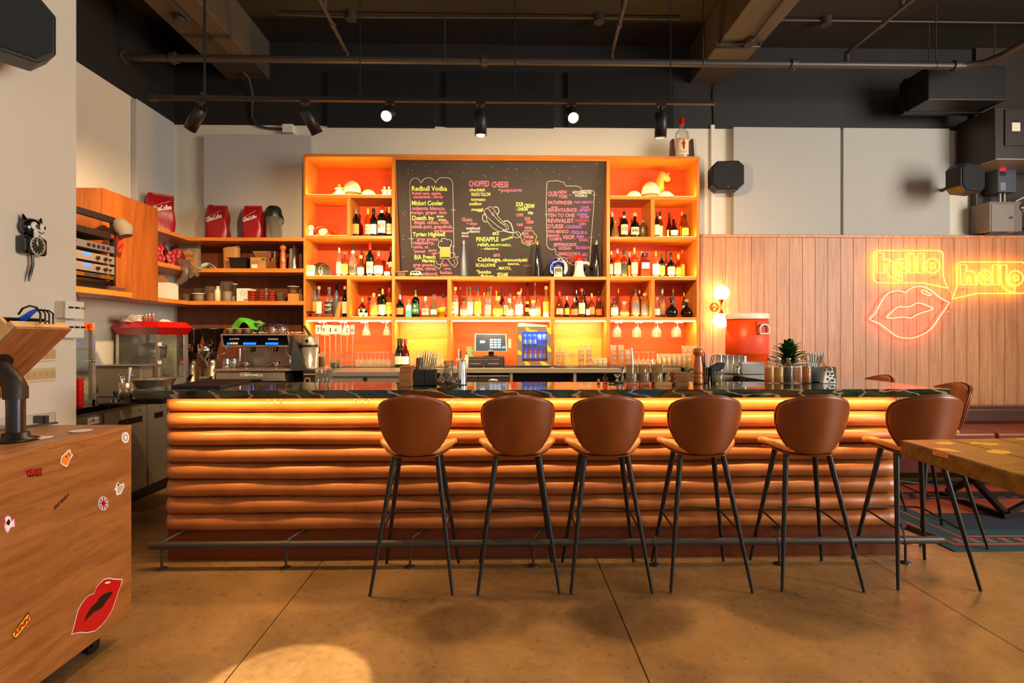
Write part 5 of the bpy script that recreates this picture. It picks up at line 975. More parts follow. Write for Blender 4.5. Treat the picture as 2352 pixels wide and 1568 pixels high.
for i, (x, y_, gl, cp, lb, la, dY) in enumerate([(916, 777, 'black', 'black', 'cream', 'dark wine bottle with a cream label left of the bar caddy, front one', 0), (922, 777, 'black', 'black', None, 'dark wine bottle half hidden behind the cream labelled one', .09), (931, 778, 'red', 'red', 'white', 'wine bottle with a red foil neck, left of the bar caddy', .0)]):
 Yw = YBF + .06 + dY; bottle('wine_bottle', (wx(x, Yw), Yw, ZG), wz(x, y_, Yw) - ZG, 19 * mpp(x, Yw), 'burg', gl, cp, lb, la, 'wine bottles on the back counter')
# ---------------------------------------------------------------- glassware prototypes
def gl_wine(up, la):
 t = thing('wine_glass', la, 'glass', (0, 0, 0)); k = .155
 pr = [(.032, 0), (.030, .002), (.004, .006), (.003, .07), (.012, .078), (.034, .10), (.038, .12), (.033, .155)]
 if not up: pr = [(r, k - z) for r, z in pr][::-1]
 B().lathe([(r, z) for r, z in pr] , n=16).build('glass_body', M_GLASSW, t, local=True); return t
def gl_tumbler(la, r0=.026, r1=.034, h=.085):
 t = thing('tumbler', la, 'glass', (0, 0, 0)); B().lathe([(0, 0), (r0, 0), (r1, h), (r1 - .002, h), (r0 - .002, .01), (0, .01)], n=16).build('glass_body', M_GLASSW, t, local=True); return t
def gl_coupe(la):
 t = thing('coupe_glass', la, 'glass', (0, 0, 0)); B().lathe([(.030, 0), (.028, .002), (.0035, .006), (.003, .085), (.010, .09), (.040, .118), (.046, .135)], n=16).build('glass_body', M_GLASSW, t, local=True); return t
used = {}
def put(kind, x, Y, z, label, group, flip=False, **kw):
 if kind not in used:
  used[kind] = {'w': lambda: gl_wine(False, label), 'u': lambda: gl_wine(True, label), 't': lambda: gl_tumbler(label), 'h': lambda: gl_tumbler(label, .027, .033, .13), 's': lambda: gl_tumbler(label, .018, .024, .05), 'c': lambda: gl_coupe(label)}[kind]()
  o = used[kind]; o.location = (x, Y, z); o['group'] = group; o['label'] = label
 else: o = dup(used[kind], (x, Y, z), label, group, rz=0)
 return o
def rank(kind, px_, rows, z, what, where, g):
 for j, dy in enumerate(rows):
  for i, x in enumerate(px_):
   put(kind, wx(x, YBF + dy), YBF + dy, z, f"{what}, {ORD[i]}{' from the left' if i else ''}, {'front' if j == 0 else 'back'} row {where}", g)
rank('w', [823 + 9.6 * i for i in range(8)], (.07, .24), ZG, 'upturned clear wine glass', 'under the left stemware', 'upturned wine glasses on the back counter')
rank('w', [946 + 10 * i for i in range(8)], (.14, .27), ZG, 'upturned clear wine glass', 'behind the straw caddy', 'upturned wine glasses on the back counter')
rank('t', [1367, 1378, 1389], (.06, .18), ZG, 'clear ribbed tumbler', 'in the amber bay', 'tumblers in the amber bay')
for i, x in enumerate((1281, 1293)):
 for k in range(5): put('s', wx(x, YBF + .08), YBF + .08, ZG + .034 * k, f"shot glass, {('lowest', 'second', 'third', 'fourth', 'topmost')[k]} of the {'left' if i == 0 else 'right'} tall stack in the amber bay", 'stacked shot glasses')
for i, x in enumerate((1335, 1353)):
 for k in range(4): put('t', wx(x, YBF + .09), YBF + .09, ZG + .048 * k, f"clear tumbler, {('lowest', 'second', 'third', 'topmost')[k]} of the {'left' if i == 0 else 'right'} stack in the amber bay", 'stacked tumblers in the amber bay')
for i, x in enumerate((1306, 1313, 1320)): put('c', wx(x, YBF + .1 + .02 * i), YBF + .1 + .02 * i, ZG, f"stemmed coupe glass, {('left', 'middle', 'right')[i]} one between the two stacks in the amber bay", 'coupe glasses in the amber bay')
for i, x in enumerate((1409, 1427, 1442)):
 for k in range(4 if i < 2 else 3): put('t', wx(x, YBF + .09), YBF + .09, ZG + .048 * k, f"clear tumbler, {('lowest', 'second', 'third', 'topmost')[k] if not (i == 2 and k == 2) else 'topmost'} of the {('left', 'middle', 'right')[i]} stack in the right bay", 'stacked tumblers in the right bay')
rank('w', [1456 + 11 * i for i in range(5)], (.10, .23), ZG, 'upturned clear wine glass', 'in the right bay', 'upturned wine glasses in the right bay')
rank('h', [1514 + 11.5 * i for i in range(7)], (.13, .25), ZG, 'clear highball glass', 'beside the pepper mill', 'highball glasses in the right bay')
for i, x in enumerate((1572, 1584, 1595)): put('t', wx(x, YBF + .17), YBF + .17, ZG + .135, f"clear tumbler on top of the highball glasses, {('left', 'middle', 'right')[i]} one", 'tumblers on the highball glasses')
def hang(x, kind, la, n=2):
 X = wx(x, YCF + .05); z = zz[8]; t = thing('stemware_rack', la, 'rack', (X, YCF + .05, z), 'stemware racks under the shelf')
 for s in (-1, 1): B().tube([(X + s * .040, YCF + .03, z), (X + s * .040, YCF + .03, z - .024), (X + s * .016, YCF + .03, z - .024), (X + s * .016, YCF + .30, z - .024)], .0025, 6).build('wire', M_CHROME, t)
 for k in range(n):
  Y_ = YCF + .075 + .10 * k; pre = 'front' if k == 0 else 'rear'
  w = thing('hanging_glass', f"{'goblet' if kind == 'g' else 'cocktail glass'} hanging upside down, {pre} one of the {la.split(', ')[1]}", 'glass', (X, Y_, z - .020), 'glasses hanging in the racks')
  pr = [(.034, 0), (.032, -.003), (.004, -.008), (.0035, -.045), (.014, -.054), (.036, -.085), (.041, -.11), (.036, -.165)] if kind == 'g' else [(.030, 0), (.028, -.003), (.004, -.007), (.006, -.02), (.009, -.026), (.004, -.034), (.008, -.045), (.012, -.055), (.030, -.10), (.037, -.145)]
  B().lathe(pr[::-1], n=18).build('glass_body', M_GLASSW, w, local=True)
for i, x in enumerate((1420, 1466, 1512, 1558)): hang(x, 'g', f"wire stemware rack over the right bay, {('rack above the stacked tumblers', 'rack second from the upright', 'rack third from the upright', 'rack nearest the globe lamp')[i]}")
for i, x in enumerate((742, 790, 838, 886)): hang(x, 'm', f"wire stemware rack over the left bay, {('rack nearest the airpot', 'rack behind the number cards', 'rack right of the number cards', 'rack nearest the amber bay')[i]}")
Yn = 4.95; zn = wz(770, 847, Yn)
for i, (x, xt, n_, w_, yaw) in enumerate([(731, 731, '7', 12, .3), (746.5, 746, '9', 13, .7), (758.5, 757, '1', 14, .35), (771, 771, '4', 19, -.1), (783, 783, '', 5, 0), (796, 797.5, '2', 13, .25), (808.5, 810.5, '6', 8, .5)]):
 X, X2 = wx(x, Yn), wx(xt, Yn); t = thing('table_number', f"steel rod table number card {('showing a seven', 'showing part of a nine', 'showing a one', 'showing a four, widest', 'seen edge on, blank', 'showing a two', 'showing a six at the right end')[i]}", 'table number', (X, Yn, zn), 'table number stands')
 zt2 = wz(x, 769, Yn); B().tube([(X, Yn, zn), (X2, Yn, zt2)], .0032, 8).build('rod', M_STEEL, t)
 zc2, zd = wz(x, 767, Yn), wz(x, 746 + (i % 2), Yn); hw = w_ / 2 * mpp(x, Yn); B().box(X2 - hw, X2 + hw, Yn - .001 * i - .004, Yn - .001 * i - .0025, zc2, zd).build('card', M_PAPER, t)
 B().box(X2 - .006, X2 + .006, Yn - .006, Yn + .004, zt2 - .01, zt2 + .006).build('clip', M_CHROME, t)
 if n_: B().text(n_, (X2 - (.01 if n_ == '9' else -.01 if n_ == '1' else 0), Yn - .001 * i - .0055, zc2 + (zd - zc2) * .22), (1, 0, 0), (0, 0, 1), (zd - zc2) * .5, (zd - zc2) * (.28 if n_ != '1' else .12)).build('number_print', M_INK, t)
t = thing('number_stand_base', 'long steel holder bar carrying the table number rods', 'holder', (wx(770, Yn), Yn, zn)); B().box(wx(725, Yn), wx(813, Yn), Yn - .02, Yn + .02, zn - .014, zn).build('bar', M_STEEL, t, bevel=.003); B().box(wx(728, Yn), wx(810, Yn), Yn - .01, Yn + .01, .7, zn - .014).build('support', M_DCAB, t)
def tub(x, top, base, w, Y, la, col, lid=True, z=None, g='plastic tubs', fill=.7, nm='plastic_tub'):
 z = z if z is not None else ZG; R = w / 2 * mpp(x, Y); h = wz(x, top, Y) - z; t = thing(nm, la, 'tub', (wx(x, Y), Y, z), g)
 B().lathe([(0, 0), (R * .78, 0), (R * .97, h * .97), (R, h * .97), (R, h), (R * .94, h), (R * .76, .003), (0, .003)], n=18).build('tub_body', M_GLASS, t, local=True)
 if fill: B().lathe([(0, .004), (R * .74, .004), (R * (.74 + .16 * fill), h * fill), (0, h * fill + .004)], n=16).build('contents', col, t, local=True)
 if lid: B().lathe([(R * 1.02, h), (R * 1.02, h + .006), (0, h + .007)], n=18).build('lid', M_WHITE, t, local=True)
 return t
M_AMB = mat('amber_food', (214, 150, 50), .6); M_MILK = mat('milky_plastic', (240, 220, 170), .4)
tub(739, 808, 845, 22, YBF + .08, 'tall plastic tub of amber syrup behind the number rods', M_AMB, False); tub(769, 826, 845, 24, YBF + .04, 'square looking cream tub behind the number rods', M_MILK, False)
# ================================================================ things on the bar top
ZT = ZB + .0008
def base(x, y): p = G(x, y, ZT); return p
p = [G(*q, ZT) for q in ((392, 890), (505, 891), (578, 875), (478, 875))]
b = B(); b.prism(p, (0, 0, .012)); t = b.build('ribbed_bar_mat', mat('black_rubber_mat', (30, 27, 26), .6), bevel=.002); tag(t, 'black ribbed rubber mat on the left end of the marble bar top', 'mat')
for k in range(24):
 u = (k + .5) / 24; a = p[0].lerp(p[1], u); c = p[3].lerp(p[2], u); B().beam(a + V((0, 0, .0135)), c + V((0, 0, .0135)), .005, .003).build('rib', MC['black_rubber_mat'], t)
for ch in t.children: ch.parent = t
b = B(); b.polypx([(598, 873.5), (606, 871.5), (657, 871), (657, 874)], PZ(ZB + .0012), 0); tag(b.build('paper_sheet', M_PAPER), 'loose sheet of white paper on the bar top before the espresso machine', 'paper')
def lt(name, label, cat, x, ytop, ybase_, w, prof, m, group=None, n=18, child='glass_body', Y=None, z=None, sy=1):
 """lathe thing: prof fractions of half width and height"""
 if Y is None: p_ = base(x, ybase_)
 else: p_ = V((wx(x, Y), Y, z if z is not None else ZT))
 h = wz(x, ytop, p_.y) - p_.z; R = w / 2 * mpp(x, p_.y)
 t = thing(name, label, cat, p_, group); B().lathe([(r * R, zz_ * h) for r, zz_ in prof], n=n, sy=sy).build(child, m, t, local=True); t['_h'] = h; t['_r'] = R; return t
GLP = [(0, 0), (.78, 0), (.9, .03), (1, 1), (.94, 1), (.84, .08), (0, .07)]
for i, (x, y1, yb) in enumerate(((729, 851, 889), (740, 848, 887), (749, 848, 886), (758, 851, 889))):
 lt('tall_shot_glass', f"tall slim glass on the bar before the ice bin, {ORD[i]} of the four", 'glass', x, y1, yb, 11.5, GLP, M_GLASS, 'tall slim glasses on the bar')
t = thing('napkin_stack', 'tall stack of brown paper napkins left of the black straw caddy', 'napkins', base(933, 887)); pz = ORG[t.name]; x0, x1 = wx(919, pz.y), wx(947, pz.y); y0 = pz.y - .03
zs_ = [ZT] + [wz(933, y, y0) for y in (874, 855, 845, 841)]
for i in range(4):
 dx = (.0, -.002, .003, -.001)[i]; B().box(x0 + dx, x1 + dx, y0 + dx, y0 + .115 + dx, zs_[i] + (.0008 if i else 0), zs_[i + 1]).build('napkin_bundle', mat('kraft_paper', (168, 104, 50), .85, bump=.2, bs=300), t, bevel=.002)
def caddy(x0p, x1p, yt, yb, la, Yd=.10):
 p_ = base((x0p + x1p) / 2, yb); t = thing('bar_caddy', la, 'caddy', p_); Y = p_.y; xa, xb = wx(x0p, Y), wx(x1p, Y); h = wz(x0p, yt, Y) - ZT
 b = B(); th_ = .004
 b.box(xa, xb, Y, Y + th_, ZT, ZT + h); b.box(xa, xb, Y + Yd - th_, Y + Yd, ZT, ZT + h); b.box(xa, xa + th_, Y + th_, Y + Yd - th_, ZT, ZT + h); b.box(xb - th_, xb, Y + th_, Y + Yd - th_, ZT, ZT + h); b.box(xa, xb, Y, Y + Yd, ZT, ZT + .004); b.box((xa + xb) / 2, (xa + xb) / 2 + .003, Y, Y + Yd, ZT, ZT + h * .9)
 b.build('caddy_box', mat('black_caddy', (34, 30, 27), .45), t); return t, Y, xa, xb, h
t, Yc_, xa, xb, h = caddy(949, 1000, 849, 886, 'black napkin caddy full of straws and picks on the bar top')
M_TEAL = mat('teal_print', (40, 130, 120), .5); M_STW = mat('straw_wrap', (222, 222, 216), .6)
for i, (x, y, lean) in enumerate([(967, 809, -1), (973, 806, 0), (978, 803, 1), (984, 806, 0), (990, 809, 1), (995, 812, 2), (1000, 811, 3), (1005, 812, 3)]):
 Yq = Yc_ + .04 + .006 * (i % 3); a = V((xa + .035 + .0095 * i, Yq, ZT + .02)); e = P(x, y, Yq)
 s_ = thing('wrapped_straw', f"wrapped teal print straw in the caddy beside the napkins, {ORD[i]}{' from the left' if i else ''}", 'straw', a, 'straws in the left caddy')
 B().tube([a, e], .0042, 6).build('wrapper', M_STW, s_); d = e - a; B().tube([a + d * .55 + V((0, -.0018, 0)), a + d * .85 + V((0, -.0018, 0))], .0034, 6).build('print', M_TEAL, s_)
b = B(); rnd = random.Random(3)
for i in range(40):
 a = V((xa + .02 + rnd.random() * (xb - xa - .03), Yc_ + .012 + rnd.random() * .07, ZT + .01)); e = a + V((rnd.uniform(-.012, .012), rnd.uniform(-.01, .01), h + rnd.uniform(.0, .045))); b.cyl(a, e, .0011, n=5); b.tube([e + V((.0035 * cos(q), 0, .0035 * sin(q))) for q in [2 * pi * k / 7 for k in range(7)]], .0009, 4, True)
tag(b.build('bamboo_picks', mat('bamboo', (196, 146, 74), .6), kind='stuff'), 'bundle of thin looped bamboo picks in the straw caddy beside the napkins', 'picks')
x_ = wx(956, Yc_); b = B(); b.hexa([(x_ - .02, Yc_ + .07, ZT + .02), (x_ + .014, Yc_ + .07, ZT + .02), (x_ + .014, Yc_ + .08, ZT + .02), (x_ - .02, Yc_ + .08, ZT + .02)], [(x_ - .012, Yc_ + .07, ZT + .175), (x_ + .03, Yc_ + .07, ZT + .178), (x_ + .03, Yc_ + .08, ZT + .178), (x_ - .012, Yc_ + .08, ZT + .175)]); tag(b.build('paper_packet', mat('brown_packet', (180, 104, 44), .7)), 'brown paper packet standing in the straw caddy beside the napkins', 'packet')
FLK = [(0, 0), (.55, 0), (.6, .04), (.96, .2), (1, .25), (.9, .32), (.45, .46), (.26, .6), (.22, .8), (.27, .96), (.25, 1), (.20, 1)]
for i, (x, y1, yb, w) in enumerate(((1013, 842, 887, 24), (1035, 842, 887, 25), (1020, 836, 879, 20), (1044, 838, 880, 20))):
 t = lt('glass_flask', f"small clear bitters flask, {('front left', 'front right', 'rear left', 'rear right')[i]} of the four right of the straw caddy", 'flask', x, y1, yb, w, FLK, M_GLASS, 'bitters flasks'); R, h = t['_r'], t['_h']
 B().lathe([(0, .004), (.56 * R, .005), (.9 * R, .2 * h), (.94 * R, .25 * h), (.84 * R, .31 * h), (0, .31 * h)], n=16).build('liquid', [mat('dark_bitters', (60, 24, 12), .2), mat('cola_bitters', (34, 12, 6), .2), MC.get('dark_bitters'), MC.get('dark_bitters')][i] if i < 2 else MC['dark_bitters'], t, local=True)
 B().lathe([(.24 * R, h), (.2 * R, h + .004), (.07 * R, h + .012), (.05 * R, h + .02), (0, h + .02)], n=10).build('dasher_top', M_CHROME, t, local=True)
lt('mixing_glass', 'tall clear tapered glass standing between the flasks and steel tins', 'glass', 1031, 827, 880, 21, GLP, M_GLASS)
TIN = [(0, 0), (.74, 0), (.76, .02), (.97, .95), (1, .96), (1, 1), (.95, 1), (.74, .03), (0, .03)]
lt('shaker_tin', 'polished steel cocktail shaker tin right of the bitters flasks', 'shaker', 1061, 827, 883, 24, [(0, 0), (1, 0), (1, .03), (.76, .97), (.70, 1), (0, 1)], M_CHROME, None, child='tin')
JIG = [(0, 0), (.85, 0), (.9, .02), (.28, .45), (.28, .5), (1, 1), (.94, 1), (.2, .52), (0, .52)]
lt('jigger', 'short steel jigger in front of the black handled one', 'jigger', 1418, 859, 880, 17, JIG, M_STEEL, 'steel jiggers', child='cup'); lt('jigger', 'tall slim steel jigger beside the cut mixing glasses', 'jigger', 1430, 842, 879, 13, JIG, M_STEEL, 'steel jiggers', child='cup')
M_CUT = glass('cut_glass', (236, 230, 220), .14, .7, (255, 225, 170))
for i, x in enumerate((1451, 1479, 1509)):
 t = lt('mixing_glass', f"heavy cut crystal mixing glass on the bar, {('left', 'middle', 'right')[i]} of the three", 'glass', x, 837, 883, 26, [(0, 0), (.9, 0), (.95, .03), (1, 1), (.94, 1), (.88, .1), (0, .1)], M_CUT, 'cut mixing glasses'); R, h = t['_r'], t['_h']
 b = B()
 for s in (-1, 1):
  for k in range(14):
   q = [(R * 1.0 * cos(2 * pi * k / 14 + s * v * 1.1), R * 1.0 * sin(2 * pi * k / 14 + s * v * 1.1), h * (.06 + .5 * v)) for v in [m / 5 for m in range(6)]]; b.tube(q, .0013, 4, cap=False)
 b.build('cut_pattern', M_GLASS, t, local=True)
p_ = ORG['mixing_glass.001'] if 'mixing_glass.001' in ORG else base(1451, 883)
for i, (x, y, X_, la) in enumerate([(1450, 799, 1456, 'steel muddler standing up in the left cut mixing glass'), (1497, 829, 1503, 'steel muddler leaning between the middle and right cut mixing glasses')]):
 a = base(X_, 882) + V((0, .0, .014)); e = P(x, y, a.y + .02); tag(B().tube([a, e], [.004, .0075], 10).build('muddler', M_CHROME), la, 'muddler', 'steel muddlers')
tag(B().box(wx(1476, 3.55), wx(1488, 3.55), 3.53, 3.55, ZT + .014, ZT + .03).build('garnish_peel', mat('yellow_peel', (240, 190, 70), .6), bevel=.004), 'bit of yellow peel inside the middle cut mixing glass', 'peel')
t = thing('coaster_stack', 'untidy stack of brown square coasters left of the pepper mill', 'coasters', base(1560, 882)); pz = ORG[t.name]; rnd = random.Random(5)
for k in range(22):
 dx, dy, a = rnd.uniform(-.006, .006), rnd.uniform(-.006, .006), rnd.uniform(-.15, .15); s_ = .048; z = ZT + k * .0036
 q = [(pz.x + dx + s_ * (cos(a) * i - sin(a) * j), pz.y - .0 + dy + s_ * (sin(a) * i + cos(a) * j), z) for i, j in ((-1, -1), (1, -1), (1, 1), (-1, 1))]; B().prism(q, (0, 0, .003)).build('coaster', mat('brown_coaster', (150, 92, 44), .8), t)
t = thing('coaster_stack', 'low pile of three pale coasters in front of the cut mixing glasses', 'coasters', base(1520, 884)); pz = ORG[t.name]
for k in range(5): B().box(pz.x - .055 + .003 * k, pz.x + .05 + .002 * k, pz.y - .04, pz.y + .05, ZT + k * .0036, ZT + k * .0036 + .003).build('coaster', mat('pale_coaster', (196, 142, 80), .8), t)
t = thing('bar_knife', 'small knife with a dark handle lying at the back edge of the bar top', 'knife', base(1380, 879)); a, c, d = G(1275, 878.3, ZT + .004), G(1398, 878.3, ZT + .006), G(1420, 878, ZT + .008)
B().beam(a, c, .012, .0015).build('blade', M_STEEL, t); B().beam(c, d, .014, .010).build('handle', M_BLK, t, bevel=.003)
t = lt('dropper_bottle', 'small bitters bottle with a black cap behind the knife', 'bottle', 1390, 858, 880, 11, [(0, 0), (.95, 0), (1, .03), (1, .6), (.4, .75), (.4, .85), (0, .85)], GL['amber']); B().lathe([(.45 * t['_r'], .8 * t['_h']), (.45 * t['_r'], t['_h']), (0, t['_h'])], n=10).build('cap', M_BLK, t, local=True)
lt('stopper_bottle', 'tiny bottle with a cork left of the black capped dropper bottle', 'bottle', 1375, 870, 880, 7, [(0, 0), (1, 0), (1, .5), (.8, .55), (.8, 1), (0, 1)], M_CORK, child='cork')
PM = [(0, 0), (.92, 0), (.98, .02), (1, .12), (.86, .15), (.98, .19), (.98, .22), (.82, .25), (.95, .29), (.96, .34), (.86, .5), (.72, .66), (.70, .74), (.62, .755), (.62, .77), (.86, .80), (.98, .86), (.95, .92), (.7, .965), (.2, .98), (0, .98)]
t = lt('pepper_mill', 'tall turned wooden pepper mill on the bar top', 'pepper mill', 1603.5, 797, 881, 23, PM, mat('beech_varnish', (186, 98, 36), .22, coat=.5, var=.15, vs=20), child='mill_body', n=24); B().sph((0, 0, t['_h'] + .004), .006, n=10, m=6).build('top_knob', M_CHROME, t, local=True)
t = lt('steel_cup', 'black banded steel cup of black straws right of the pepper mill', 'cup', 1622, 843, 880, 20, TIN, M_CHROME, child='cup'); c_ = ORG[t.name]
for k in range(8):
 a = c_ + V((rnd.uniform(-.01, .01), rnd.uniform(-.01, .01), .01)); e = a + V((rnd.uniform(-.03, .045), rnd.uniform(-.01, .02), .17 + rnd.uniform(0, .03))); s_ = thing('black_straw', f"thin black straw in the steel cup right of the pepper mill, {('short upright', 'long leaning', 'rear', 'front', 'left leaning', 'right leaning', 'middle', 'outermost')[k]} one", 'straw', a, 'black straws'); B().tube([a, e], .0028, 6).build('straw_tube', M_BLK, s_)
t = lt('rocks_glass', 'clear rocks glass holding a black napkin pouch', 'glass', 1648, 852, 882, 26, GLP, M_GLASS); c_ = ORG[t.name]
t = thing('black_cup', 'black paper cup tucked beside the rocks glass', 'cup', base(1638, 881)); B().lathe([(0, 0), (.016, 0), (.024, .10), (.022, .10), (0, .01)], n=14).build('cup_body', M_BLK, t, local=True)
Y_ = c_.y; b = B(); b.prism([P(1633, 853, Y_), P(1634, 842, Y_), P(1652, 833, Y_), P(1664, 832, Y_), P(1667, 836, Y_), P(1663, 846, Y_), P(1655, 852, Y_)], (0, .035, 0)); tag(b.build('napkin_pouch', mat('black_napkin', (30, 30, 34), .7), bevel=.006), 'folded black napkin pouch sticking out of the rocks glass', 'napkin')
SYR = [(0, 0), (.9, 0), (1, .03), (1, .60), (.92, .68), (.6, .78), (.36, .85), (.34, .93), (.42, .94), (.42, .96), (0, .96)]
for i, (x, m_) in enumerate(((1767.5, 'amber'), (1788.5, 'pale'), (1811, 'green'), (1832.5, 'clear'), (1852, 'amber'))):
 t = lt('cordial_bottle', f"clear bottle of {('golden', 'yellow', 'olive', 'pale pink', 'orange gold')[i]} cordial on the bar, {ORD[i]}{' from the left' if i else ''} of five", 'bottle', x, 822, 879.5, 20.5, SYR, M_GLASS, 'cordial bottles'); R, h = t['_r'], t['_h']
 B().lathe([(0, .006), (.9 * R, .006), (.92 * R, .62 * h), (0, .62 * h)], n=16).build('liquid', [glass('gold_oil', (255, 196, 60), .8, .3, (255, 186, 20)), glass('yellow_oil', (250, 206, 40), .8, .3, (255, 200, 10)), glass('olive_oil', (130, 130, 40), .3, .6, (140, 140, 50)), glass('blush_oil', (236, 200, 160), .3, .5), glass('orange_oil', (250, 176, 60), .8, .4, (245, 150, 20))][i], t, local=True)
 B().lathe([(.46 * R, .93 * h), (.5 * R, .95 * h), (.5 * R, h), (0, h)], n=14).build('stopper', M_CORK if i % 2 == 0 else M_CREAM, t, local=True)
pp = base(1812, 868); pp = V((wx(1812, 4.25), 4.25, ZT)); t = thing('potted_plant', 'bushy dark green dracaena in a low white pot behind the cordial bottles', 'plant', pp)
B().lathe([(0, 0), (.05, 0), (.075, .075), (.068, .075), (.06, .03), (0, .06)], n=18).build('pot', M_WHITE, t, local=True)
B().cyl((0, 0, .05), (0, 0, .26), .014, .010).build('stem', mat('plant_stem', (90, 96, 50), .6), t, local=True)
LFS = [mat('leaf_green', (28, 62, 26), .35), mat('leaf_green_light', (54, 100, 36), .35)]; rnd = random.Random(11)
for k in range(84):
 lev = k / 84; az = k * 2.399; z0 = .05 + .16 * lev; L_ = .20 - .08 * lev + rnd.uniform(-.02, .02); el = .30 + .85 * lev + rnd.uniform(-.15, .15); wd = .023
 d = V((cos(az), sin(az), 0)); s_ = V((-sin(az), cos(az), 0)); b = B()
 pts = []
 for j in range(6):
  u = j / 5; w_ = wd * sin(pi * min(1, .12 + u * .88)) ; c_ = V((0, 0, z0)) + d * (L_ * u * cos(el)) + V((0, 0, L_ * u * sin(el) + .03 * u - .06 * u * u)); pts += [c_ - s_ * w_, c_ + V((0, 0, -.004)), c_ + s_ * w_]
 b.add(pts, [(j * 3 + i, j * 3 + i + 1, j * 3 + i + 4, j * 3 + i + 3) for j in range(5) for i in range(2)], True); b.build('leaf', LFS[k % 3 == 0], t, local=True)
t, Yc_, xa, xb, h = caddy(1864, 1921, 843, 878, 'black straw caddy behind the cow print bell', .12)
for i, (x, y) in enumerate([(1849, 807), (1860, 808), (1866, 810), (1872, 808), (1879, 809), (1888, 812), (1893, 808), (1886, 810)]):
 Yq = Yc_ + .03 + .007 * (i % 3); a = V((xa + .012 + .007 * i, Yq, ZT + .02)); e = P(x, y, Yq)
 s_ = thing('wrapped_straw', f"wrapped teal print straw in the caddy behind the bell, {ORD[i]}{' from the left' if i else ''}", 'straw', a, 'straws in the right caddy')
 B().tube([a, e], .0042, 6).build('wrapper', M_STW, s_); d = e - a; B().tube([a + d * .6 + V((0, -.0018, 0)), a + d * .92 + V((0, -.0018, 0))], .0034, 6).build('print', M_TEAL, s_)
Yq = Yc_ + .09; b = B(); b.prism([P(1874, 845, Yq), P(1880, 822, Yq), P(1888, 819, Yq), P(1898, 838, Yq), P(1893, 846, Yq)], (0, .02, 0)); tag(b.build('paper_packet', MC['brown_packet'], bevel=.003), 'brown paper packet in the caddy behind the cow print bell', 'packet')
pb_ = base(1905, 880); Y_ = pb_.y - .02; t = thing('cow_bell', 'white cow bell with black cow hide patches on the bar top', 'bell', (pb_.x, Y_, ZT))
def bx(x, y): return P(x, y, Y_)
q = [bx(1889, 879), bx(1921, 879), bx(1915, 852), bx(1895, 852)]; q[0].z = q[1].z = ZT
B().prism(q, (0, .035, 0)).build('bell_body', M_WHITE, t, bevel=.006)
b = B(); rnd = random.Random(4)
for (x, y, rx, ry) in ((1902, 858, 3, 4), (1911, 858, 4, 3), (1907, 864, 3, 2), (1901, 871, 3, 3), (1912, 873, 5, 3), (1915, 866, 2, 3), (1905, 876, 3, 1.5)):
 b.polypx([(x + rx * cos(a) * rnd.uniform(.7, 1.25), y + ry * sin(a) * rnd.uniform(.7, 1.25)) for a in [2 * pi * k / 10 for k in range(10)]], PY(Y_), .0012)
b.build('hide_patches', M_INK, t)
B().tube([bx(1899, 853), bx(1898, 846), bx(1901, 843), bx(1908, 843), bx(1911, 846), bx(1910, 853)], .0035, 8).build('handle', M_BRASS, t)
for i, (x, yb, y1) in enumerate(((1652, 857, 813), (1664, 857, 814), (1675, 858, 815), (1686, 859, 815), (1696, 860, 816))):
 p_ = V((wx(x, 4.45), 4.45 - .02 * i, ZT)); t = thing('shaker_tin', f"upturned steel shaker tin on the side counter, {ORD[i]}{' from the left' if i else ''} of five", 'shaker', p_, 'shaker tins on the side counter')
 if x < 1680: pass
 h = wz(x, y1, p_.y) - ZT; B().lathe([(0, 0), (.044, 0), (.044, .006), (.033, h * .97), (.03, h), (0, h)], n=20).build('tin', M_STEEL, t, local=True)
b = B(); b.box(wx(1615, 4.4), xin - .022, 4.20, 4.72, ZB - .05, ZB); o = b.build('steel_drainboard', M_STEELB, bevel=.004); tag(o, 'steel drainboard beside the marble return, under the shaker tins', 'drainboard')
t = thing('jigger', 'steel jigger right of the shaker tins on the side counter', 'jigger', (wx(1695, 4.25), 4.25, ZT), 'steel jiggers'); B().lathe([(0, 0), (.017, 0), (.007, .03), (.007, .034), (.02, .07), (.018, .07), (0, .036)], n=16).build('cup', M_STEEL, t, local=True)
t = thing('steel_cup', 'steel cup of white capped bar pourers behind the black straws', 'cup', (wx(1628, 4.4), 4.4, ZT)); B().lathe([(0, 0), (.045, 0), (.05, .05), (.048, .05), (0, .01)], n=16).build('cup', M_STEEL, t, local=True)
for k in range(6): B().cyl((-.035 + .014 * k, .01 * (k % 2), .03), (-.038 + .015 * k, .01 * (k % 2), .15 + .01 * (k % 3)), .005, .003, 8).build('pourer', M_WHITE, t, local=True)
Y_ = 4.3; t = thing('steel_box', 'polished steel napkin box in front of the orange cooler', 'box', (wx(1730, Y_), Y_, ZT)); B().box(wx(1705, Y_), wx(1757, Y_), Y_, Y_ + .18, ZT, wz(1730, 833, Y_)).build('box_body', M_STEEL, t, bevel=.003); B().box(wx(1704, Y_), wx(1758, Y_), Y_ - .004, Y_ + .184, wz(1730, 835, Y_), wz(1730, 832, Y_)).build('rim', M_WHITE, t)
Y_ = 5.05; Xc = wx(1716, Y_); zc_b = ZT; Rc = 46 * mpp(1716, Y_); hC = wz(1716, 733, Y_) - zc_b; M_CO = mat('cooler_orange', (250, 78, 14), .4); t = thing('drink_cooler', 'large orange drink cooler with a white lid on the side counter', 'cooler', (Xc, Y_, zc_b))
B().lathe([(0, 0), (Rc * .9, 0), (Rc * .93, .01), (Rc * .955, hC * .29), (Rc * 1.0, hC * .30), (Rc * 1.0, hC * .68), (Rc * .965, hC * .70), (Rc * .95, hC), (0, hC)], n=40).build('barrel', M_CO, t, local=True)
b = B()
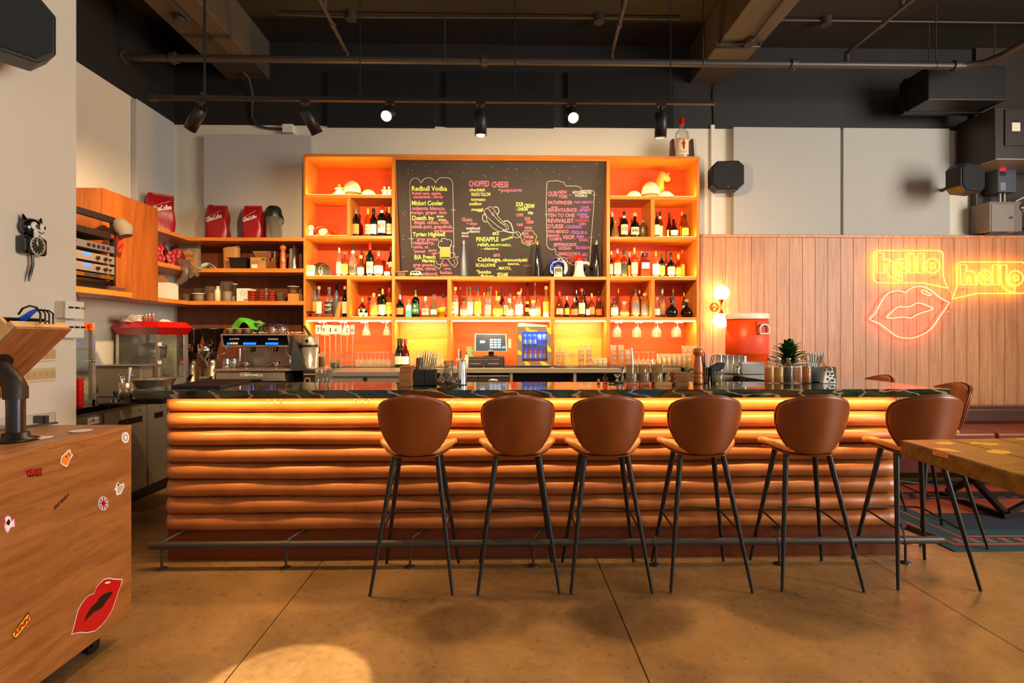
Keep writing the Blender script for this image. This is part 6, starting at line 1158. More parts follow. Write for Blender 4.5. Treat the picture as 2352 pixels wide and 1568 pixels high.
for k in range(30):
 a = -pi / 2 + (k - 14.5) * .062; b.box(0, 0, 0, 0, 0, 0) if False else b.cyl((Rc * 1.0 * cos(a), Rc * 1.0 * sin(a), hC * .315), (Rc * 1.0 * cos(a), Rc * 1.0 * sin(a), hC * .665), .0026, n=6)
b.build('ribbed_band', M_CO, t, local=True)
B().lathe([(Rc * 1.0, hC), (Rc * 1.01, hC + .01), (Rc * 1.0, hC + .045), (Rc * .92, hC + .055), (0, hC + .055)], n=40).build('lid', mat('cooler_white', (240, 222, 206), .35), t, local=True)
a = -pi / 2 + .36; c_ = V((Rc * cos(a), Rc * sin(a), hC * .80)); u_ = V((-sin(a), cos(a), 0)); n_ = V((cos(a), sin(a), 0))
b = B(); b.box(-.0, 0, 0, 0, 0, 0) if False else None
B().prism([c_ + u_ * i + V((0, 0, j)) - n_ * .012 for i, j in ((-.07, -.05), (.07, -.05), (.07, .07), (-.07, .07))], n_ * .004).build('handle_recess', mat('cooler_orange_dark', (190, 44, 12), .5), t, local=True, bevel=.01)
B().tube([c_ + u_ * i + V((0, 0, j)) + n_ * .012 for i, j in ((-.055, -.045), (-.055, .01), (-.035, .036), (0, .042), (.035, .036), (.055, .01), (.055, -.045))] , .008, 8, True).build('handle', MC['cooler_white'], t, local=True)
# ================================================================ wall lamp and speakers, neon
M_GLOBE = emit('opal_globe', 0, 20, (1, .60, .24)); YL = 5.90
t = thing('wall_sconce', 'brass wall lamp with two glowing opal globes on the panelling', 'wall lamp', P(1652, 702, YPN))
p1, p2 = P(1657, 672, YL), P(1656, 736, YL); Rg = 17 * mpp(1656, YL)
B().sph(p1, Rg, n=20, m=12).build('globe', M_GLOBE, t); B().sph(p2, Rg, n=20, m=12).build('globe', M_GLOBE, t)
c = (p1 + p2) / 2; h = (p1.z - p2.z) / 2 - Rg * .9
B().lathe([(.034, -h), (.022, -h * .8), (.008, -h * .3), (.007, 0), (.008, h * .3), (.022, h * .8), (.034, h)], c, 18).build('arm', M_BRASS, t)
B().cyl(c, (c.x - .02, YPN, c.z), .006, n=8).build('stem', M_BRASS, t); o = B().lathe([(0, 0), (.055, 0), (.02, .02), (0, .022)], n=24).build('backplate', M_BRASS, t, local=True); o.rotation_euler = (pi / 2, 0, 0); o.location = V((c.x - .03, YPN - .001, c.z)) - ORG[t.name]
def speaker(x0, x1, y0, y1, Yf, la, yaw, wallp, sc=1.0):
 cx_, cy_ = (x0 + x1) / 2, (y0 + y1) / 2; c = P(cx_, cy_, Yf); w = (x1 - x0) * mpp(cx_, Yf) / 2; h = (y1 - y0) * mpp(cx_, Yf) / 2
 t = thing('wall_speaker', la, 'speaker', c, 'octagonal speakers', rz=yaw); k = .36
 o = [(-w, -h * (1 - k)), (-w * (1 - k), -h), (w * (1 - k), -h), (w, -h * (1 - k)), (w, h * (1 - k)), (w * (1 - k), h), (-w * (1 - k), h), (-w, h * (1 - k))]
 B().prism([(a, 0, b_) for a, b_ in o], (0, .16, 0)).build('cabinet', M_BLK, t, local=True, bevel=.008)
 B().prism([(a * .9, -.010, b_ * .9) for a, b_ in o], (0, .012, 0)).build('grille', mat('speaker_grille', (26, 28, 28), .8, bump=.3, bs=400), t, local=True)
 B().box(-.008, .008, -.013, -.009, -h * .86, -h * .80).build('badge', M_GOLD, t, local=True)
 return t, c
t, c = speaker(1636, 1708, 369, 435, 5.72, 'black octagonal speaker on the wall beside the right bar shelves', -.12, None); B().tube([(0, .15, 0), (0, .40, 0)], .02, 8).build('bracket', M_BLK, t, local=True)
t, c = speaker(2198, 2272, 375, 440, 5.55, 'black octagonal speaker turned sideways by the electrical cabinets', .25, None); B().tube([(0, .15, 0), (.24, .50, 0)], .02, 8).build('bracket', M_BLK, t, local=True)
pc = on(28, 45, PXX(XP + .28)); t = thing('wall_speaker', 'large black octagonal speaker at the top of the cream partition wall', 'speaker', pc, 'octagonal speakers', rz=.95)
w = .17; o = [(-w, -.10), (-w * .6, -.17), (w * .6, -.17), (w, -.10), (w, .10), (w * .6, .17), (-w * .6, .17), (-w, .10)]
B().prism([(a, 0, b_) for a, b_ in o], (0, .16, 0)).build('cabinet', M_BLK, t, local=True, bevel=.008); B().prism([(a * .9, -.010, b_ * .9) for a, b_ in o], (0, .012, 0)).build('grille', MC['speaker_grille'], t, local=True); B().tube([(0, .15, 0), (.10, .34, 0)], .02, 8).build('bracket', M_BLK, t, local=True)
YN = YPN - .05
def NP(zx, zy, Y=YN): return P(1900 + zx / 5.2035, 540 + zy / 5.2035, Y)
M_NY = emit('neon_yellow', 0, 17, (1, .42, .012)); M_NR = emit('neon_red', 0, 17, (1, .075, .035)); M_ACR = glass('clear_acrylic', (255, 252, 244), .02, .1)
def rrect(x0, y0, x1, y1, r, n=6):
 q = []
 for cx_, cy_, a in ((x1 - r, y0 + r, 90), (x0 + r, y0 + r, 180), (x0 + r, y1 - r, 270), (x1 - r, y1 - r, 360)):
  q += [(cx_ + r * cos(radians(a + 90 * k / n)), cy_ - r * sin(radians(a + 90 * k / n))) for k in range(n + 1)]
 return q
def cr(p, n=3):
 o = []; N = len(p)
 for i in range(N):
  a, b, c, d = [V(p[(i + k) % N]) for k in (-1, 0, 1, 2)]
  for j in range(n):
   t = j / n; o.append(tuple(.5 * ((2 * b) + (c - a) * t + (2 * a - 5 * b + 4 * c - d) * t * t + (3 * b - a - 3 * c + d) * t ** 3)))
 return o
def nt_(par, pts, m, closed=True, nm='neon_tube', r=.0052):
 if m is M_NR: pts = cr(pts)
 B().tube([NP(*q) for q in pts], r, 8, closed).build(nm, m, par)
def circ(x, y, r, n=20): return [(x + r * cos(2 * pi * k / n), y + r * sin(2 * pi * k / n)) for k in range(n)]
def hello(par, m, dx, dy, kind):
 def q(l): return [(x + dx, y + dy) for x, y in l]
 base_h = [(595, 215), (672, 215), (672, 300), (690, 290), (715, 285), (750, 292), (775, 320), (785, 360)]
 if kind == 0: nt_(par, q(base_h + [(790, 400), (800, 430), (825, 462), (860, 478), (900, 482), (898, 542), (850, 540), (790, 522), (745, 480), (718, 430), (714, 380), (708, 352), (695, 343), (680, 350), (676, 372), (676, 452), (597, 452)]), m)
 else: nt_(par, q(base_h + [(787, 452), (715, 452), (713, 372), (706, 350), (695, 343), (680, 350), (674, 372), (672, 452), (597, 452)]), m)
 nt_(par, q([(970, 338), (955, 305), (925, 285), (890, 278), (850, 288), (818, 318), (806, 362), (815, 405), (845, 440), (885, 450), (968, 450), (968, 398), (890, 396)]), m)
 nt_(par, q([(858, 365), (868, 340), (888, 327), (912, 330), (900, 348), (872, 372)]), m)
 if kind == 0:
  nt_(par, q([(968, 216), (1000, 216), (1030, 228), (1055, 260), (1062, 300), (1062, 450), (990, 450), (990, 300), (985, 280), (968, 270)]), m); nt_(par, q([(1082, 218), (1156, 218), (1156, 450), (1082, 450)]), m); nt_(par, q(circ(1258, 365, 88, 28)), m); nt_(par, q(circ(1258, 365, 30, 16)), m)
 else:
  nt_(par, q([(985, 216), (1060, 216), (1060, 452), (985, 452)]), m); nt_(par, q([(1078, 216), (1152, 216), (1152, 380), (1160, 420), (1185, 455), (1215, 472), (1246, 476), (1244, 540), (1195, 536), (1140, 510), (1100, 465), (1080, 400)]), m); nt_(par, q(circ(1258, 372, 88, 28)), m); nt_(par, q(circ(1258, 372, 30, 16)), m)
s1 = thing('neon_sign', 'yellow neon speech bubble reading hello, above the red lips', 'neon sign', NP(970, 380, YPN), 'hello neon signs')
nt_(s1, [(600, 185), (1340, 185), (1368, 197), (1383, 225), (1383, 480), (1440, 632), (1150, 570), (610, 570), (575, 555), (556, 520), (556, 235), (570, 200)], M_NY); hello(s1, M_NY, 0, 0, 0)
s2 = thing('neon_sign', 'yellow neon speech bubble reading hello, at the right edge above the banquette', 'neon sign', NP(1960, 520, YPN), 'hello neon signs')
nt_(s2, [(1600, 320), (2330, 320), (2360, 335), (2375, 360), (2375, 650), (2360, 680), (2330, 695), (1800, 695), (1497, 760), (1553, 600), (1553, 365), (1568, 335)], M_NY); hello(s2, M_NY, 995, 140, 1)
s3 = thing('neon_sign', 'red neon outline of a pair of lips under the left speech bubble', 'neon sign', NP(980, 920, YPN))
nt_(s3, [(510, 1000), (560, 950), (600, 890), (640, 810), (700, 720), (760, 680), (830, 665), (890, 670), (940, 686), (980, 650), (1040, 620), (1110, 613), (1190, 628), (1270, 680), (1330, 730), (1400, 775), (1455, 805), (1440, 835), (1390, 910), (1340, 980), (1290, 1060), (1240, 1120), (1150, 1180), (1040, 1222), (960, 1230), (860, 1218), (790, 1180), (700, 1110), (620, 1055)], M_NR)
nt_(s3, [(715, 980), (760, 930), (810, 880), (860, 856), (920, 858), (990, 850), (1050, 820), (1090, 810), (1150, 822), (1210, 848), (1265, 872), (1220, 900), (1130, 925), (1060, 955), (1005, 988), (920, 980), (850, 982), (770, 992)], M_NR); nt_(s3, [(1125, 668), (1150, 658), (1200, 680), (1240, 712), (1225, 720), (1180, 708), (1140, 690)], M_NR)
for par, pts in ((s1, [(640, 230), (1300, 500), (620, 540)]), (s2, [(1640, 365), (2300, 650), (1640, 640)]), (s3, [(560, 1000), (1200, 1150), (1400, 800), (780, 700)])):
 for q in pts: B().cyl(NP(*q), NP(*q, YPN), .005, n=8).build('standoff', M_CHROME, par)
B().tube([NP(1440, 632), NP(1490, 700, YPN), NP(1495, 760), NP(1470, 880, YPN - .01), NP(1485, 912, YPN - .004), NP(1395, 918, YPN - .004)], .003, 6).build('wire', M_WHITE, s2)
YR2 = 5.95
t = thing('air_handler', 'large dark brown air handler cabinet at the top right', 'cabinet', P(2285, 365, 5.6)); q0 = P(2285, 365, 5.6)
B().box(q0.x, q0.x + 1.4, 5.6, 6.085, q0.z, wz(2300, 245, 5.6)).build('case', mat('unit_brown', (46, 37, 32), .4), t, bevel=.01)
B().box(q0.x + .1, q0.x + 1.3, 5.585, 5.6, wz(2300, 335, 5.6), wz(2300, 252, 5.6)).build('raised_door', MC['unit_brown'], t, bevel=.012); B().box(q0.x, q0.x + 1.4, 5.58, 6.05, q0.z - .012, q0.z - .001).build('steel_edge', M_STEELB, t)
B().box(wx(2325, 5.58), wx(2344, 5.58), 5.582, 5.585, wz(2330, 301, 5.58), wz(2330, 275, 5.58)).build('warning_label', M_PAPER, t); B().box(wx(2325, 5.58), wx(2344, 5.58), 5.5805, 5.582, wz(2330, 281, 5.58), wz(2330, 275, 5.58)).build('label_header', M_INK, t)
t = thing('motor_drive', 'dark grey motor drive unit with a red display, above the grey steel box', 'control unit', P(2305, 445, YR2)); B().box(wx(2283, YR2), wx(2325, YR2), YR2 - .05, 6.09, wz(2300, 444, YR2), wz(2300, 389, YR2)).build('case', mat('slate_plastic', (74, 78, 92), .4), t, bevel=.006)
B().box(wx(2288, YR2), wx(2299, YR2), YR2 - .056, YR2 - .05, wz(2300, 395, YR2), wz(2300, 391, YR2)).build('display', emit('red_digits', (255, 20, 20), 3), t); B().box(wx(2287, YR2), wx(2300, YR2), YR2 - .054, YR2 - .05, wz(2300, 407, YR2), wz(2300, 397, YR2)).build('keypad', M_BLK, t); B().box(wx(2288, YR2), wx(2300, YR2), YR2 - .053, YR2 - .05, wz(2300, 440, YR2), wz(2300, 422, YR2)).build('spec_label', mat('grey_label', (130, 134, 140), .6), t)
t = thing('steel_enclosure', 'grey steel electrical box with a round lock on the panelling ledge', 'box', P(2300, 535, YR2)); B().box(wx(2254, YR2), wx(2328, YR2), YR2 - .10, 6.09, wz(2300, 534, YR2), wz(2300, 468, YR2)).build('case', mat('grey_enamel', (120, 112, 104), .4), t, bevel=.004); B().box(wx(2277, YR2 - .1), wx(2328, YR2 - .1), YR2 - .105, YR2 - .10, wz(2300, 531, YR2 - .1), wz(2300, 469, YR2 - .1)).build('door', mat('grey_enamel_door', (142, 132, 122), .4), t, bevel=.003)
b = B(); p_ = P(2321, 500, YR2 - .105); b.cyl(p_, p_ + V((0, -.012, 0)), .016, n=14); b.build('lock', M_CHROME, t)
for k, x in enumerate((2296, 2306)): tag(B().tube([P(x, 445, YR2), P(x, 468, YR2)], .016, 10).build('flexible_conduit', M_STEELB), f"short flexible steel conduit under the motor drive, {('left', 'right')[k]} one", 'conduit')
tag(B().tube([P(2326, 480, YR2 - .02), P(2332, 462, YR2 - .03), P(2352, 452, YR2 - .05), P(2380, 450, YR2 - .05)], .018, 10).build('flexible_conduit', M_STEELB), 'curving flexible steel conduit right of the grey steel box', 'conduit')
t = thing('emergency_light', 'round clear floodlight cut by the right edge beside the grey steel box', 'floodlight', P(2346, 478, YR2 - .06)); p_ = ORG[t.name]; o = B().lathe([(0, 0), (.05, .02), (.06, .06), (0, .06)], n=16).build('lamp_head', M_CHROME, t, local=True); o.rotation_euler = (pi / 2, 0, 0); B().box(p_.x - .08, p_.x + .2, p_.y + .04, 6.08, p_.z - .22, p_.z - .08).build('battery_box', M_BLK, t, bevel=.005); B().box(p_.x - .065, p_.x - .055, p_.y + .036, p_.y + .04, p_.z - .17, p_.z - .16).build('indicator', MC['red_digits'], t)
t = thing('wall_sensor', 'small square white sensor box at the top of the wall near the duct', 'sensor', P(2232, 307, 6.06)); B().box(wx(2225, 6.06), wx(2240, 6.06), 6.06, 6.128, wz(2232, 318, 6.06), wz(2232, 296, 6.06)).build('housing', M_WHITE, t, bevel=.006); B().box(wx(2229, 6.06), wx(2236, 6.06), 6.056, 6.06, wz(2232, 313, 6.06), wz(2232, 300, 6.06)).build('black_window', M_BLK, t)
tag(B().box(wx(2263, 5.98), wx(2306, 5.98), 5.93, 6.0, zt + .036, zt + .058).build('flat_box', mat('blue_black_case', (50, 70, 100), .4), bevel=.003), 'thin blue black box lying on the panelling ledge under the grey steel box', 'box')
tag(B().tube([P(2240, 540, 6.08), P(2240, 200, 6.08)], .03, 10).build('wall_pipe', M_PIPE), 'vertical dark brown pipe at the edge of the cream wall', 'pipe')
# ================================================================ banquette, rug, trestle table, high table
pb0 = P(2215, 934, 5.45)
bq = thing('banquette', 'brown leather banquette along the panelled wall', 'bench', (pb0.x, 5.2, 0)); zbt = wz(2300, 934, 5.55)
M_BQ = mat('dark_brown_leather', (72, 38, 27), .32, bump=.1, bs=24, var=.15, vs=5)
for k in range(3): B().box(3.75 + 1.1 * k + .004, 4.85 + 1.1 * k - .004, 5.55, 5.75, .46, zbt).build('back_cushion', M_BQ, bq, bevel=.04, seg=4)
for k in range(3): B().box(3.75 + 1.1 * k + .004, 4.85 + 1.1 * k - .004, 5.02, 5.60, .33, .47).build('seat_cushion', mat('rust_leather', (126, 54, 26), .35, bump=.1, bs=24), bq, bevel=.03, seg=3)
B().box(3.77, 7.0, 5.06, 5.98, .06, .34).build('base', mat('rust_base', (128, 52, 28), .5), bq, bevel=.01)
RG = [mat('rug_teal', (24, 62, 66), .95, bump=.4, bs=200), mat('rug_rust', (170, 76, 36), .95, bump=.4, bs=200), mat('rug_coral', (206, 100, 70), .95), mat('rug_navy', (26, 34, 50), .95, bump=.4, bs=200)]
rx0, ry1 = 3.42, 4.98; rg = thing('patterned_rug', 'patterned rug in teal, rust and navy under the low trestle table', 'rug', (rx0, 3.2, 0))
ang = 0
def RQ(x0, x1, y0, y1, z, m, nm):
 b = B(); b.box(x0, x1, y0, y1, .0006, z); b.build(nm, m, rg)
RQ(2.95, 7.2, 3.35, 4.98, .008, RG[0], 'rug_ground')
RQ(3.03, 7.1, 3.44, 3.47, .0092, RG[1], 'border_line'); RQ(3.03, 3.06, 3.44, 4.92, .0093, RG[1], 'border_line'); RQ(3.18, 3.20, 3.58, 4.8, .0093, RG[1], 'border_line'); RQ(3.18, 7.0, 3.58, 3.60, .0092, RG[1], 'border_line')
RQ(3.30, 7.0, 3.72, 4.06, .0092, RG[3], 'field_stripe'); RQ(3.30, 7.0, 4.07, 4.42, .0092, RG[1], 'field_stripe'); RQ(3.30, 7.0, 4.43, 4.62, .0092, RG[3], 'field_stripe'); RQ(3.30, 7.0, 4.63, 4.86, .0092, RG[2], 'field_stripe')
b = B()
for k in range(36):
 for j in range(3): b.box(3.10 + .11 * k, 3.10 + .11 * k + .05, 3.49 + .025 * j, 3.50 + .025 * j, .0085, .0092)
for k in range(30):
 for j in range(3): b.box(3.35 + .12 * k + .03 * j, 3.41 + .12 * k + .03 * j, 4.45 + .05 * j, 4.47 + .05 * j, .0088, .0096)
b.build('woven_motifs', RG[2], rg)
tt = thing('trestle_table', 'low table with crossed black steel legs standing on the rug', 'table', (4.3, 4.0, .01))
M_TS = mat('black_tube_steel', (40, 34, 30), .4, .5)
for xx in (3.86, 5.2):
 B().beam((xx, 3.92, .028), (xx, 4.52, .028), .04, .04).build('floor_bar', M_TS, tt); B().beam((xx, 3.94, .05), (xx, 4.50, .44), .04, .04, (1, 0, 0)).build('leg', M_TS, tt); B().beam((xx + .041, 4.50, .05), (xx + .041, 3.94, .44), .04, .04, (1, 0, 0)).build('leg', M_TS, tt)
for yy in (3.95, 4.49):
 B().beam((3.86, yy, .028), (5.2, yy, .028), .04, .04).build('floor_bar', M_TS, tt); B().beam((3.9, yy, .05), (4.7, yy, .44), .035, .035, (0, 1, 0)).build('brace', M_TS, tt)
B().box(3.8, 5.3, 3.86, 4.58, .445, .485).build('tabletop', M_TABLE, tt, bevel=.004)
ZH = .97; c0 = G(2068, 1010, ZH + .0); an = -.05
ht = thing('high_table', 'high wooden table with a thick dark edge in the right foreground', 'table', (c0.x, c0.y, 0))
ux_, uy_ = V((cos(.05), sin(.05), 0)), V((-sin(.05), cos(.05), 0)); uxx = V((1, 0, 0)) * cos(.05) + V((0, 1, 0)) * sin(.05)
e1 = G(2352, 1005, ZH) - c0; e1 = e1.normalized(); e2 = G(2352, 1092, ZH) - c0; e2 = e2.normalized(); LX, LY = 1.3, 1.5
for k in range(6):
 a = c0 + e1 * (LX * k / 6 + (.0012 if k else 0)); d_ = c0 + e1 * (LX * (k + 1) / 6 - .0012)
 q = [a + e2 * LY, d_ + e2 * LY, d_, a]; q = [V((p_.x, p_.y, ZH - .064)) for p_ in q]; B().prism(q, (0, 0, .064)).build('plank', M_TABLE, ht, bevel=.004)
for (u, v) in ((.45, .35), (.45, 1.25), (1.2, .35), (1.2, 1.25)):
 q = c0 + e1 * u + e2 * v; B().cyl((q.x, q.y, 0), (q.x, q.y, ZH - .066), .03, n=12).build('leg', M_BLACK, ht)
M_ST = mat('yellow_patch', (226, 176, 60), .4)
for i, pts in enumerate(([(2146, 1017), (2157, 1014), (2180, 1014), (2194, 1019), (2180, 1022), (2157, 1021)], [(2227, 1021), (2234, 1014), (2252, 1017), (2290, 1018), (2297, 1022), (2272, 1023), (2250, 1020)], [(2144, 1029), (2172, 1029), (2214, 1038), (2190, 1038), (2158, 1034)], [(2263, 1035), (2285, 1032), (2318, 1036), (2322, 1041), (2300, 1043), (2272, 1040)], [(2330, 1006.5), (2352, 1006.5), (2352, 1009.5), (2340, 1009.5)])):
 b = B(); b.polypx(pts, PZ(ZH), .0006); b.build('sticker', M_ST, ht, label='flat yellow patch on the tabletop')  # flat yellow shapes laid just above the tabletop
side_pl = (c0, V((e2.y, -e2.x, 0)))
if side_pl[1].x > 0: side_pl = (c0, -side_pl[1])
b = B(); b.polypx([(2143, 1034), (2178, 1043), (2179, 1053), (2176, 1053), (2145, 1044), (2143, 1042)], side_pl, .0012); b.build('sticker', mat('orange_sticker', (232, 130, 66), .5), ht, label='orange slogan sticker on the table edge')
b = B(); b.textpx("DON'T TELL ME", 2150, 2172, 1043, 3, side_pl, .002, .2); b.textpx('HOW TO DO MY JOB', 2146, 2176, 1047.5, 3, side_pl, .002, .2); b.build('lettering', M_INK, ht)
# ================================================================ left corner shelves
XSH = wx(435, YCF)
zsh = [wz(560, y, YCF) for y in (545, 616, 691)]
zsb = [wz(560, y, YCF) for y in (553, 625, 700)]
bw = B().box(XSH - .36, XV(697), 6.10, 6.128, .9, zsh[0] + .02).build('wall_back_walnut', M_WALN); struct(bw)
cs = thing('corner_shelving', 'cherry wood corner shelves with three boards, left of the bar shelving', 'shelving', (XSH, YCF, zsb[2]))
for i in range(3):
 B().box(XSH + .001, XV(697) - .001, YCF, 6.10, zsb[i], zsh[i]).build('shelf', M_SHELF, cs, bevel=.002)
 B().box(-3.798, XSH, 5.21, 6.10, zsb[i], zsh[i]).build('side_shelf', M_SHELF, cs, bevel=.002)
XD = XSH; yc0 = on(236, 500, PXX(XD)).y; yc1 = on(305, 500, PXX(XD)).y; yc2 = on(363, 500, PXX(XD)).y; zc0 = on(305, 686, PXX(XD)).z; zc1 = on(300, 455, PXX(XD)).z
wc = thing('wall_cabinet', 'orange brown two door wooden wall cabinet behind the amplifier rack', 'cabinet', (XD, yc0, zc0))
B().box(-3.798, XD - .02, yc0, yc2, zc0, zc1).build('cabinet_box', M_CAB, wc, bevel=.002)
B().box(XD - .018, XD, yc0, yc1 - .002, zc0, zc1).build('door', M_CAB, wc, bevel=.002); B().box(XD - .018, XD, yc1 + .002, yc2, zc0, zc1).build('door', M_CAB, wc, bevel=.002)
XK = -3.25
def K(x, y): return on(x, y, PXX(XK))
ya, yb = K(175, 560).y - .15, K(268, 560).y
rk = thing('amplifier_rack', 'black wall rack filled with amplifiers and a power strip', 'equipment rack', (XK, ya, K(262, 660).z))
yr = K(266, 560).y
def kz(y): return K(262, y).z
B().box(XK - .03, XK, ya, yr, kz(513), kz(499)).build('top_bar', M_BLACK, rk, bevel=.003)
for yy in (yr - .03, ya): B().box(XK - .03, XK, yy, yy + .03, kz(657), kz(513)).build('rack_rail', M_BLACK, rk)
B().box(XK - .42, XK - .39, ya, yr, kz(657), kz(499)).build('back_frame', M_BLACK, rk)
for y0_, y1_, m_, nm in ((552, 538, M_BLACK, 'power_strip'), (583, 567, mat('mixer_grey', (90, 86, 88), .4), 'mixer'), (609, 591, mat('amp_face', (168, 158, 146), .35, .6), 'amplifier'), (632, 614, MC['amp_face'] if 'amp_face' in MC else M_STEELB, 'amplifier'), (644, 635, mat('vent_panel', (60, 46, 32), .5), 'vent_unit'), (655, 647, M_BLKG, 'lower_unit')):
 o = B().box(XK - .36, XK + .012, ya + .03, yr - .03, kz(y0_), kz(y1_)).build(nm, m_, rk, bevel=.003)
 zc_m = (kz(y0_) + kz(y1_)) / 2; hz = (kz(y1_) - kz(y0_))
 if nm == 'power_strip':
  for k in range(5): B().box(XK + .012, XK + .015, yr - .62 + .09 * k, yr - .58 + .09 * k, zc_m - .014, zc_m + .014).build('socket', M_BLK, o)
  B().box(XK + .012, XK + .018, yr - .07, yr - .045, zc_m - .014, zc_m + .014).build('red_switch', M_RED, o)
 if nm == 'amplifier':
  B().box(XK + .012, XK + .014, yr - .36, yr - .28, zc_m - .0, zc_m + .025).build('display', emit('blue_lcd', (110, 150, 255), 1.4), o)
  for k, yy in enumerate((.22, .14, .09)): B().cyl((XK + .012, yr - yy, zc_m), (XK + .03, yr - yy, zc_m), (.014, .014, .008)[k], n=12).build('knob', M_BLK, o)
  B().text('CROWN', (XK + .0135, yr - .50, zc_m + .004), (0, 1, 0), (0, 0, 1), .016, .08).build('lettering', M_INK, o)
 if nm == 'mixer':
  for k in range(5): B().box(XK + .012, XK + .016, yr - .12 - .05 * k, yr - .09 - .05 * k, zc_m - .012, zc_m + .012).build('socket', M_BLK, o)
  B().cyl((XK + .012, yr - .46, zc_m), (XK + .03, yr - .46, zc_m), .018, n=14).build('knob', M_BLK, o); B().box(XK + .012, XK + .014, yr - .62, yr - .54, zc_m - .01, zc_m + .014).build('display', emit('cyan_lcd', (110, 200, 255), 1.2), o)
 if nm == 'vent_unit':
  for k in range(2):
   for j in range(5): B().box(XK + .012, XK + .014, yr - .18 - .3 * k, yr - .05 - .3 * k, kz(643.4) + .006 * j, kz(643.4) + .006 * j + .003).build('vent_slat', M_GOLD, o)
zk = K(288, 672).z; ye = K(288, 665).y
o = B().box(-3.79, XK + .06, ya - .1, ye, zk - .045, zk).build('rack_shelf', M_SHELF, bevel=.003); tag(o, 'thick wooden shelf under the amplifier rack', 'shelf')
B().box(XK - .40, XK - .02, ya + .02, yr - .02, zk, kz(655)).build('rack_foot', M_BLACK, rk)
b = B(); rnd = random.Random(9)
for k in range(9):
 yy = ye - .20; zz_ = zk + .012 + .011 * (k % 3); xx_ = XK - .02 + .012 * (k // 3); b.tube([(xx_, yy, zz_), (xx_ + .01, ye - .02 + rnd.uniform(-.01, .01), zz_)], .005, 6)
tag(b.build('cable_bundle', mat('cable_mix', (110, 70, 60), .5)), 'small bundle of cut cables lying at the end of the rack shelf', 'cables')
Yh = yr + .02; hc = P(283, 540, Yh); t = thing('baseball_cap', 'grey baseball cap with a red brim hanging on the end of the rack', 'cap', (hc.x, Yh, hc.z))
def HPt(x, y, dy=0): p_ = P(x, y, Yh + dy); return p_
b = B(); pts = [(262, 497, .04), (275, 500, .07), (290, 512, .08), (299, 530, .07), (297, 548, .05)]
b.tube([HPt(264, 508), HPt(275, 515), HPt(284, 527), HPt(289, 542)], [.03, .062, .075, .05], 14); b.build('crown', mat('grey_cap_cloth', (110, 98, 84), .9), t)
b = B(); b.prism([HPt(*q) for q in ((270, 528), (276, 534), (283, 548), (284, 565), (279, 578), (272, 580), (269, 570), (272, 552))], (0, .012, 0)); b.build('brim', mat('red_brim', (214, 60, 32), .7), t); b = B(); b.textpx('SUNTS', 271, 284, 574, 6, PY(Yh - .002), .001, -.8); b.build('lettering', M_INK, t)
def S_(x, y, off=0): return on(x, y, PXX(XP + off))
p0 = S_(88, 586); cl = thing('cat_clock', 'black cat shaped wall clock with a swinging tail on the cream wall', 'clock', (XP, p0.y, p0.z));
def CB(x, y): q = on(x, y, PXX(XP + .055)); return q
yc_ = CB(84, 560).y; zb_ = CB(84, 586).z; zt__ = CB(84, 543).z; w2 = .075
B().box(XP, XP + .06, yc_ - w2, yc_ + w2, zb_, zt__).build('body', M_BLKG, cl, bevel=.02, seg=3)
hz_ = CB(84, 524).z; b = B(); b.sph((XP + .035, yc_ - .005, hz_), .038, .068, .055, 16, 10)
for s in (-1, 1): b.cyl((XP + .03, yc_ + s * .045, hz_ + .03), (XP + .03, yc_ + s * .058, hz_ + .068), .018, .004, 8)
b.build('head', M_BLKG, cl)
for s in (-1, 1): B().sph((XP + .068, yc_ - .003 + s * .026, hz_ + .008), .012, .021, .023, 12, 8).build('eye', M_WHITE, cl); B().sph((XP + .079, yc_ + s * .026, hz_ + .006), .004, .007, .010, 8, 6).build('pupil', M_BLK, cl)
B().sph((XP + .068, yc_, hz_ - .022), .012, .035, .017, 12, 6).build('muzzle', M_WHITE, cl); B().tube([(XP + .082, yc_ - .02, hz_ - .022), (XP + .084, yc_, hz_ - .03), (XP + .082, yc_ + .02, hz_ - .022)], .002, 5).build('smile', M_BLK, cl)
b = B()
for s in (-1, 1): b.prism([(XP + .066, yc_, zt__ + .004), (XP + .066, yc_ + s * .032, zt__ + .018), (XP + .066, yc_ + s * .032, zt__ - .010)], (.008, 0, 0))
b.build('bow_tie', M_WHITE, cl)
fz = (zb_ + zt__) / 2; b = B(); b.tube([(XP + .062, yc_ + .045 * cos(a), fz + .05 * sin(a)) for a in [2 * pi * k / 24 for k in range(24)]], .0025, 5, True); b.build('dial_ring', M_WINK, cl)
for k in range(12):
 a = pi / 2 - 2 * pi * (k + 1) / 12; B().text(str(k + 1), (XP + .0612, yc_ + .036 * cos(a), fz + .040 * sin(a) - .005), (0, 1, 0), (0, 0, 1), .011).build('numeral', M_WINK, cl)
b = B(); b.beam((XP + .063, yc_, fz), (XP + .063, yc_ - .006, fz + .033), .003, .003); b.beam((XP + .063, yc_, fz), (XP + .063, yc_ - .012, fz + .020), .004, .003); b.build('clock_hand', M_WINK, cl)
B().tube([(XP + .03, yc_, zb_ + .002), (XP + .03, yc_ + .004, zb_ - .05), (XP + .03, yc_ - .012, zb_ - .11), (XP + .03, yc_ - .02, zb_ - .15)], [.008, .008, .009, .004], 8).build('tail', M_BLKG, cl)
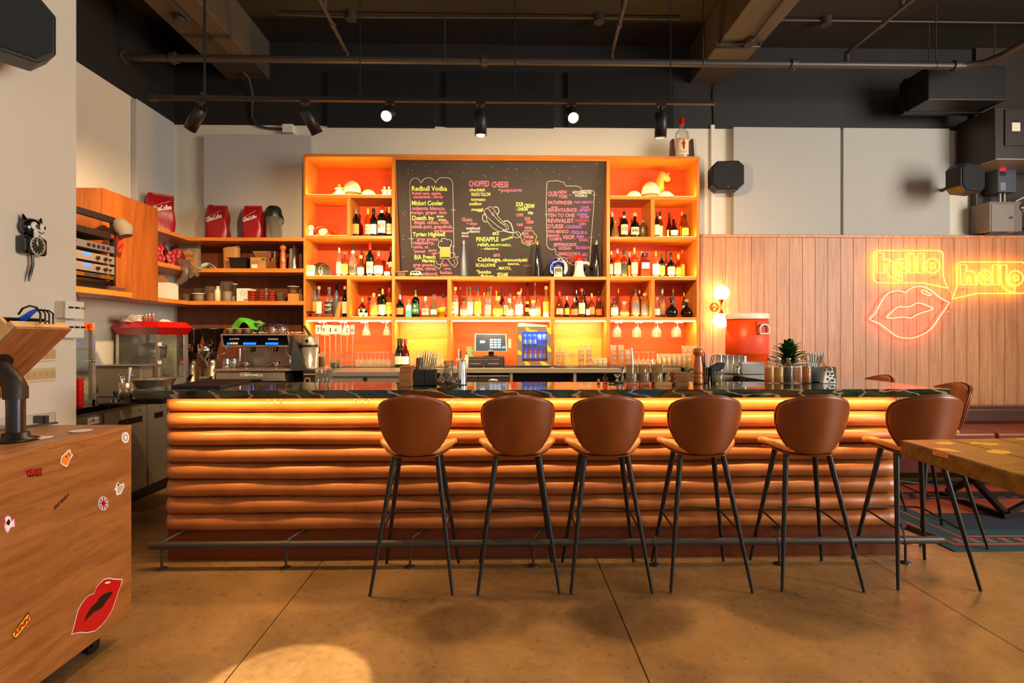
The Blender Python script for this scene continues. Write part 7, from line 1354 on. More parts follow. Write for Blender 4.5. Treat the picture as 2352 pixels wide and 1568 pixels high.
def plate(name, la, pts, mm, n, kind, offs=.0, thick=.012):
 q = [S_(x, y, 0) for x, y in pts]; y0 = min(p_.y for p_ in q); y1 = max(p_.y for p_ in q); z0 = sum(sorted(p_.z for p_ in q)[:2]) / 2; z1_ = sum(sorted(p_.z for p_ in q)[2:]) / 2
 t = thing(name, la, 'switch plate', (XP, y0, z0)); B().box(XP, XP + thick, y0, y1, z0, z1_).build('plate', mm, t, bevel=.003)
 for k in range(n):
  yc = y0 + (y1 - y0) * (k + .5) / n; B().box(XP + thick, XP + thick + .002, yc - .016, yc + .016, z0 + (z1_ - z0) * .22, z0 + (z1_ - z0) * .8).build('slider_frame', mat('beige_dark', (196, 166, 118), .5), t); B().box(XP + thick + .002, XP + thick + .012, yc - .012, yc + .012, z0 + (z1_ - z0) * .5, z0 + (z1_ - z0) * .56).build('slider', mm, t); B().box(XP + thick, XP + thick + .001, yc - .018, yc + .018, z0 + (z1_ - z0) * .08, z0 + (z1_ - z0) * .14).build('name_label', M_PAPER, t)
 return t
M_BEI = mat('beige_plastic', (214, 184, 134), .45)
plate('dimmer_plate', 'long beige dimmer switch plate low on the cream wall', [(22, 852), (124, 842), (124, 872), (22, 884)], M_BEI, 7, 0)
plate('dimmer_plate', 'beige dimmer switch plate half hidden behind the tilted wooden tray', [(40, 806), (124, 797), (124, 824), (40, 838)], M_BEI, 6, 0)
def vol(y0, y1, x0, x1, la, n, dark):
 Yv = on(122, 700, PXX(XP)).y; Xf = wx(148, Yv); Yw = on(190, 700, PXX(Xf)).y; za, zc_ = wz(148, y1, Yv), wz(148, y0, Yv); t = thing('volume_control', la, 'control', (Xf, Yv, za)); B().box(XP, Xf, Yv + .006, Yw - .006, za + .004, zc_ - .004).build('back_box', mat('cream_box', (214, 200, 172), .5), t); B().box(Xf, Xf + .010, Yv, Yw, za, zc_).build('face_plate', M_WHITE, t, bevel=.003)
 for k in range(n):
  yy = Yv + (Yw - Yv) * (k + .6) / n; zz_ = (za + zc_) / 2; B().box(Xf + .010, Xf + .011, yy - .012, yy + .012, zz_ - .035, zz_ + .03).build('slot_frame', M_PAPER, t); B().cyl((Xf + .018, yy - .012, zz_ + .014), (Xf + .018, yy + .012, zz_ + .014), .006, n=8).build('slider_knob', M_BLK if k < dark else M_GOLD, t)
 return t
vol(690, 731, 148, 190, 'upper white volume control box at the end of the cream wall', 3, 2); vol(736, 776, 148, 190, 'lower white volume control box at the end of the cream wall', 3, 3)
tag(B().tube([on(x, y, PXX(XK + .02)) for x, y in ((176, 658), (176, 674), (180, 683), (182, 688))], .003, 6).build('hanging_cable', M_BLK), 'short black cable end hanging under the rack shelf', 'cable')
# ---------------------------------------------------------------- shelves' contents
M_BAG = mat('red_foil_bag', (150, 12, 14), .42, bump=.5, bs=9, coat=.15)
def coffee_bag(p_, w, h, d, la, yaw=0, lean=0, open_=False, txt=True, g='red coffee bags'):
 t = thing('coffee_bag', la, 'coffee bag', p_, g, rz=yaw); sd = random.Random(int(p_[0] * 977) & 255)
 def f(u, v):
  a = 2 * pi * u; k = .46; c_, s_ = cos(a), sin(a); x = w / 2 * math.copysign(abs(c_) ** k, c_); y = d / 2 * math.copysign(abs(s_) ** k, s_) * (1 if v < .6 else max(.08, 1 - (v - .6) / .4 * .92))
  x *= 1 - .10 * max(0, v - .7) / .3 + .02 * sin(7 * v + a); z = h * v + (.012 * sin(3 * a + 2) * v)
  return (x + .006 * sin(9 * v + 3 * a), y + .004 * sin(11 * v + 2 * a), z + lean * x * (v ** 3))
 b = B(); b.grid(f, 32, 16); b.add([f(k / 32, 0) for k in range(32)], [tuple(range(31, -1, -1))]); b.build('foil_body', M_BAG, t, local=True)
 b = B(); b.box(-w * .43, w * .43, -.008, .006, h * .97, h * 1.02); b.build('top_seal', M_BAG, t, local=True)
 if txt:
  b = B(); r_, u_ = V((.96, 0, .28)), V((-.18, 0, .98)); b.text('GilliesCoffee', (0, -d / 2 - .006, h * .56), r_, u_, w * .20, w * .74, bold=.02); b.tube([(-w * .36, -d / 2 - .006, h * .50), (w * .36, -d / 2 - .006, h * .68)], .0015, 5); b.tube([(-w * .3, -d / 2 - .006, h * .64), (w * .30, -d / 2 - .006, h * .83)], .0015, 5); b.build('lettering', M_WINK, t, local=True)
  b = B(); b.text('SINCE 1840', (w * .26, -d / 2 - .0065, h * .60), r_, u_, w * .06, w * .2); b.build('gold_lettering', M_GOLD, t, local=True); b = B(); b.box(-w * .18, w * .1, -d / 2 - .003, -d / 2 - .002, h * .025, h * .035); b.build('weight_print', M_WINK, t, local=True)
 return t
def shp(x, i, dy=.16): Y = YCF + dy; return (wx(x, Y), Y, zsh[i] + .0008)
hb = wz(500, 474, YCF + .16) - zsh[0]
coffee_bag(shp(500, 0), 50 * mpp(500, 5.9), hb, .13, 'red foil coffee bag in the middle of the top corner shelf', 0, -.10)
coffee_bag(shp(581, 0), 44 * mpp(581, 5.9), hb, .13, 'red foil coffee bag right of the middle one, beside the airpot', 0, .05)
p_ = on(368, 530, PXX(XSH - .17)); coffee_bag((XSH - .17, p_.y, zsh[0] + .0008), .25, .40, .13, 'red foil coffee bag above the wooden cabinet door, in the corner', .75)
def airpot(p_, R, h, la, lever=False, handle=1):
 t = thing('airpot', la, 'airpot', p_, 'steel airpots')
 B().lathe([(0, 0), (R, 0), (R, .012), (R * .985, .014), (R * .985, h * .70), (0, h * .70)], n=26).build('steel_body', M_STEEL, t, local=True)
 B().lathe([(R * 1.02, h * .69), (R * 1.04, h * .73), (R * .98, h * .80), (R * .9, h * .93), (R * .62, h), (0, h)], n=26).build('lid', M_BLK if not lever else M_STEELB, t, local=True)
 B().lathe([(R * 1.05, h * .67), (R * 1.06, h * .72)], n=26).build('collar', M_BLK, t, local=True)
 B().tube([(handle * R, 0, h * .72), (handle * R * 1.22, -.01, h * .66), (handle * R * 1.25, -.01, h * .5), (handle * R * 1.15, -.01, h * .46)], .007, 8).build('handle', M_BLK, t, local=True)
 B().cyl((0, -R * .7, h * .86), (0, -R * 1.15, h * .83), .014, n=10).build('spout', M_BLK, t, local=True)
 if lever: B().tube([(.01, -.01, h * .98), (-.01, -.02, h * 1.08), (-.05, -.02, h * 1.28)], [.016, .014, .012], 8).build('pump_lever', M_BLK, t, local=True)
 return t
airpot(shp(629, 0), 18 * mpp(629, 5.9), wz(629, 475, 5.9) - zsh[0], 'steel airpot with a black lid on the top corner shelf')
M_KR = mat('kraft_card', (190, 134, 72), .85)
Xq = XSH - .15; p_ = on(392, 600, PXX(Xq)); t = thing('coffee_bag', 'crumpled opened red coffee bag on the side of the middle corner shelf', 'coffee bag', (Xq, 5.38, zsh[1] + .001), 'crumpled coffee bags'); b = B()
b.grid(lambda u, v: (.12 * cos(2 * pi * u) * (1 - .2 * v) + .012 * sin(13 * v + 5 * u), .09 * sin(2 * pi * u) + .014 * sin(9 * u * 6), .22 * v + .022 * sin(6 * pi * u) * v), 28, 10); b.add([(.12 * cos(2 * pi * k / 12), .09 * sin(2 * pi * k / 12), 0) for k in range(12)], [tuple(range(11, -1, -1))]); b.build('foil_body', M_BAG, t, local=True); B().sph((0, 0, .13), .10, .075, .05, 12, 6).build('dark_contents', M_BLK, t, local=True)
t = dup(t, (Xq + .02, 5.66, zsh[1] + .001), 'second crumpled red coffee bag, lying nearer the corner', rz=1.2, sc=(1, 1, .8))
Y = 5.98; t = thing('paper_bag', 'brown and grey paper coffee bag printed STONE STREET in the shelf corner', 'paper bag', (wx(435, Y), Y, zsh[1] + .001)); w = .24; h = wz(430, 560, Y) - zsh[1]
b = B(); b.grid(lambda u, v: (w / 2 * math.copysign(abs(cos(2 * pi * u)) ** .5, cos(2 * pi * u)) * (1 + .03 * sin(9 * v)), .055 * math.copysign(abs(sin(2 * pi * u)) ** .5, sin(2 * pi * u)) * (1 - .7 * max(0, v - .6) / .4), h * v), 28, 10); b.build('bag_body', mat('grey_kraft', (140, 118, 92), .8, bump=.3, bs=10), t, local=True)
b = B(); b.prism([(-w * .42, -.060, .02), (w * .46, -.060, .02), (w * .46, -.060, h * .5), (w * .15, -.060, h * .78), (-w * .42, -.060, h * .5)], (0, -.002, 0)); b.build('paper_label', M_KR, t, local=True); b = B(); b.text('STONE', (0.01, -.0635, h * .47), (1, 0, 0), (0, 0, 1), .034, .16); b.text('STREET', (.01, -.0635, h * .30), (1, 0, 0), (0, 0, 1), .034, .16); b.build('lettering', M_INK, t, local=True)
M_PLB = glass('clear_plastic_film', (220, 214, 206), .25, .4, (210, 190, 170), .12)
t = thing('plastic_bag', 'crumpled clear plastic bag hanging over the edge of the middle corner shelf', 'plastic bag', P(425, 610, 5.7))
def pl(pts, r, nm): B().tube([P(x, y, Y_) for x, y, Y_ in pts], r, 9).build(nm, M_PLB, t)
pl([(408, 604, 5.64), (416, 600, 5.62), (424, 608, 5.6), (428, 625, 5.6), (424, 638, 5.6), (412, 648, 5.6), (404, 652, 5.6)], [.03, .05, .05, .035, .04, .035, .015], 'bag_fold'); pl([(428, 602, 5.68), (438, 614, 5.62), (448, 626, 5.6), (455, 634, 5.6)], [.025, .03, .035, .02], 'bag_fold'); pl([(438, 618, 5.62), (440, 632, 5.6), (436, 638, 5.6)], [.025, .03, .014], 'bag_fold')
t = thing('cleaning_cloth', 'pale blue cloth draped over the edge of the middle corner shelf', 'cloth', P(475, 612, 5.72)); b = B()
b.grid(lambda u, v: P(459 + 42 * u + 4 * sin(5 * v), 603 + 14 * v + 13 * (u - .35) ** 2 * 4 * (1 - v) + (3 * sin(9 * u)) * v, 5.69 + .10 * v * (1 - abs(2 * u - 1)) + .06 * u), 14, 8); b.build('cloth_sheet', mat('pale_blue_cloth', (160, 180, 172), .9), t, solid=.005)
Y = 5.9; t = thing('paper_bag', 'open brown paper bag behind the black pan on the middle corner shelf', 'paper bag', (wx(532, Y + .05), Y + .05, zsh[1] + .001)); h = wz(530, 567, Y) - zsh[1]; w = .15
b = B(); b.grid(lambda u, v: (w / 2 * math.copysign(abs(cos(2 * pi * u)) ** .5, cos(2 * pi * u)) * (1 + .15 * v), .05 * math.copysign(abs(sin(2 * pi * u)) ** .5, sin(2 * pi * u)), h * v + .02 * v * cos(2 * pi * u)), 24, 8); b.build('bag_body', M_KR, t, local=True)
Y = YCF + .06; x0, x1 = wx(527, Y), wx(567, Y); t = thing('black_pan', 'rectangular black food pan on the middle corner shelf', 'pan', (x0, Y, zsh[1] + .001)); h = wz(545, 593, Y) - zsh[1]; B().hexa([(x0 + .01, Y, zsh[1] + .001), (x1 - .01, Y, zsh[1] + .001), (x1 - .01, Y + .22, zsh[1] + .001), (x0 + .01, Y + .22, zsh[1] + .001)], [(x0, Y - .01, zsh[1] + h), (x1, Y - .01, zsh[1] + h), (x1, Y + .23, zsh[1] + h), (x0, Y + .23, zsh[1] + h)]).build('pan_body', M_BLK, t); B().box(x0 - .02, x1 + .01, Y - .02, Y + .24, zsh[1] + h, zsh[1] + h + .006).build('rim', M_BLK, t)
x0, x1 = wx(574, Y), wx(612, Y); h = wz(590, 591, Y) - zsh[1]; t = thing('cardboard_box', 'open brown cardboard box on the middle corner shelf', 'box', (x0, Y, zsh[1] + .001)); z = zsh[1] + .001
b = B(); b.box(x0, x1, Y, Y + .004, z, z + h); b.box(x0, x1, Y + .18, Y + .184, z, z + h); b.box(x0, x0 + .004, Y, Y + .184, z, z + h); b.box(x1 - .004, x1, Y, Y + .184, z, z + h); b.box(x0, x1, Y, Y + .18, z, z + .003); b.build('carton', M_KR, t)
b = B(); b.hexa([(x0, Y + .18, z + h), (x1, Y + .18, z + h), (x1, Y + .184, z + h), (x0, Y + .184, z + h)], [(x0 - .02, Y + .10, z + h + .085), (x1, Y + .10, z + h + .085), (x1, Y + .104, z + h + .085), (x0 - .02, Y + .104, z + h + .085)]); b.hexa([(x1 - .004, Y, z + h), (x1, Y, z + h), (x1, Y + .18, z + h), (x1 - .004, Y + .18, z + h)], [(x1 + .03, Y, z + h + .07), (x1 + .034, Y, z + h + .07), (x1 + .034, Y + .18, z + h + .07), (x1 + .03, Y + .18, z + h + .07)]); b.build('flap', M_KR, t)
b = B(); b.text('DEMI TASSE CUPS', (x0 + .07, Y - .001, z + h * .62), (1, 0, 0), (0, 0, 1), .010, .12); b.text('FRAGILE', (x0 + .05, Y - .001, z + h * .48), (1, 0, 0), (0, 0, 1), .009, .07); b.box(x1 - .05, x1 - .035, Y - .001, Y - .0005, z + h * .72, z + h * .92); b.box(x1 - .03, x1 - .018, Y - .001, Y - .0005, z + h * .74, z + h * .92); b.build('lettering', M_INK, t); B().box(x0 + .02, x0 + .08, Y - .0015, Y - .0005, z + .01, z + .05).build('barcode_label', M_PAPER, t)
def sl(name, la, cat, x, ytop, w, prof, m, i, dy=.1, child='body', n=20, g=None, sy=1):
 Y = YCF + dy; z = zsh[i] + .0008; h = wz(x, ytop, Y) - z; R = w / 2 * mpp(x, Y); t = thing(name, la, cat, (wx(x, Y), Y, z), g); B().lathe([(r * R, q * h) for r, q in prof], n=n, sy=sy).build(child, m, t, local=True); t['_h'] = h; t['_r'] = R; return t
sl('steel_canister', 'tall polished steel canister on the middle corner shelf', 'canister', 627, 579, 23, [(0, 0), (1, 0), (1, .97), (1.03, .98), (1.03, 1), (.96, 1), (.95, .1), (0, .1)], M_CHROME, 1)
t = sl('pepper_mill', 'turned wooden pepper mill on the middle corner shelf', 'pepper mill', 650, 562, 15, PM, MC['beech_varnish'], 1, child='mill_body'); B().sph((0, 0, t['_h'] + .004), .006, n=8, m=6).build('top_knob', M_CHROME, t, local=True)
t = sl('coffee_press', 'polished steel coffee press at the right end of the middle corner shelf', 'coffee press', 675, 570, 23, [(0, 0), (1, 0), (1, .05), (.86, .96), (.8, 1), (0, 1)], M_CHROME, 1); B().cyl((0, 0, t['_h']), (0, 0, t['_h'] + .03), .004, n=8).build('plunger', M_CHROME, t, local=True)
def stub(x, top, w, la, col, fill, dy=.08, lid=False, nm='plastic_tub', cat=None):
 Y = YCF + dy; z = zsh[2] + .0008; o = tub(x, top, 0, w, Y, la, col, lid, z, 'tubs on the lowest corner shelf', fill, nm); return o
M_NUT = mat('walnut_food', (200, 140, 84), .8)
Xq = XSH - .12
t = thing('snack_jar', 'clear jar with an orange screw lid beside the wooden cabinet', 'jar', (Xq - .02, 5.30, zsh[2] + .001)); B().lathe([(0, 0), (.055, 0), (.06, .01), (.06, .13), (.05, .15), (0, .15)], n=18).build('jar_glass', M_GLASS, t, local=True); B().lathe([(0, .004), (.056, .005), (.056, .08), (0, .08)], n=16).build('snacks', MC['amber_food'], t, local=True); B().lathe([(.052, .15), (.052, .178), (0, .18)], n=18).build('lid', mat('orange_lid', (236, 96, 24), .4), t, local=True); B().box(-.03, .03, -.0635, -.061, .03, .11).build('paper_label', M_PAPER, t, local=True)
t = thing('white_carton', 'open white cardboard carton on the left of the lowest corner shelf', 'carton', (Xq, 5.52, zsh[2] + .001)); b = B(); X, Y, z = ORG[t.name]
b.box(X - .06, X + .07, Y - .06, Y + .10, z, z + .17); b.build('carton_body', mat('white_card', (230, 216, 200), .7), t); b = B(); b.hexa([(X - .06, Y - .06, z + .17), (X + .07, Y - .06, z + .17), (X + .07, Y - .057, z + .17), (X - .06, Y - .057, z + .17)], [(X - .08, Y - .11, z + .24), (X + .04, Y - .11, z + .24), (X + .04, Y - .107, z + .24), (X - .08, Y - .107, z + .24)]); b.build('flap', M_KR, t)
stub(428, 675, 24, 'small clear tub with a wire strainer on the lowest corner shelf', mat('grey_steel_wool', (120, 112, 104), .5), .6); stub(454, 662, 26, 'clear tub with a brush resting behind the white round box', M_MILK, .0, .2)
stub(457, 675, 29, 'round white lidded box on the lowest corner shelf', mat('white_tub', (232, 222, 200), .4), .98, .06, True); stub(484, 658, 25, 'clear tub of brown nuts on the lowest corner shelf', M_NUT, .55)
sl('squeeze_bottle', 'clear cream bottle between the nut tub and the tall tub', 'bottle', 501, 657, 15, [(0, 0), (1, 0), (1, .7), (.5, .85), (.5, 1), (0, 1)], M_MILK, 2, .09)
t = stub(521, 647, 28, 'tallest clear tub, stacked and nested, on the lowest corner shelf', mat('white_tub', (232, 222, 200), .4), .5, .08)
stub(536, 653, 17, 'narrow clear container behind the tall nested tub', M_MILK, .3, .14, True, 'clear_container')
Y = YCF + .06; x0, x1 = wx(543, Y), wx(573, Y); z = zsh[2] + .001; h = wz(555, 662, Y) - z; t = thing('white_carton', 'white printed carton with a round motif in the middle of the lowest corner shelf', 'carton', (x0, Y, z)); B().box(x0, x1, Y, Y + .16, z, z + h).build('carton_body', mat('white_card', (230, 216, 200), .7), t, bevel=.002); b = B(); b.tube([(x0 + .07 + .022 * cos(a), Y - .001, z + h * .62 + .024 * sin(a)) for a in [2 * pi * k / 16 for k in range(16)]], .0015, 4, True); b.box(x0 + .08, x0 + .12, Y - .001, Y - .0004, z + .01, z + .02); b.build('motif_print', M_INK, t)
M_TER = mat('terracotta_glaze', (150, 46, 20), .3)
for i, x in enumerate((579, 601, 624)):
 for k in range(4):
  Y = YCF + .08; t = thing('ramekin', f"glazed terracotta ramekin, {('lowest', 'second', 'third', 'topmost')[k]} of the {('left', 'middle', 'right')[i]} stack on the lowest corner shelf", 'ramekin', (wx(x, Y), Y, zsh[2] + .001 + .029 * k), 'stacked terracotta ramekins'); B().lathe([(0, 0), (.038, 0), (.046, .022), (.048, .028), (.044, .028), (.038, .004), (0, .004)], n=18).build('bowl', M_TER, t, local=True)
t = sl('corked_bottle', 'slim clear bottle with a cork between the ramekin stacks', 'bottle', 611.5, 662, 8, [(0, 0), (1, 0), (1, .8), (.6, .88), (0, .88)], M_GLASS, 2, .04); B().cyl((0, 0, t['_h'] * .86), (0, 0, t['_h']), .006, n=8).build('cork', M_CORK, t, local=True)
t = stub(643, 672, 20, 'clip top glass jar with an orange seal on the lowest corner shelf', mat('dark_red_food', (120, 50, 30), .6), .4, .08, False, 'clip_jar')
Y = YCF + .07; x0, x1 = wx(661, Y), wx(686, Y); t = thing('kraft_box', 'small kraft box with a black arrow at the right end of the lowest corner shelf', 'box', (x0, Y, zsh[2] + .001)); h = wz(673, 674, Y) - zsh[2]; B().box(x0, x1, Y, Y + .11, zsh[2] + .001, zsh[2] + h).build('box_body', M_KR, t, bevel=.002); b = B(); b.tube([(x0 + .03, Y - .001, zsh[2] + h * .55), (x0 + .08, Y - .001, zsh[2] + h * .55)], .001, 4); b.build('arrow_print', M_INK, t)
o = tub(673.5, 659, 0, 26, Y + .05, 'clear tub of orange snacks standing on the small kraft box', MC['amber_food'], True, zsh[2] + h + .001, 'tubs on the lowest corner shelf', .5)
# ================================================================ back-left worktops and machines
ZL = .88; XF = on(305, 1160, (V((0, 0, 0)), V((0, 0, 1)))).x
lw = thing('black_worktop', 'black worktop along the left wall carrying the kitchen machines', 'worktop', (XF, 4.6, ZL - .045)); B().box(-3.798, XF, YP + .02, 6.09, ZL - .045, ZL).build('slab', M_BLKG, lw, bevel=.003); B().box(XF + .001, XV(664) - .003, 5.12, 6.09, ZL - .045, ZL).build('back_slab', M_BLKG, lw, bevel=.003)
uf = thing('undercounter_fridge', 'stainless steel undercounter fridge with recessed door pulls', 'fridge', (XF, 4.6, 0))
B().box(-3.79, XF - .03, YP + .03, 6.0, .10, ZL - .047).build('cabinet', M_STEELB, uf); B().box(-3.79, XF - .06, YP + .03, 5.9, 0.0, .10).build('plinth', M_BLK, uf)
def FX(x): return on(x, 1000, PXX(XF)).y
for i, (xa_, xb_) in enumerate(((120, 236), (240, 338), (341, 384), (386, 420))):
 y0, y1 = FX(xa_), FX(xb_); z0, z1_ = .11, ZL - .07
 if y0 < YP + .03: y0 = YP + .03
 d_ = B().box(XF - .028, XF, y0 + .004, y1 - .004, z0, z1_).build('door', M_STEELB, uf, bevel=.004)
 B().box(XF - .001, XF + .001, y0 + (y1 - y0) * .3, y1 - .06, z1_ - .13, z1_ - .08).build('recessed_pull', M_BLK, d_); B().cyl((XF, y1 - .10, z1_ - .03), (XF + .004, y1 - .10, z1_ - .03), .008, n=10).build('lock', M_CHROME, d_)
 if i == 0:
  yq = on(214, 966, PXX(XF)).y; zq = on(214, 966, PXX(XF)).z; B().box(XF, XF + .004, yq - .055, yq + .055, zq - .024, zq + .024).build('badge', M_WHITE, d_); B().text('Avantco', (XF + .005, yq, zq - .010), (0, 1, 0), (0, 0, 1), .024, .09).build('lettering', mat('navy_ink', (30, 40, 90), .6), d_)
def at_(x, Y): return wx(x, Y)
XW = -3.20; z = ZL + .001; y1 = on(219, 800, PXX(XW)).y; y0 = y1 - .40; zt_ = on(200, 741, PXX(XW)).z; t = thing('warming_cabinet', 'steel and glass warming cabinet with an orange control panel', 'cabinet', (XW, y0, z))
b = B()
for yy in (y0, y1 - .03): b.box(XW - .03, XW, yy, yy + .03, z, zt_); b.box(XW - .48, XW - .45, yy, yy + .03, z, zt_)
b.box(XW - .48, XW, y0, y1, z, z + .03); b.box(XW - .48, XW - .46, y0, y1, z, zt_); b.build('frame', M_STEEL, t)
zp = on(200, 758, PXX(XW)).z; B().box(XW - .48, XW + .002, y0, y1 - .03, zp, zt_).build('control_panel', mat('orange_panel', (232, 96, 20), .4), t); p_ = on(202, 749, PXX(XW)); B().cyl(p_, p_ + V((.02, 0, 0)), .016, n=12).build('knob', M_RED, t)
for yy in (802, 845): zz_ = on(200, yy, PXX(XW)).z; B().box(XW - .44, XW - .02, y0 + .03, y1 - .03, zz_ - .004, zz_).build('wire_rack', M_STEEL, t)
B().box(XW - .008, XW - .004, y0 + .03, y1 - .03, z + .03, zp).build('door_glass', M_PANE, t); p_ = on(214, 828, PXX(XW + .03)); B().sph(p_, .012).build('door_knob', M_CHROME, t); B().tube([(XW, p_.y - .05, p_.z), p_], .005, 6).build('latch', M_CHROME, t)
for i, x in enumerate((183, 200)):
 Y = (3.86, 3.925)[i]; t = thing('red_cup_stack', f"tall block of stacked red plastic cups at the edge of the cream wall, {('left', 'right')[i]} one", 'cups', (-3.125, Y, z), 'stacked red cups'); b = B()
 for k in range(6): b.lathe([(.022, .036 * k), (.0285, .036 * k + .034), (.0285, .036 * k + .036)], n=18)
 b.lathe([(.0285, .215), (0, .216)], n=18); b.build('cups', M_RED, t, local=True)
Y = 4.62; x0, x1 = wx(219, Y), wx(328, Y); t = thing('food_well', 'stainless steel food well between the warming cabinet and the popcorn machine', 'food warmer', (x0, Y, z)); zt_ = wz(270, 838, Y); B().box(x0, x1 - .02, Y, Y + .16, z, zt_ - .012).build('body', M_STEELB, t, bevel=.004); B().box(x0 - .01, x1, Y - .012, Y + .17, zt_ - .012, zt_).build('rim', M_STEEL, t, bevel=.003); p_ = P(224, 892, Y); B().tube([(p_.x, Y - .004, p_.z + .03), (p_.x + .02, Y - .02, p_.z), (p_.x, Y - .004, p_.z - .03)], .004, 6).build('handle', M_BLK, t)
Y = 4.32; t = thing('utensil_crock', 'steel crock of spoons and a white spatula on the black worktop', 'crock', (wx(291, Y), Y, z)); B().lathe([(0, 0), (.054, 0), (.054, .15), (.051, .15), (.051, .01), (0, .01)], n=22).build('crock', M_STEEL, t, local=True)
B().tube([(0.01, 0, .02), (.02, 0, .20), (.028, 0, .27)], [.006, .007, .014], 8).build('spatula', M_WHITE, t, local=True)
for k, (dx, h) in enumerate(((-.06, .21), (-.03, .2), (0, .22), (.03, .21), (.045, .2), (-.045, .19))): B().tube([(dx * .3, .01, .02), (dx, .01, h)], .003, 6).build('spoon', M_CHROME if k != 4 else M_RED, t, local=True); B().sph((dx, .01, h), .010, .004, .013, 8, 6).build('spoon_bowl', M_CHROME, t, local=True)
t = thing('tamping_mat', 'black tamping mat on the corner of the black worktop', 'mat', (wx(300, 4.15), 4.15, z)); B().box(wx(245, 4.1), wx(312, 4.1), 4.02, 4.24, z, z + .016).build('mat', M_RUBBER, t, bevel=.003)
t = thing('coffee_tamper', 'black handled coffee tamper standing on the tamping mat', 'tamper', (wx(265, 4.1), 4.1, z + .017)); B().lathe([(0, 0), (.028, 0), (.028, .018), (.010, .024), (.010, .05), (.018, .075), (.012, .088), (0, .09)], n=18).build('handle', M_BLK, t, local=True); B().lathe([(.029, 0), (.029, .016)], n=18).build('steel_base', M_CHROME, t, local=True)
t = thing('mixing_bowl', 'wide stainless steel mixing bowl behind the left end of the bar', 'bowl', (wx(354, 4.2), 4.2, z)); k_ = 46 * mpp(354, 4.2); hb = wz(354, 869, 4.2) - z
st_ = B().box(-.12, .12, -.1, .1, 0, hb - .11).build('riser_box', M_BLK, t, local=True)
B().lathe([(0, hb - .108), (k_ * .45, hb - .105), (k_ * .8, hb - .06), (k_ * .96, hb - .004), (k_ * 1.02, hb), (k_ * .94, hb - .003), (k_ * .78, hb - .058), (k_ * .44, hb - .10), (0, hb - .103)], n=30).build('bowl_body', M_STEEL, t, local=True)
t = thing('water_bottle', 'clear ribbed plastic water bottle with an orange cap at the bar end', 'bottle', base(419, 880) if False else V((wx(419, 3.62), 3.62, ZT))); h = wz(419, 828, 3.62) - ZT; R = .030
b = B(); pr = [(0, 0), (R * .9, 0)]
for k in range(9): pr += [(R, .008 + k * h * .075), (R * .93, .008 + (k + .5) * h * .075)]
pr += [(R, h * .70), (R * .8, h * .78), (R * .4, h * .88), (R * .4, h * .92)]; b.lathe(pr, n=18).build('bottle_body', M_GLASS, t, local=True); B().lathe([(R * .45, h * .9), (R * .45, h), (0, h)], n=12).build('cap', mat('orange_cap_', (240, 80, 24), .4), t, local=True)
Yp = 4.86; M_PR = mat('popcorn_red', (214, 14, 10), .28, coat=.3); cc = V((wx(349, Yp + .3), Yp + .3, z)); t = thing('popcorn_machine', 'glass popcorn machine with a red hexagonal roof', 'popcorn machine', cc)
xl_, xr_, xm = wx(263, Yp + .3), wx(434, Yp + .3), wx(362, Yp)
zr0, zr1, zr2 = wz(362, 768, Yp), wz(350, 752, Yp + .1), wz(350, 739, Yp + .1)
c1 = [(wx(272, Yp + .28), Yp + .28), (xm, Yp), (wx(427, Yp + .30), Yp + .30), (wx(340, Yp + .62), Yp + .62)]
c1[3] = (c1[0][0] + c1[2][0] - c1[1][0], c1[0][1] + c1[2][1] - c1[1][1])
cen = V((sum(a for a, _ in c1) / 4, sum(b_ for _, b_ in c1) / 4, 0))
def ring(s, zq): return [V((cen.x + (a - cen.x) * s, cen.y + (b_ - cen.y) * s, zq)) for a, b_ in c1]
b = B(); b.hexa(ring(1.04, zr0), ring(1.22, zr1)); b.hexa(ring(1.22, zr1 + .0005), ring(1.0, zr2)); b.build('roof', M_PR, t)
zbs = wz(362, 872, Yp); b = B(); b.hexa(ring(1.0, z), ring(1.0, zbs)); b.build('base', M_STEELB, t)
for a, b_ in c1: B().box(a - .014, a + .014, b_ - .014, b_ + .014, zbs, zr0).build('corner_post', M_STEEL, t)
R_ = ring(.995, 0)
for i, j in ((0, 1), (1, 2), (2, 3), (3, 0)):
 a, c = R_[i], R_[j]; d_ = (c - a).normalized() * .016; b = B(); b.prism([V((a.x, a.y, zbs)) + d_, V((c.x, c.y, zbs)) - d_, V((c.x, c.y, zr0)) - d_, V((a.x, a.y, zr0)) + d_], V((0, .003, 0))); b.build('glass_pane', M_PANE, t)
B().lathe([(0, 0), (.11, .0), (.12, .05), (.12, .12), (.09, .14), (0, .15)], (cen.x + .0, cen.y, (zbs + zr0) / 2 - .02), 22).build('kettle', M_STEEL, t); B().tube([(cen.x + .04, cen.y, (zbs + zr0) / 2 + .12), (cen.x + .04, cen.y, zr0)], .012, 8).build('kettle_arm', M_BLK, t); B().sph((cen.x - .14, cen.y - .04, zr0 - .05), .03, .03, .04).build('bulb', M_WHITE, t)
for yy in (790, 832): p_ = P(365, yy, Yp - .016); B().box(p_.x - .008, p_.x + .022, Yp - .02, Yp - .012, p_.z - .016, p_.z + .016).build('hinge', M_WHITE, t)
b = B(); pr = ring(1.13, (zr0 + zr1) / 2 - .02); a, c = pr[1], pr[2]
for k in range(3): q = a.lerp(c, .48 + .12 * k); b.text('C', (q.x, q.y - .004, q.z), (c - a).normalized(), (0, 0, 1), .035, .022)
b.build('switch_marks', M_INK, t)
zc = zr2 + .001
tl_ = thing('folded_towels', 'pile of folded white towels on the popcorn machine roof', 'towels', (wx(308, 5.1), 5.1, zc))
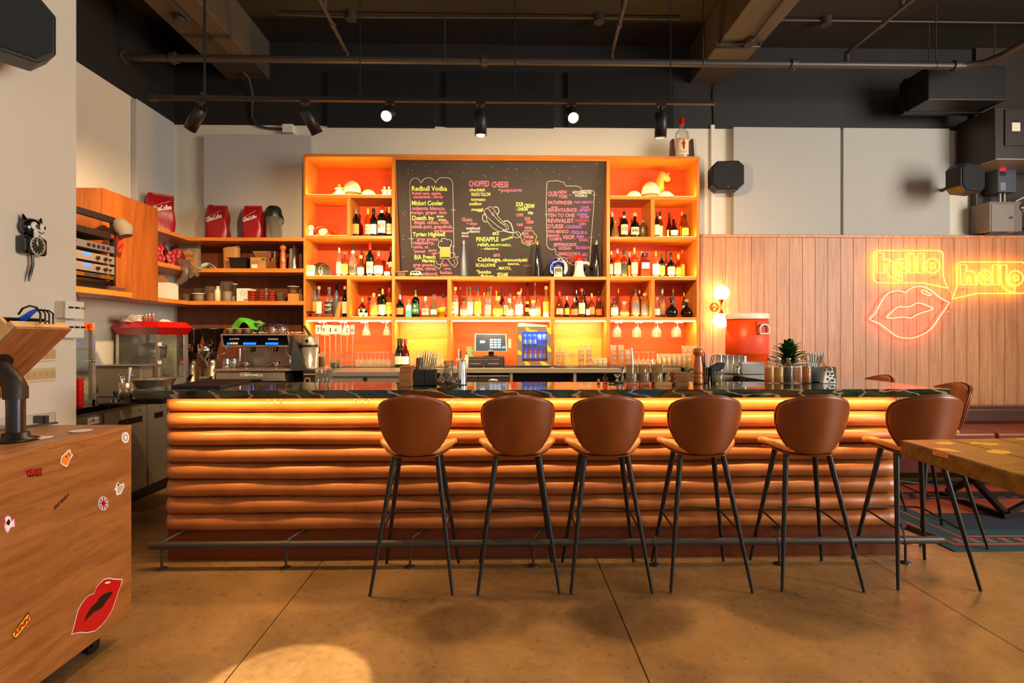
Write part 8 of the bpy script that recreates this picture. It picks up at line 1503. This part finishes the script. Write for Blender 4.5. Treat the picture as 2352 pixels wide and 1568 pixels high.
for k in range(5): B().grid(lambda u, v, k=k: ((u - .5) * .17 + .006 * sin(k * 3), (v - .5) * .12, .008 + .013 * k + .004 * sin(9 * u + k)), 10, 4).build('towel', mat('white_towel', (226, 210, 196), .95, bump=.4, bs=90), tl_, local=True, solid=.010)
for i, (x, R, h) in enumerate(((335, .017, .085), (343, .019, .09), (352, .019, .095))): t2 = thing('steel_canister', f"small steel spice canister on the popcorn machine roof, {('left', 'middle', 'right')[i]} one", 'canister', (wx(x, 5.08 + .05 * i), 5.08 + .05 * i, zc), 'steel canisters on the popcorn machine'); B().lathe([(0, 0), (R, 0), (R, h * .75), (R * 1.04, h * .77), (R * 1.0, h), (0, h)], n=16).build('canister', M_STEEL, t2, local=True)
tag(B().hexa([(wx(362, 5.2), 5.2, zc), (wx(385, 5.2), 5.2, zc), (wx(385, 5.2), 5.3, zc), (wx(362, 5.2), 5.3, zc)], [(wx(366, 5.2), 5.24, zc + .035), (wx(372, 5.2), 5.24, zc + .03), (wx(374, 5.2), 5.28, zc + .03), (wx(366, 5.2), 5.28, zc + .035)]).build('paper_scoop', MC['white_card']), 'folded white and red paper scoop on the popcorn machine roof', 'scoop')
def grinder(x, Y, hop_w, ytop, la, front=True):
 X = wx(x, Y); t = thing('coffee_grinder', la, 'grinder', (X, Y, z), 'coffee grinders'); w = hop_w / 2 * mpp(x, Y); zt_ = wz(x, ytop, Y) - z; zh = wz(x, ytop + 62 if front else ytop + 62, Y) - z
 B().lathe([(w * .30, zh - .06), (w * .34, zh), (w * .94, zt_ - .03), (w, zt_ - .02)], n=24).build('hopper', glass('smoky_plastic', (110, 84, 66), .2, .5, (80, 60, 50)), t, local=True)
 B().lathe([(w * 1.02, zt_ - .02), (w * 1.02, zt_ - .01), (0, zt_ - .006)], n=24).build('hopper_lid', M_BLK, t, local=True)
 B().lathe([(0, zh - .05), (w * .3, zh - .045), (w * .62, zt_ - .10), (0, zt_ - .10)], n=18).build('beans', mat('coffee_beans', (50, 26, 14), .5, bump=.8, bs=90), t, local=True)
 B().lathe([(0, 0), (.10, 0), (.10, .05), (.075, .07), (.075, .20), (.05, .21), (.06, zh - .09), (.05, zh - .05), (0, zh - .05)], n=24).build('motor_body', mat('grinder_steel', (150, 136, 120), .32, .9), t, local=True)
 B().lathe([(0, 0), (.012, 0), (.065, .12), (.068, .20), (0, .20)], (-.015, -.10, .25), 22).build('doser', M_CHROME, t, local=True)
 B().box(-.04, .04, -.16, -.06, .12, .135).build('fork', M_STEEL, t, local=True)
 return t
grinder(488, 5.28, 50, 751, 'chrome coffee grinder with a smoky hopper, left of the espresso machine'); grinder(443, 5.55, 48, 752, 'coffee grinder half hidden behind the popcorn machine')
Ye = 5.12; em = thing('espresso_machine', 'two group espresso machine with a black top panel and blue buttons', 'espresso machine', (wx(590, Ye), Ye, ZL)); E = lambda x, y, dy=0: P(x, y, Ye + dy)
ze = lambda y, x=590: wz(x, y, Ye)
x0, x1 = wx(492, Ye), wx(664, Ye)
B().box(x0, x1 - .01, Ye + .01, Ye + .50, ZL + .06, ze(856)).build('lower_body', M_BLK, em, bevel=.006)
for xx in (x0 + .05, x1 - .07):
 for dy in (.06, .42): B().cyl((xx, Ye + dy, ZL), (xx, Ye + dy, ZL + .065), .022, n=12).build('foot', M_STEEL, em)
B().box(x0 + .02, x1 - .04, Ye - .005, Ye + .012, ze(871), ze(854)).build('badge_panel', M_STEEL, em, bevel=.003)
B().box(x0, x1, Ye - .02, Ye + .36, ze(852), ze(847)).build('drip_tray', M_STEEL, em, bevel=.003)
b = B(); b.textpx('SIMONELLI', 561, 603, 863.5, 5, PY(Ye - .007), .001, bold=.02); b.textpx('NUOVA', 561, 576, 857.5, 2.6, PY(Ye - .007), .001); b.textpx('N', 553, 557, 862, 5, PY(Ye - .007), .001); b.build('lettering', M_WINK, em)
b = B(); b.tube([E(551, 856, -.008), E(559, 856, -.008), E(559, 863.5, -.008), E(551, 863.5, -.008)], .0015, 4, True); b.build('logo_frame', M_WINK, em)
B().box(wx(515, Ye), wx(678, Ye), Ye + .38, Ye + .50, ze(847), ze(800)).build('splash_back', M_STEEL, em)
xa_, xb_ = wx(506, Ye), wx(660, Ye)
B().hexa([(xa_, Ye + .06, ze(796)), (xb_, Ye + .06, ze(796)), (xb_, Ye + .52, ze(796)), (xa_, Ye + .52, ze(796))], [(xa_ + .01, Ye + .02, ze(770)), (xb_ - .01, Ye + .02, ze(770)), (xb_ - .01, Ye + .52, ze(770)), (xa_ + .01, Ye + .52, ze(770))]).build('upper_body', M_BLKG, em, bevel=.006)
B().box(xa_ - .0, xb_, Ye + .0, Ye + .53, ze(770), ze(767)).build('cup_tray', M_STEEL, em, bevel=.002); B().box(xa_, xb_, Ye + .045, Ye + .06, ze(796), ze(793)).build('lower_trim', M_STEEL, em)
for xx in (xa_, xb_): B().tube([(xx, Ye + .01, ze(769)), (xx, Ye + .05, ze(795))], .006, 6).build('side_trim', M_STEEL, em)
B().hexa([(xb_ + .002, Ye + .05, ze(852)), (xb_ + .15, Ye + .10, ze(852)), (xb_ + .15, Ye + .52, ze(852)), (xb_ + .002, Ye + .52, ze(852))], [(xb_ + .002, Ye + .02, ze(770)), (xb_ + .02, Ye + .10, ze(770)), (xb_ + .02, Ye + .52, ze(770)), (xb_ + .002, Ye + .52, ze(770))]).build('side_panel', M_BLK, em)
EB = emit('blue_button', (20, 90, 255), 4)
b = B(); b2 = B()
for xx in [562 + 5.9 * k for k in range(5)] + [613 + 5.9 * k for k in range(5)] + [525]:
 p_ = E(xx, 789, .045); b.cyl(p_, p_ + V((0, -.014, 0)), .010, n=10)
b.build('blue_buttons', EB, em)
for xx in (532, 538, 544): p_ = E(xx, 788.5, .045); b2.box(p_.x - .008, p_.x + .008, p_.y - .012, p_.y - .002, p_.z - .008, p_.z + .008)
b2.build('white_keys', M_PAPER, em)
b = B(); b.textpx('SIMONELLI', 616, 639, 780, 3, PY(Ye + .012), .002); b.textpx('aurelia', 527, 550, 779, 2.4, PY(Ye + .012), .002); b.build('lettering', M_WINK, em)
for xx in (578, 629):
 b = B(); p_ = E(xx, 803, .14); b.cyl(p_ + V((0, 0, .03)), p_ + V((0, 0, -.02)), .045, .038, 20); b.build('group_head', M_CHROME, em)
 B().box(p_.x - .06, p_.x + .06, p_.y - .08, p_.y + .1, ze(797.5), ze(793)).build('group_cover', M_BLK, em)
for pts in ([E(519, 796, .05), E(519, 808, .0), E(512, 813, -.03), E(500, 816, -.03), E(512, 845, -.0)], [E(657, 796, .05), E(659, 812, .0), E(667, 818, -.02), E(665, 842, 0)]): B().tube(pts, .006, 8).build('steam_wand', M_CHROME, em)
B().tube([E(551, 800, .1), E(551, 840, .1)], .012, 10).build('hot_water_pipe', M_CHROME, em)
zz_t = ze(847) + .001
def port(x, la):
 p_ = V((wx(x, Ye + .06), Ye + .06, zz_t)); t = thing('portafilter', la, 'portafilter', p_, 'portafilters'); B().lathe([(0, .028), (.03, .03), (.036, .05), (.036, .066), (.032, .066), (.03, .04), (0, .036)], n=18).build('basket', M_CHROME, t, local=True); B().tube([(-.03, -.01, .045), (-.09, -.04, .02)], [.012, .017], 10).build('handle', M_BLK, t, local=True); B().cyl((0, 0, 0), (0, 0, .03), .010, n=8).build('spout', M_CHROME, t, local=True)
port(635, 'portafilter lying upturned at the right of the drip tray'); port(566, 'portafilter beside the steel jug on the drip tray')
for i, (x, w, h) in enumerate(((521, .035, .10), (538, .03, .10))): t = thing('milk_jug', f"steel milk jug on the left of the drip tray, {('front', 'rear')[i]} one", 'jug', (wx(x, Ye + .08 + .1 * i), Ye + .08 + .1 * i, zz_t), 'milk jugs'); B().lathe([(0, 0), (w, 0), (w * 1.05, h * .5), (w * .85, h * .9), (w * .9, h), (w * .82, h), (w * .95, .01), (0, .01)], n=18).build('jug_body', M_CHROME, t, local=True); B().tube([(w, 0, h * .8), (w * 1.7, 0, h * .7), (w * 1.6, 0, h * .3), (w, 0, h * .25)], .004, 6).build('handle', M_CHROME, t, local=True)
ztp = ze(767) + .001; M_MUG = mat('charcoal_mug', (50, 46, 44), .5)
def mug(x, dy, k, la, R=.042, h=.055, hd=False):
 Y = Ye + dy; t = thing('coffee_cup', la, 'cup', (wx(x, Y), Y, ztp + k), 'charcoal cups on the espresso machine'); B().lathe([(0, 0), (R * .85, 0), (R * .95, .01), (R, h), (R * .93, h), (R * .85, .008), (0, .008)], n=20).build('cup_body', M_MUG, t, local=True)
 B().lathe([(R * 1.0, h - .004), (R * 1.005, h), (R * .93, h + .001)], n=20).build('rim', M_KR, t, local=True)
 if hd: B().tube([(R, 0, h * .8), (R * 1.6, 0, h * .75), (R * 1.6, 0, h * .3), (R, 0, h * .25)], .006, 8).build('handle', M_MUG, t, local=True)
mug(529, .1, 0, 'charcoal cup, left of the three in front on the espresso machine'); mug(549, .1, 0, 'charcoal cup, middle of the three in front on the espresso machine'); mug(569, .1, 0, 'charcoal cup, right of the three in front on the espresso machine'); mug(560, .22, .0, 'tall charcoal cup under the green cloth', .04, .12); mug(596, .2, .0, 'black mug with a handle beside the green cloth', .05, .115, True)
t = thing('green_cloth', 'bright green microfibre cloth draped over the cups on the espresso machine', 'cloth', (wx(566, Ye + .2), Ye + .2, ztp + .07))
prof = [(531, 755), (535, 746), (542, 737), (550, 731), (560, 730), (570, 731), (580, 735), (587, 739), (596, 736), (604, 741)]; prb = [(534, 757), (541, 757), (547, 752), (553, 744), (560, 740), (568, 744), (576, 752), (592, 759), (594, 752), (603, 746)]
b = B(); b.grid(lambda u, v: (lambda a, c: P(a[0] + (c[0] - a[0]) * v, a[1] + (c[1] - a[1]) * v + 1.2 * sin(14 * u + 5 * v), Ye + .22 - .13 * v + .02 * sin(11 * u)))([(lerp([(k / 9, q[0]) for k, q in enumerate(prof)], u)), (lerp([(k / 9, q[1]) for k, q in enumerate(prof)], u))], [(lerp([(k / 9, q[0]) for k, q in enumerate(prb)], u)), (lerp([(k / 9, q[1]) for k, q in enumerate(prb)], u))]), 30, 8)
b.grid(lambda u, v: (lambda a: P(a[0], a[1] + 14 * v * v, Ye + .22 + .14 * v))([(lerp([(k / 9, q[0]) for k, q in enumerate(prof)], u)), (lerp([(k / 9, q[1]) for k, q in enumerate(prof)], u))]), 30, 5)
b.build('cloth_sheet', mat('green_microfibre', (70, 170, 44), .95, bump=.4, bs=150), t, solid=.005)
for i, x in enumerate((627, 649)): tt_ = thing('steel_pitcher', f"small steel pitcher on the right of the espresso machine top, {('left', 'right')[i]} one", 'pitcher', (wx(x, Ye + .14), Ye + .14, ztp), 'steel pitchers'); B().lathe([(0, 0), (.033, 0), (.034, .06), (.03, .065), (.03, .07), (0, .06)], n=18).build('pitcher_body', M_CHROME, tt_, local=True); B().tube([(.03, 0, .055), (.055, 0, .05), (.05, 0, .02), (.033, 0, .015)], .004, 6).build('handle', M_CHROME, tt_, local=True)
tt_ = thing('blue_cloth', 'folded dark blue cloth on the steel pitchers', 'cloth', (wx(632, Ye + .2), Ye + .2, ztp + .07)); B().grid(lambda u, v: ((u - .5) * .2, (v - .5) * .12, .008 + .02 * sin(pi * u) + .004 * sin(12 * u)), 14, 6).build('cloth_sheet', mat('navy_cloth', (30, 40, 90), .9), tt_, local=True, solid=.006)
b = B(); rnd = random.Random(2)
for k in range(120): q = (wx(rnd.uniform(583, 612) if k % 2 else rnd.uniform(664, 692), Ye + .15), Ye + .08 + rnd.uniform(0, .2), ztp + rnd.uniform(.004, .02)); b.sph(q, .007, n=6, m=4)
tag(b.build('sugar_mix', mat('speckled_mix', (170, 150, 120), .6), kind='stuff'), 'heap of speckled beads on the espresso machine top', 'beads')
Ya = 5.34; R = 18.5 * mpp(710, Ya); zA = wz(710, 842, Ya); airpot((wx(712, Ya), Ya, ZBK + .001), R, wz(709, 770, Ya) - ZBK, 'steel airpot with a raised black pump lever beside the number cards', True)
bc2 = B().box(wx(696, Ya - .14), wx(752, Ya - .14), Ya - .14, YBF - .002, ZL + .001 if False else .5, ZBK).build('side_cabinet', M_DCAB, bevel=.004); tag(bc2, 'small black cabinet with a round emblem under the airpot', 'cabinet')
p_ = P(706, 874, Ya - .142); b = B(); b.tube([(p_.x + .028 * cos(a), p_.y, p_.z + .028 * sin(a)) for a in [2 * pi * k / 20 for k in range(20)]], .002, 5, True); b.lathe([(0, 0), (.012, 0)], n=12); b.v = [(x if i < 100 else x, y, z_) for i, (x, y, z_) in enumerate(b.v)]; b.build('round_emblem', M_WINK, bc2).parent = bc2
B().box(wx(698, Ya - .14), wx(742, Ya - .14), Ya - .150, Ya - .141, wz(700, 861, Ya - .15), wz(700, 858, Ya - .15)).build('steel_strip', M_STEEL, bc2)
# ================================================================ host cart in the left foreground
XB_ = -1.745
pc_ = on(302, 975, PXX(XB_)); pc2 = on(302, 1410, PXX(XB_)); YB2 = (pc_.y + pc2.y) / 2; zct = pc_.z; zcb = pc2.z
ca = thing('host_cart', 'oak host stand on casters covered with stickers', 'cart', (XB_ - .45, YB2 - .6, 0))
B().box(-2.66, XB_, .95, YB2, zcb, zct - .02).build('side_panel', M_CART, ca, bevel=.002); B().box(-2.66, XB_, .95, YB2, zct - .0195, zct).build('top', M_CARTT, ca, bevel=.002)
q = on(250, 1470, PXX(XB_ - .07));
for (yy, xx) in ((YB2 - .14, XB_ - .08), (1.1, XB_ - .08), (YB2 - .14, -2.58), (1.1, -2.58)):
 c_ = B(); c_.cyl((xx - .014, yy, .035), (xx + .014, yy, .035), .035, n=18); o = c_.build('caster', M_BLK, ca); b = B(); b.box(xx - .03, xx + .03, yy - .03, yy + .03, zcb - .006, zcb); b.box(xx - .022, xx - .016, yy - .02, yy + .02, .03, zcb - .006); b.box(xx + .016, xx + .022, yy - .02, yy + .02, .03, zcb - .006); b.build('fork', M_BLK, o)
CP = PXX(XB_)
def stick(pts, m, off=.0008, nm='sticker', la=None): b = B(); b.polypx(pts, CP, off); return b.build(nm, m, ca, label=la)
ZZ = lambda l: [(x * 400 / 1015, 950 + y * 618 / 1568) for x, y in l]
M_SW = mat('sticker_white', (240, 236, 230), .35); M_SR = mat('sticker_red', (196, 16, 24), .35); M_SK = mat('sticker_black', (30, 18, 16), .4); M_SO = mat('sticker_orange', (240, 130, 40), .4); M_SY = mat('sticker_yellow', (244, 200, 30), .4); M_SC = mat('sticker_cyan', (70, 160, 200), .4)
lips = [(413, 1286), (425, 1250), (440, 1190), (450, 1150), (470, 1110), (500, 1070), (520, 1055), (547, 1045), (560, 1010), (580, 985), (605, 962), (635, 955), (665, 960), (714, 962), (705, 1000), (692, 1030), (680, 1070), (668, 1105), (650, 1150), (620, 1200), (590, 1235), (550, 1268), (500, 1278), (460, 1275)]
stick(ZZ(lips), M_SW, .0008, la='large red lips sticker'); cxx, cyy = 570, 1120; stick(ZZ([(cxx + (x - cxx) * .965, cyy + (y - cyy) * .965) for x, y in lips]), M_SR, .0014); stick(ZZ([(487, 1213), (505, 1165), (530, 1125), (560, 1098), (580, 1068), (610, 1045), (655, 1033), (648, 1055), (620, 1090), (600, 1120), (575, 1142), (545, 1155), (520, 1180)]), M_SK, .002); stick(ZZ([(607, 988), (618, 978), (640, 977), (642, 983), (622, 990)]), M_SW, .002)
cir = lambda x, y, rx, ry, n=20: [(x + rx * cos(2 * pi * k / n), y + ry * sin(2 * pi * k / n)) for k in range(n)]
stick(ZZ(cir(730, 138, 23, 32)), M_SW, la='round white club sticker'); stick(ZZ(cir(730, 138, 15, 21)), mat('sticker_grey', (170, 160, 150), .4), .0014); stick(ZZ(cir(730, 138, 9, 13)), M_SW, .002)
stick(ZZ([(350, 285), (357, 250), (385, 222), (402, 207), (411, 212), (412, 232), (425, 237), (420, 250), (405, 270), (395, 300), (388, 310), (370, 303)]), M_SW, la='orange animal sticker'); stick(ZZ([(355, 282), (362, 252), (388, 228), (402, 214), (408, 235), (418, 240), (402, 266), (388, 303), (372, 296)]), M_SO, .0014); stick(ZZ(cir(384, 250, 4, 6, 8)), M_SK, .002); stick(ZZ(cir(400, 236, 4, 6, 8)), M_SK, .002)
b = B(); b.textpx('CLASH', 62, 95, 1092, 11, CP, .0014, -.12, .05); b.textpx('THE', 57, 66, 1084, 5, CP, .0014, -.12, .04); b.build('sticker_lettering', M_SR, ca, label='red THE CLASH sticker'); b = B(); b.textpx('CLASH', 61, 96, 1093.5, 13, CP, .0008, -.12, .12); b.build('sticker_shadow', M_SK, ca)
b = B(); b.textpx('FERNET-BRANCA', 123, 158, 1173, 9, CP, .001, -.98, .02); b.build('sticker_lettering', M_SK, ca, label='black FERNET-BRANCA sticker')
stick(ZZ(cir(601, 522, 30, 41)), M_SW, la='round union flag sticker'); stick(ZZ(cir(601, 522, 27, 37)), M_SC, .0014)
for a, c in (((601, 485), (601, 559)), ((574, 522), (628, 522)), ((582, 495), (620, 549)), ((620, 495), (582, 549))):
 d_ = (a[1] - c[1], c[0] - a[0]); L_ = sqrt(d_[0] ** 2 + d_[1] ** 2); wd = 7; n_ = (d_[0] / L_, d_[1] / L_)
 for w__, mm, of in ((wd, M_SW, .002), (3.4, M_SR, .0026)): stick(ZZ([(a[0] + n_[0] * w__, a[1] + n_[1] * w__), (c[0] + n_[0] * w__, c[1] + n_[1] * w__), (c[0] - n_[0] * w__, c[1] - n_[1] * w__), (a[0] - n_[0] * w__, a[1] - n_[1] * w__)]), mm, of)
stick(ZZ([(663, 440), (672, 432), (678, 404), (690, 397), (698, 412), (722, 402), (724, 425), (705, 465), (685, 475), (675, 470), (676, 450)]), M_SW, la='small white hand sticker'); stick(ZZ([(682, 420), (690, 404), (695, 420), (716, 412), (715, 430), (700, 458), (684, 466), (684, 440)]), mat('sticker_tan', (190, 180, 160), .4), .0014); stick(ZZ(cir(688, 412, 5, 7, 8)), M_SK, .002)
stick(ZZ([(20, 660), (18, 640), (28, 632), (22, 605), (40, 590), (60, 595), (66, 615), (85, 608), (88, 660), (62, 665), (45, 698), (30, 690)]), mat('sticker_pink', (230, 110, 160), .4), la='black and white portrait sticker'); stick(ZZ([(26, 655), (32, 640), (28, 608), (42, 596), (58, 602), (62, 625), (80, 620), (82, 655), (60, 660), (44, 690), (34, 684)]), M_SW, .0014); stick(ZZ([(34, 632), (48, 612), (58, 628), (50, 650), (38, 646)]), M_SK, .002)
stick(ZZ([(64, 1287), (88, 1312), (96, 1308), (180, 1200), (174, 1170), (160, 1155), (150, 1170)]), M_SK, la='yellow and red band sticker'); stick(ZZ([(68, 1286), (88, 1306), (95, 1302), (176, 1198), (170, 1174), (160, 1166)]), M_SY, .0014)
b = B(); b.textpx('KINN', 33, 66, 1461, 11, CP, .002, -1.15, .06); b.build('sticker_lettering', M_SR, ca)
zc = zct + .0008
t = thing('pipe_post', 'black iron pipe post carrying the tilted wooden tray', 'post', G(36, 1012, zc)); pp = ORG[t.name]; Rp = 18 * mpp(36, pp.y)
pt_ = V((pp.x, pp.y, wz(36, 912, pp.y))); B().cyl(pp, pt_, Rp, n=28).build('pipe', mat('blued_steel', (74, 70, 72), .28, .9), t)
B().lathe([(0, 0), (Rp * 2.2, 0), (Rp * 2.2, .010), (Rp * 1.45, .016), (Rp * 1.4, .034), (Rp, .036)], n=30).build('floor_flange', M_BLACK, t, local=True)
dirv = V((-.72, 0, .70)); el = pt_ + V((0, 0, .02))
B().tube([pt_ + V((0, 0, -.006)), pt_ + V((0, 0, .035)), pt_ + V((-.012, 0, .062)), pt_ + V((-.04, 0, .092)), pt_ + V((-.075, 0, .12))], [Rp * 1.28, Rp * 1.28, Rp * 1.2, Rp * 1.22, Rp * 1.25], 24).build('elbow', mat('cast_iron', (58, 46, 38), .5, .6, bump=.2, bs=60), t)
nb = V((.70, 0, -.71)).normalized(); up_ = V((.71, 0, .70)).normalized()
fc = pt_ + V((-.078, 0, .118)); B().cyl(fc, fc - nb * .014, .062, n=26).build('top_flange', MC['cast_iron'], t)
bp0 = fc - nb * .0145; PLn = (bp0, nb)
c_tn, c_tf = on(40, 754, PLn), on(166, 756, PLn); yn, yf = c_tn.y, c_tf.y
top_e = (c_tn - bp0).dot(up_); LEN = .46; TT = .085
ty = thing('tilted_tray', 'tilted open wooden tray with electronics on the iron pipe post', 'tray', bp0)
def TP(u, y, d_): return V((bp0.x, y, bp0.z)) + up_ * u - nb * d_
def slab(u0, u1, y0, y1, d0, d1, nm, m): b = B(); b.hexa([TP(u0, y0, d0), TP(u1, y0, d0), TP(u1, y1, d0), TP(u0, y1, d0)], [TP(u0, y0, d1), TP(u1, y0, d1), TP(u1, y1, d1), TP(u0, y1, d1)]); return b.build(nm, m, ty, bevel=.0015)
MTR = wood('tray_wood', (120, 72, 34), (176, 116, 66), (1.5, 14, 1.5), .4, 3.0, .04); MTP = mat('birch_edge', (216, 170, 112), .5, var=.1, vs=30)
slab(top_e - LEN, top_e, yn, yf, 0, .012, 'tray_bottom', MTR); slab(top_e - .02, top_e, yn, yf, .0125, TT * .5, 'tray_wall', MTP); slab(top_e - LEN, top_e - .02, yn, yn + .018, .0125, TT, 'tray_wall', MTP); slab(top_e - LEN, top_e - .02, yf - .018, yf, .0125, TT * .6, 'tray_wall', MTP)
tk = thing('receipt_printer', 'black electronics box lying in the tilted tray', 'electronics', TP(top_e - .06, (yn + yf) / 2, .05));
def S2(u0, u1, y0, y1, d0, d1, nm, m, par): b = B(); b.hexa([TP(u0, y0, d0), TP(u1, y0, d0), TP(u1, y1, d0), TP(u0, y1, d0)], [TP(u0, y0, d1), TP(u1, y0, d1), TP(u1, y1, d1), TP(u0, y1, d1)]); return b.build(nm, m, par, bevel=.004)
S2(top_e - .40, top_e - .03, yn + .02, yf - .02, .014, .085, 'case', M_BLKG, tk); S2(top_e - .30, top_e - .09, yn + .01, yf - .09, .088, .16, 'display_unit', M_BLK, tk); S2(top_e - .085, top_e - .028, yn + .03, yf - .03, .088, .094, 'connector_plate', M_DCAB, tk)
cb = thing('blue_plug', 'bright blue network plug on the electronics in the tray', 'plug', P(58, 728, (yn + yf) / 2)); Yq = (yn + yf) / 2 - .02; b = B(); b.tube([P(46, 735, Yq), P(58, 729, Yq), P(72, 718, Yq), P(84, 711, Yq)], [.012, .013, .010, .006], 8); b.build('plug_body', mat('bright_blue', (20, 84, 210), .4), cb)
tag(B().tube([P(42, 722, Yq), P(52, 708, Yq), P(68, 702, Yq), P(84, 706, Yq), P(93, 720, Yq), P(92, 742, Yq)], .004, 8).build('black_cable', M_BLK), 'black cable looping over the blue plug', 'cable', 'cables over the tray')
for k in range(3): tag(B().tube([P(84, 712, Yq + .02 * k), P(96 + 8 * k, 711 + k, Yq + .02 * k), P(104 + 9 * k, 720, Yq + .02 * k), P(104 + 9 * k, 744, Yq + .02 * k)], .0035, 8).build('black_cable', M_BLK), f"black cable curving down at the right of the tray, {('inner', 'middle', 'outer')[k]} one", 'cable', 'cables over the tray')
gp = thing('glass_case', 'low glass edged display case at the back of the host stand', 'display case', G(60, 985, zc));
a, c, d_ = G(0, 990, zc), G(134, 972.5, zc), G(-60, 975, zc); a.z = c.z = zc
B().prism([a, c, c + V((-.02, .01, 0)), a + V((-.02, .01, 0))], (0, 0, .008)).build('black_rail', M_BLK, gp); q = a + V((0, 0, .008)); q2_ = c + V((0, 0, .008)) + (a - c) * .05; hh = wz(127, 946, q2_.y) - q2_.z
b = B(); b.prism([q, q2_, q2_ + V((0, 0, hh)), q + V((0, 0, hh * .95))], V((-.004, .002, 0))); b.build('glass_panel', M_PANE, gp)
b = B(); b.tube([q2_, q2_ + V((0, 0, hh)), q + V((0, 0, hh * .95))], .0012, 5); b.build('polished_edge', mat('glass_edge', (120, 150, 140), .2), gp); p_ = G(95, 976, zc); B().box(p_.x - .03, p_.x + .03, p_.y - .012, p_.y + .008, zc + .009, zc + .045).build('clamp', M_BLK, gp, bevel=.003)
p_ = G(186, 990, zc); t = thing('ring_coaster', 'thin round coaster lying on the host stand', 'coaster', p_); B().lathe([(0, 0), (.040, 0), (.042, .002), (.036, .0025), (0, .002)], n=28).build('disc', mat('tan_coaster', (200, 160, 110), .5), t, local=True); B().lathe([(.036, .0028), (.042, .003)], n=28).build('white_ring', M_SW, t, local=True)
b = B(); b.polypx([(62, 998), (88, 1001), (124, 1001), (118, 1005), (92, 1009), (70, 1004)], PZ(zc + .001), 0, th=.0012); tag(b.build('paper_slips', M_PAPER), 'few loose paper slips beside the pipe post flange', 'paper'); tag(B().tube([G(62, 998, zc + .006), G(92, 1003, zc + .006)], .003, 8).build('pen', M_BLUE), 'dark pen lying on the paper slips', 'pen')
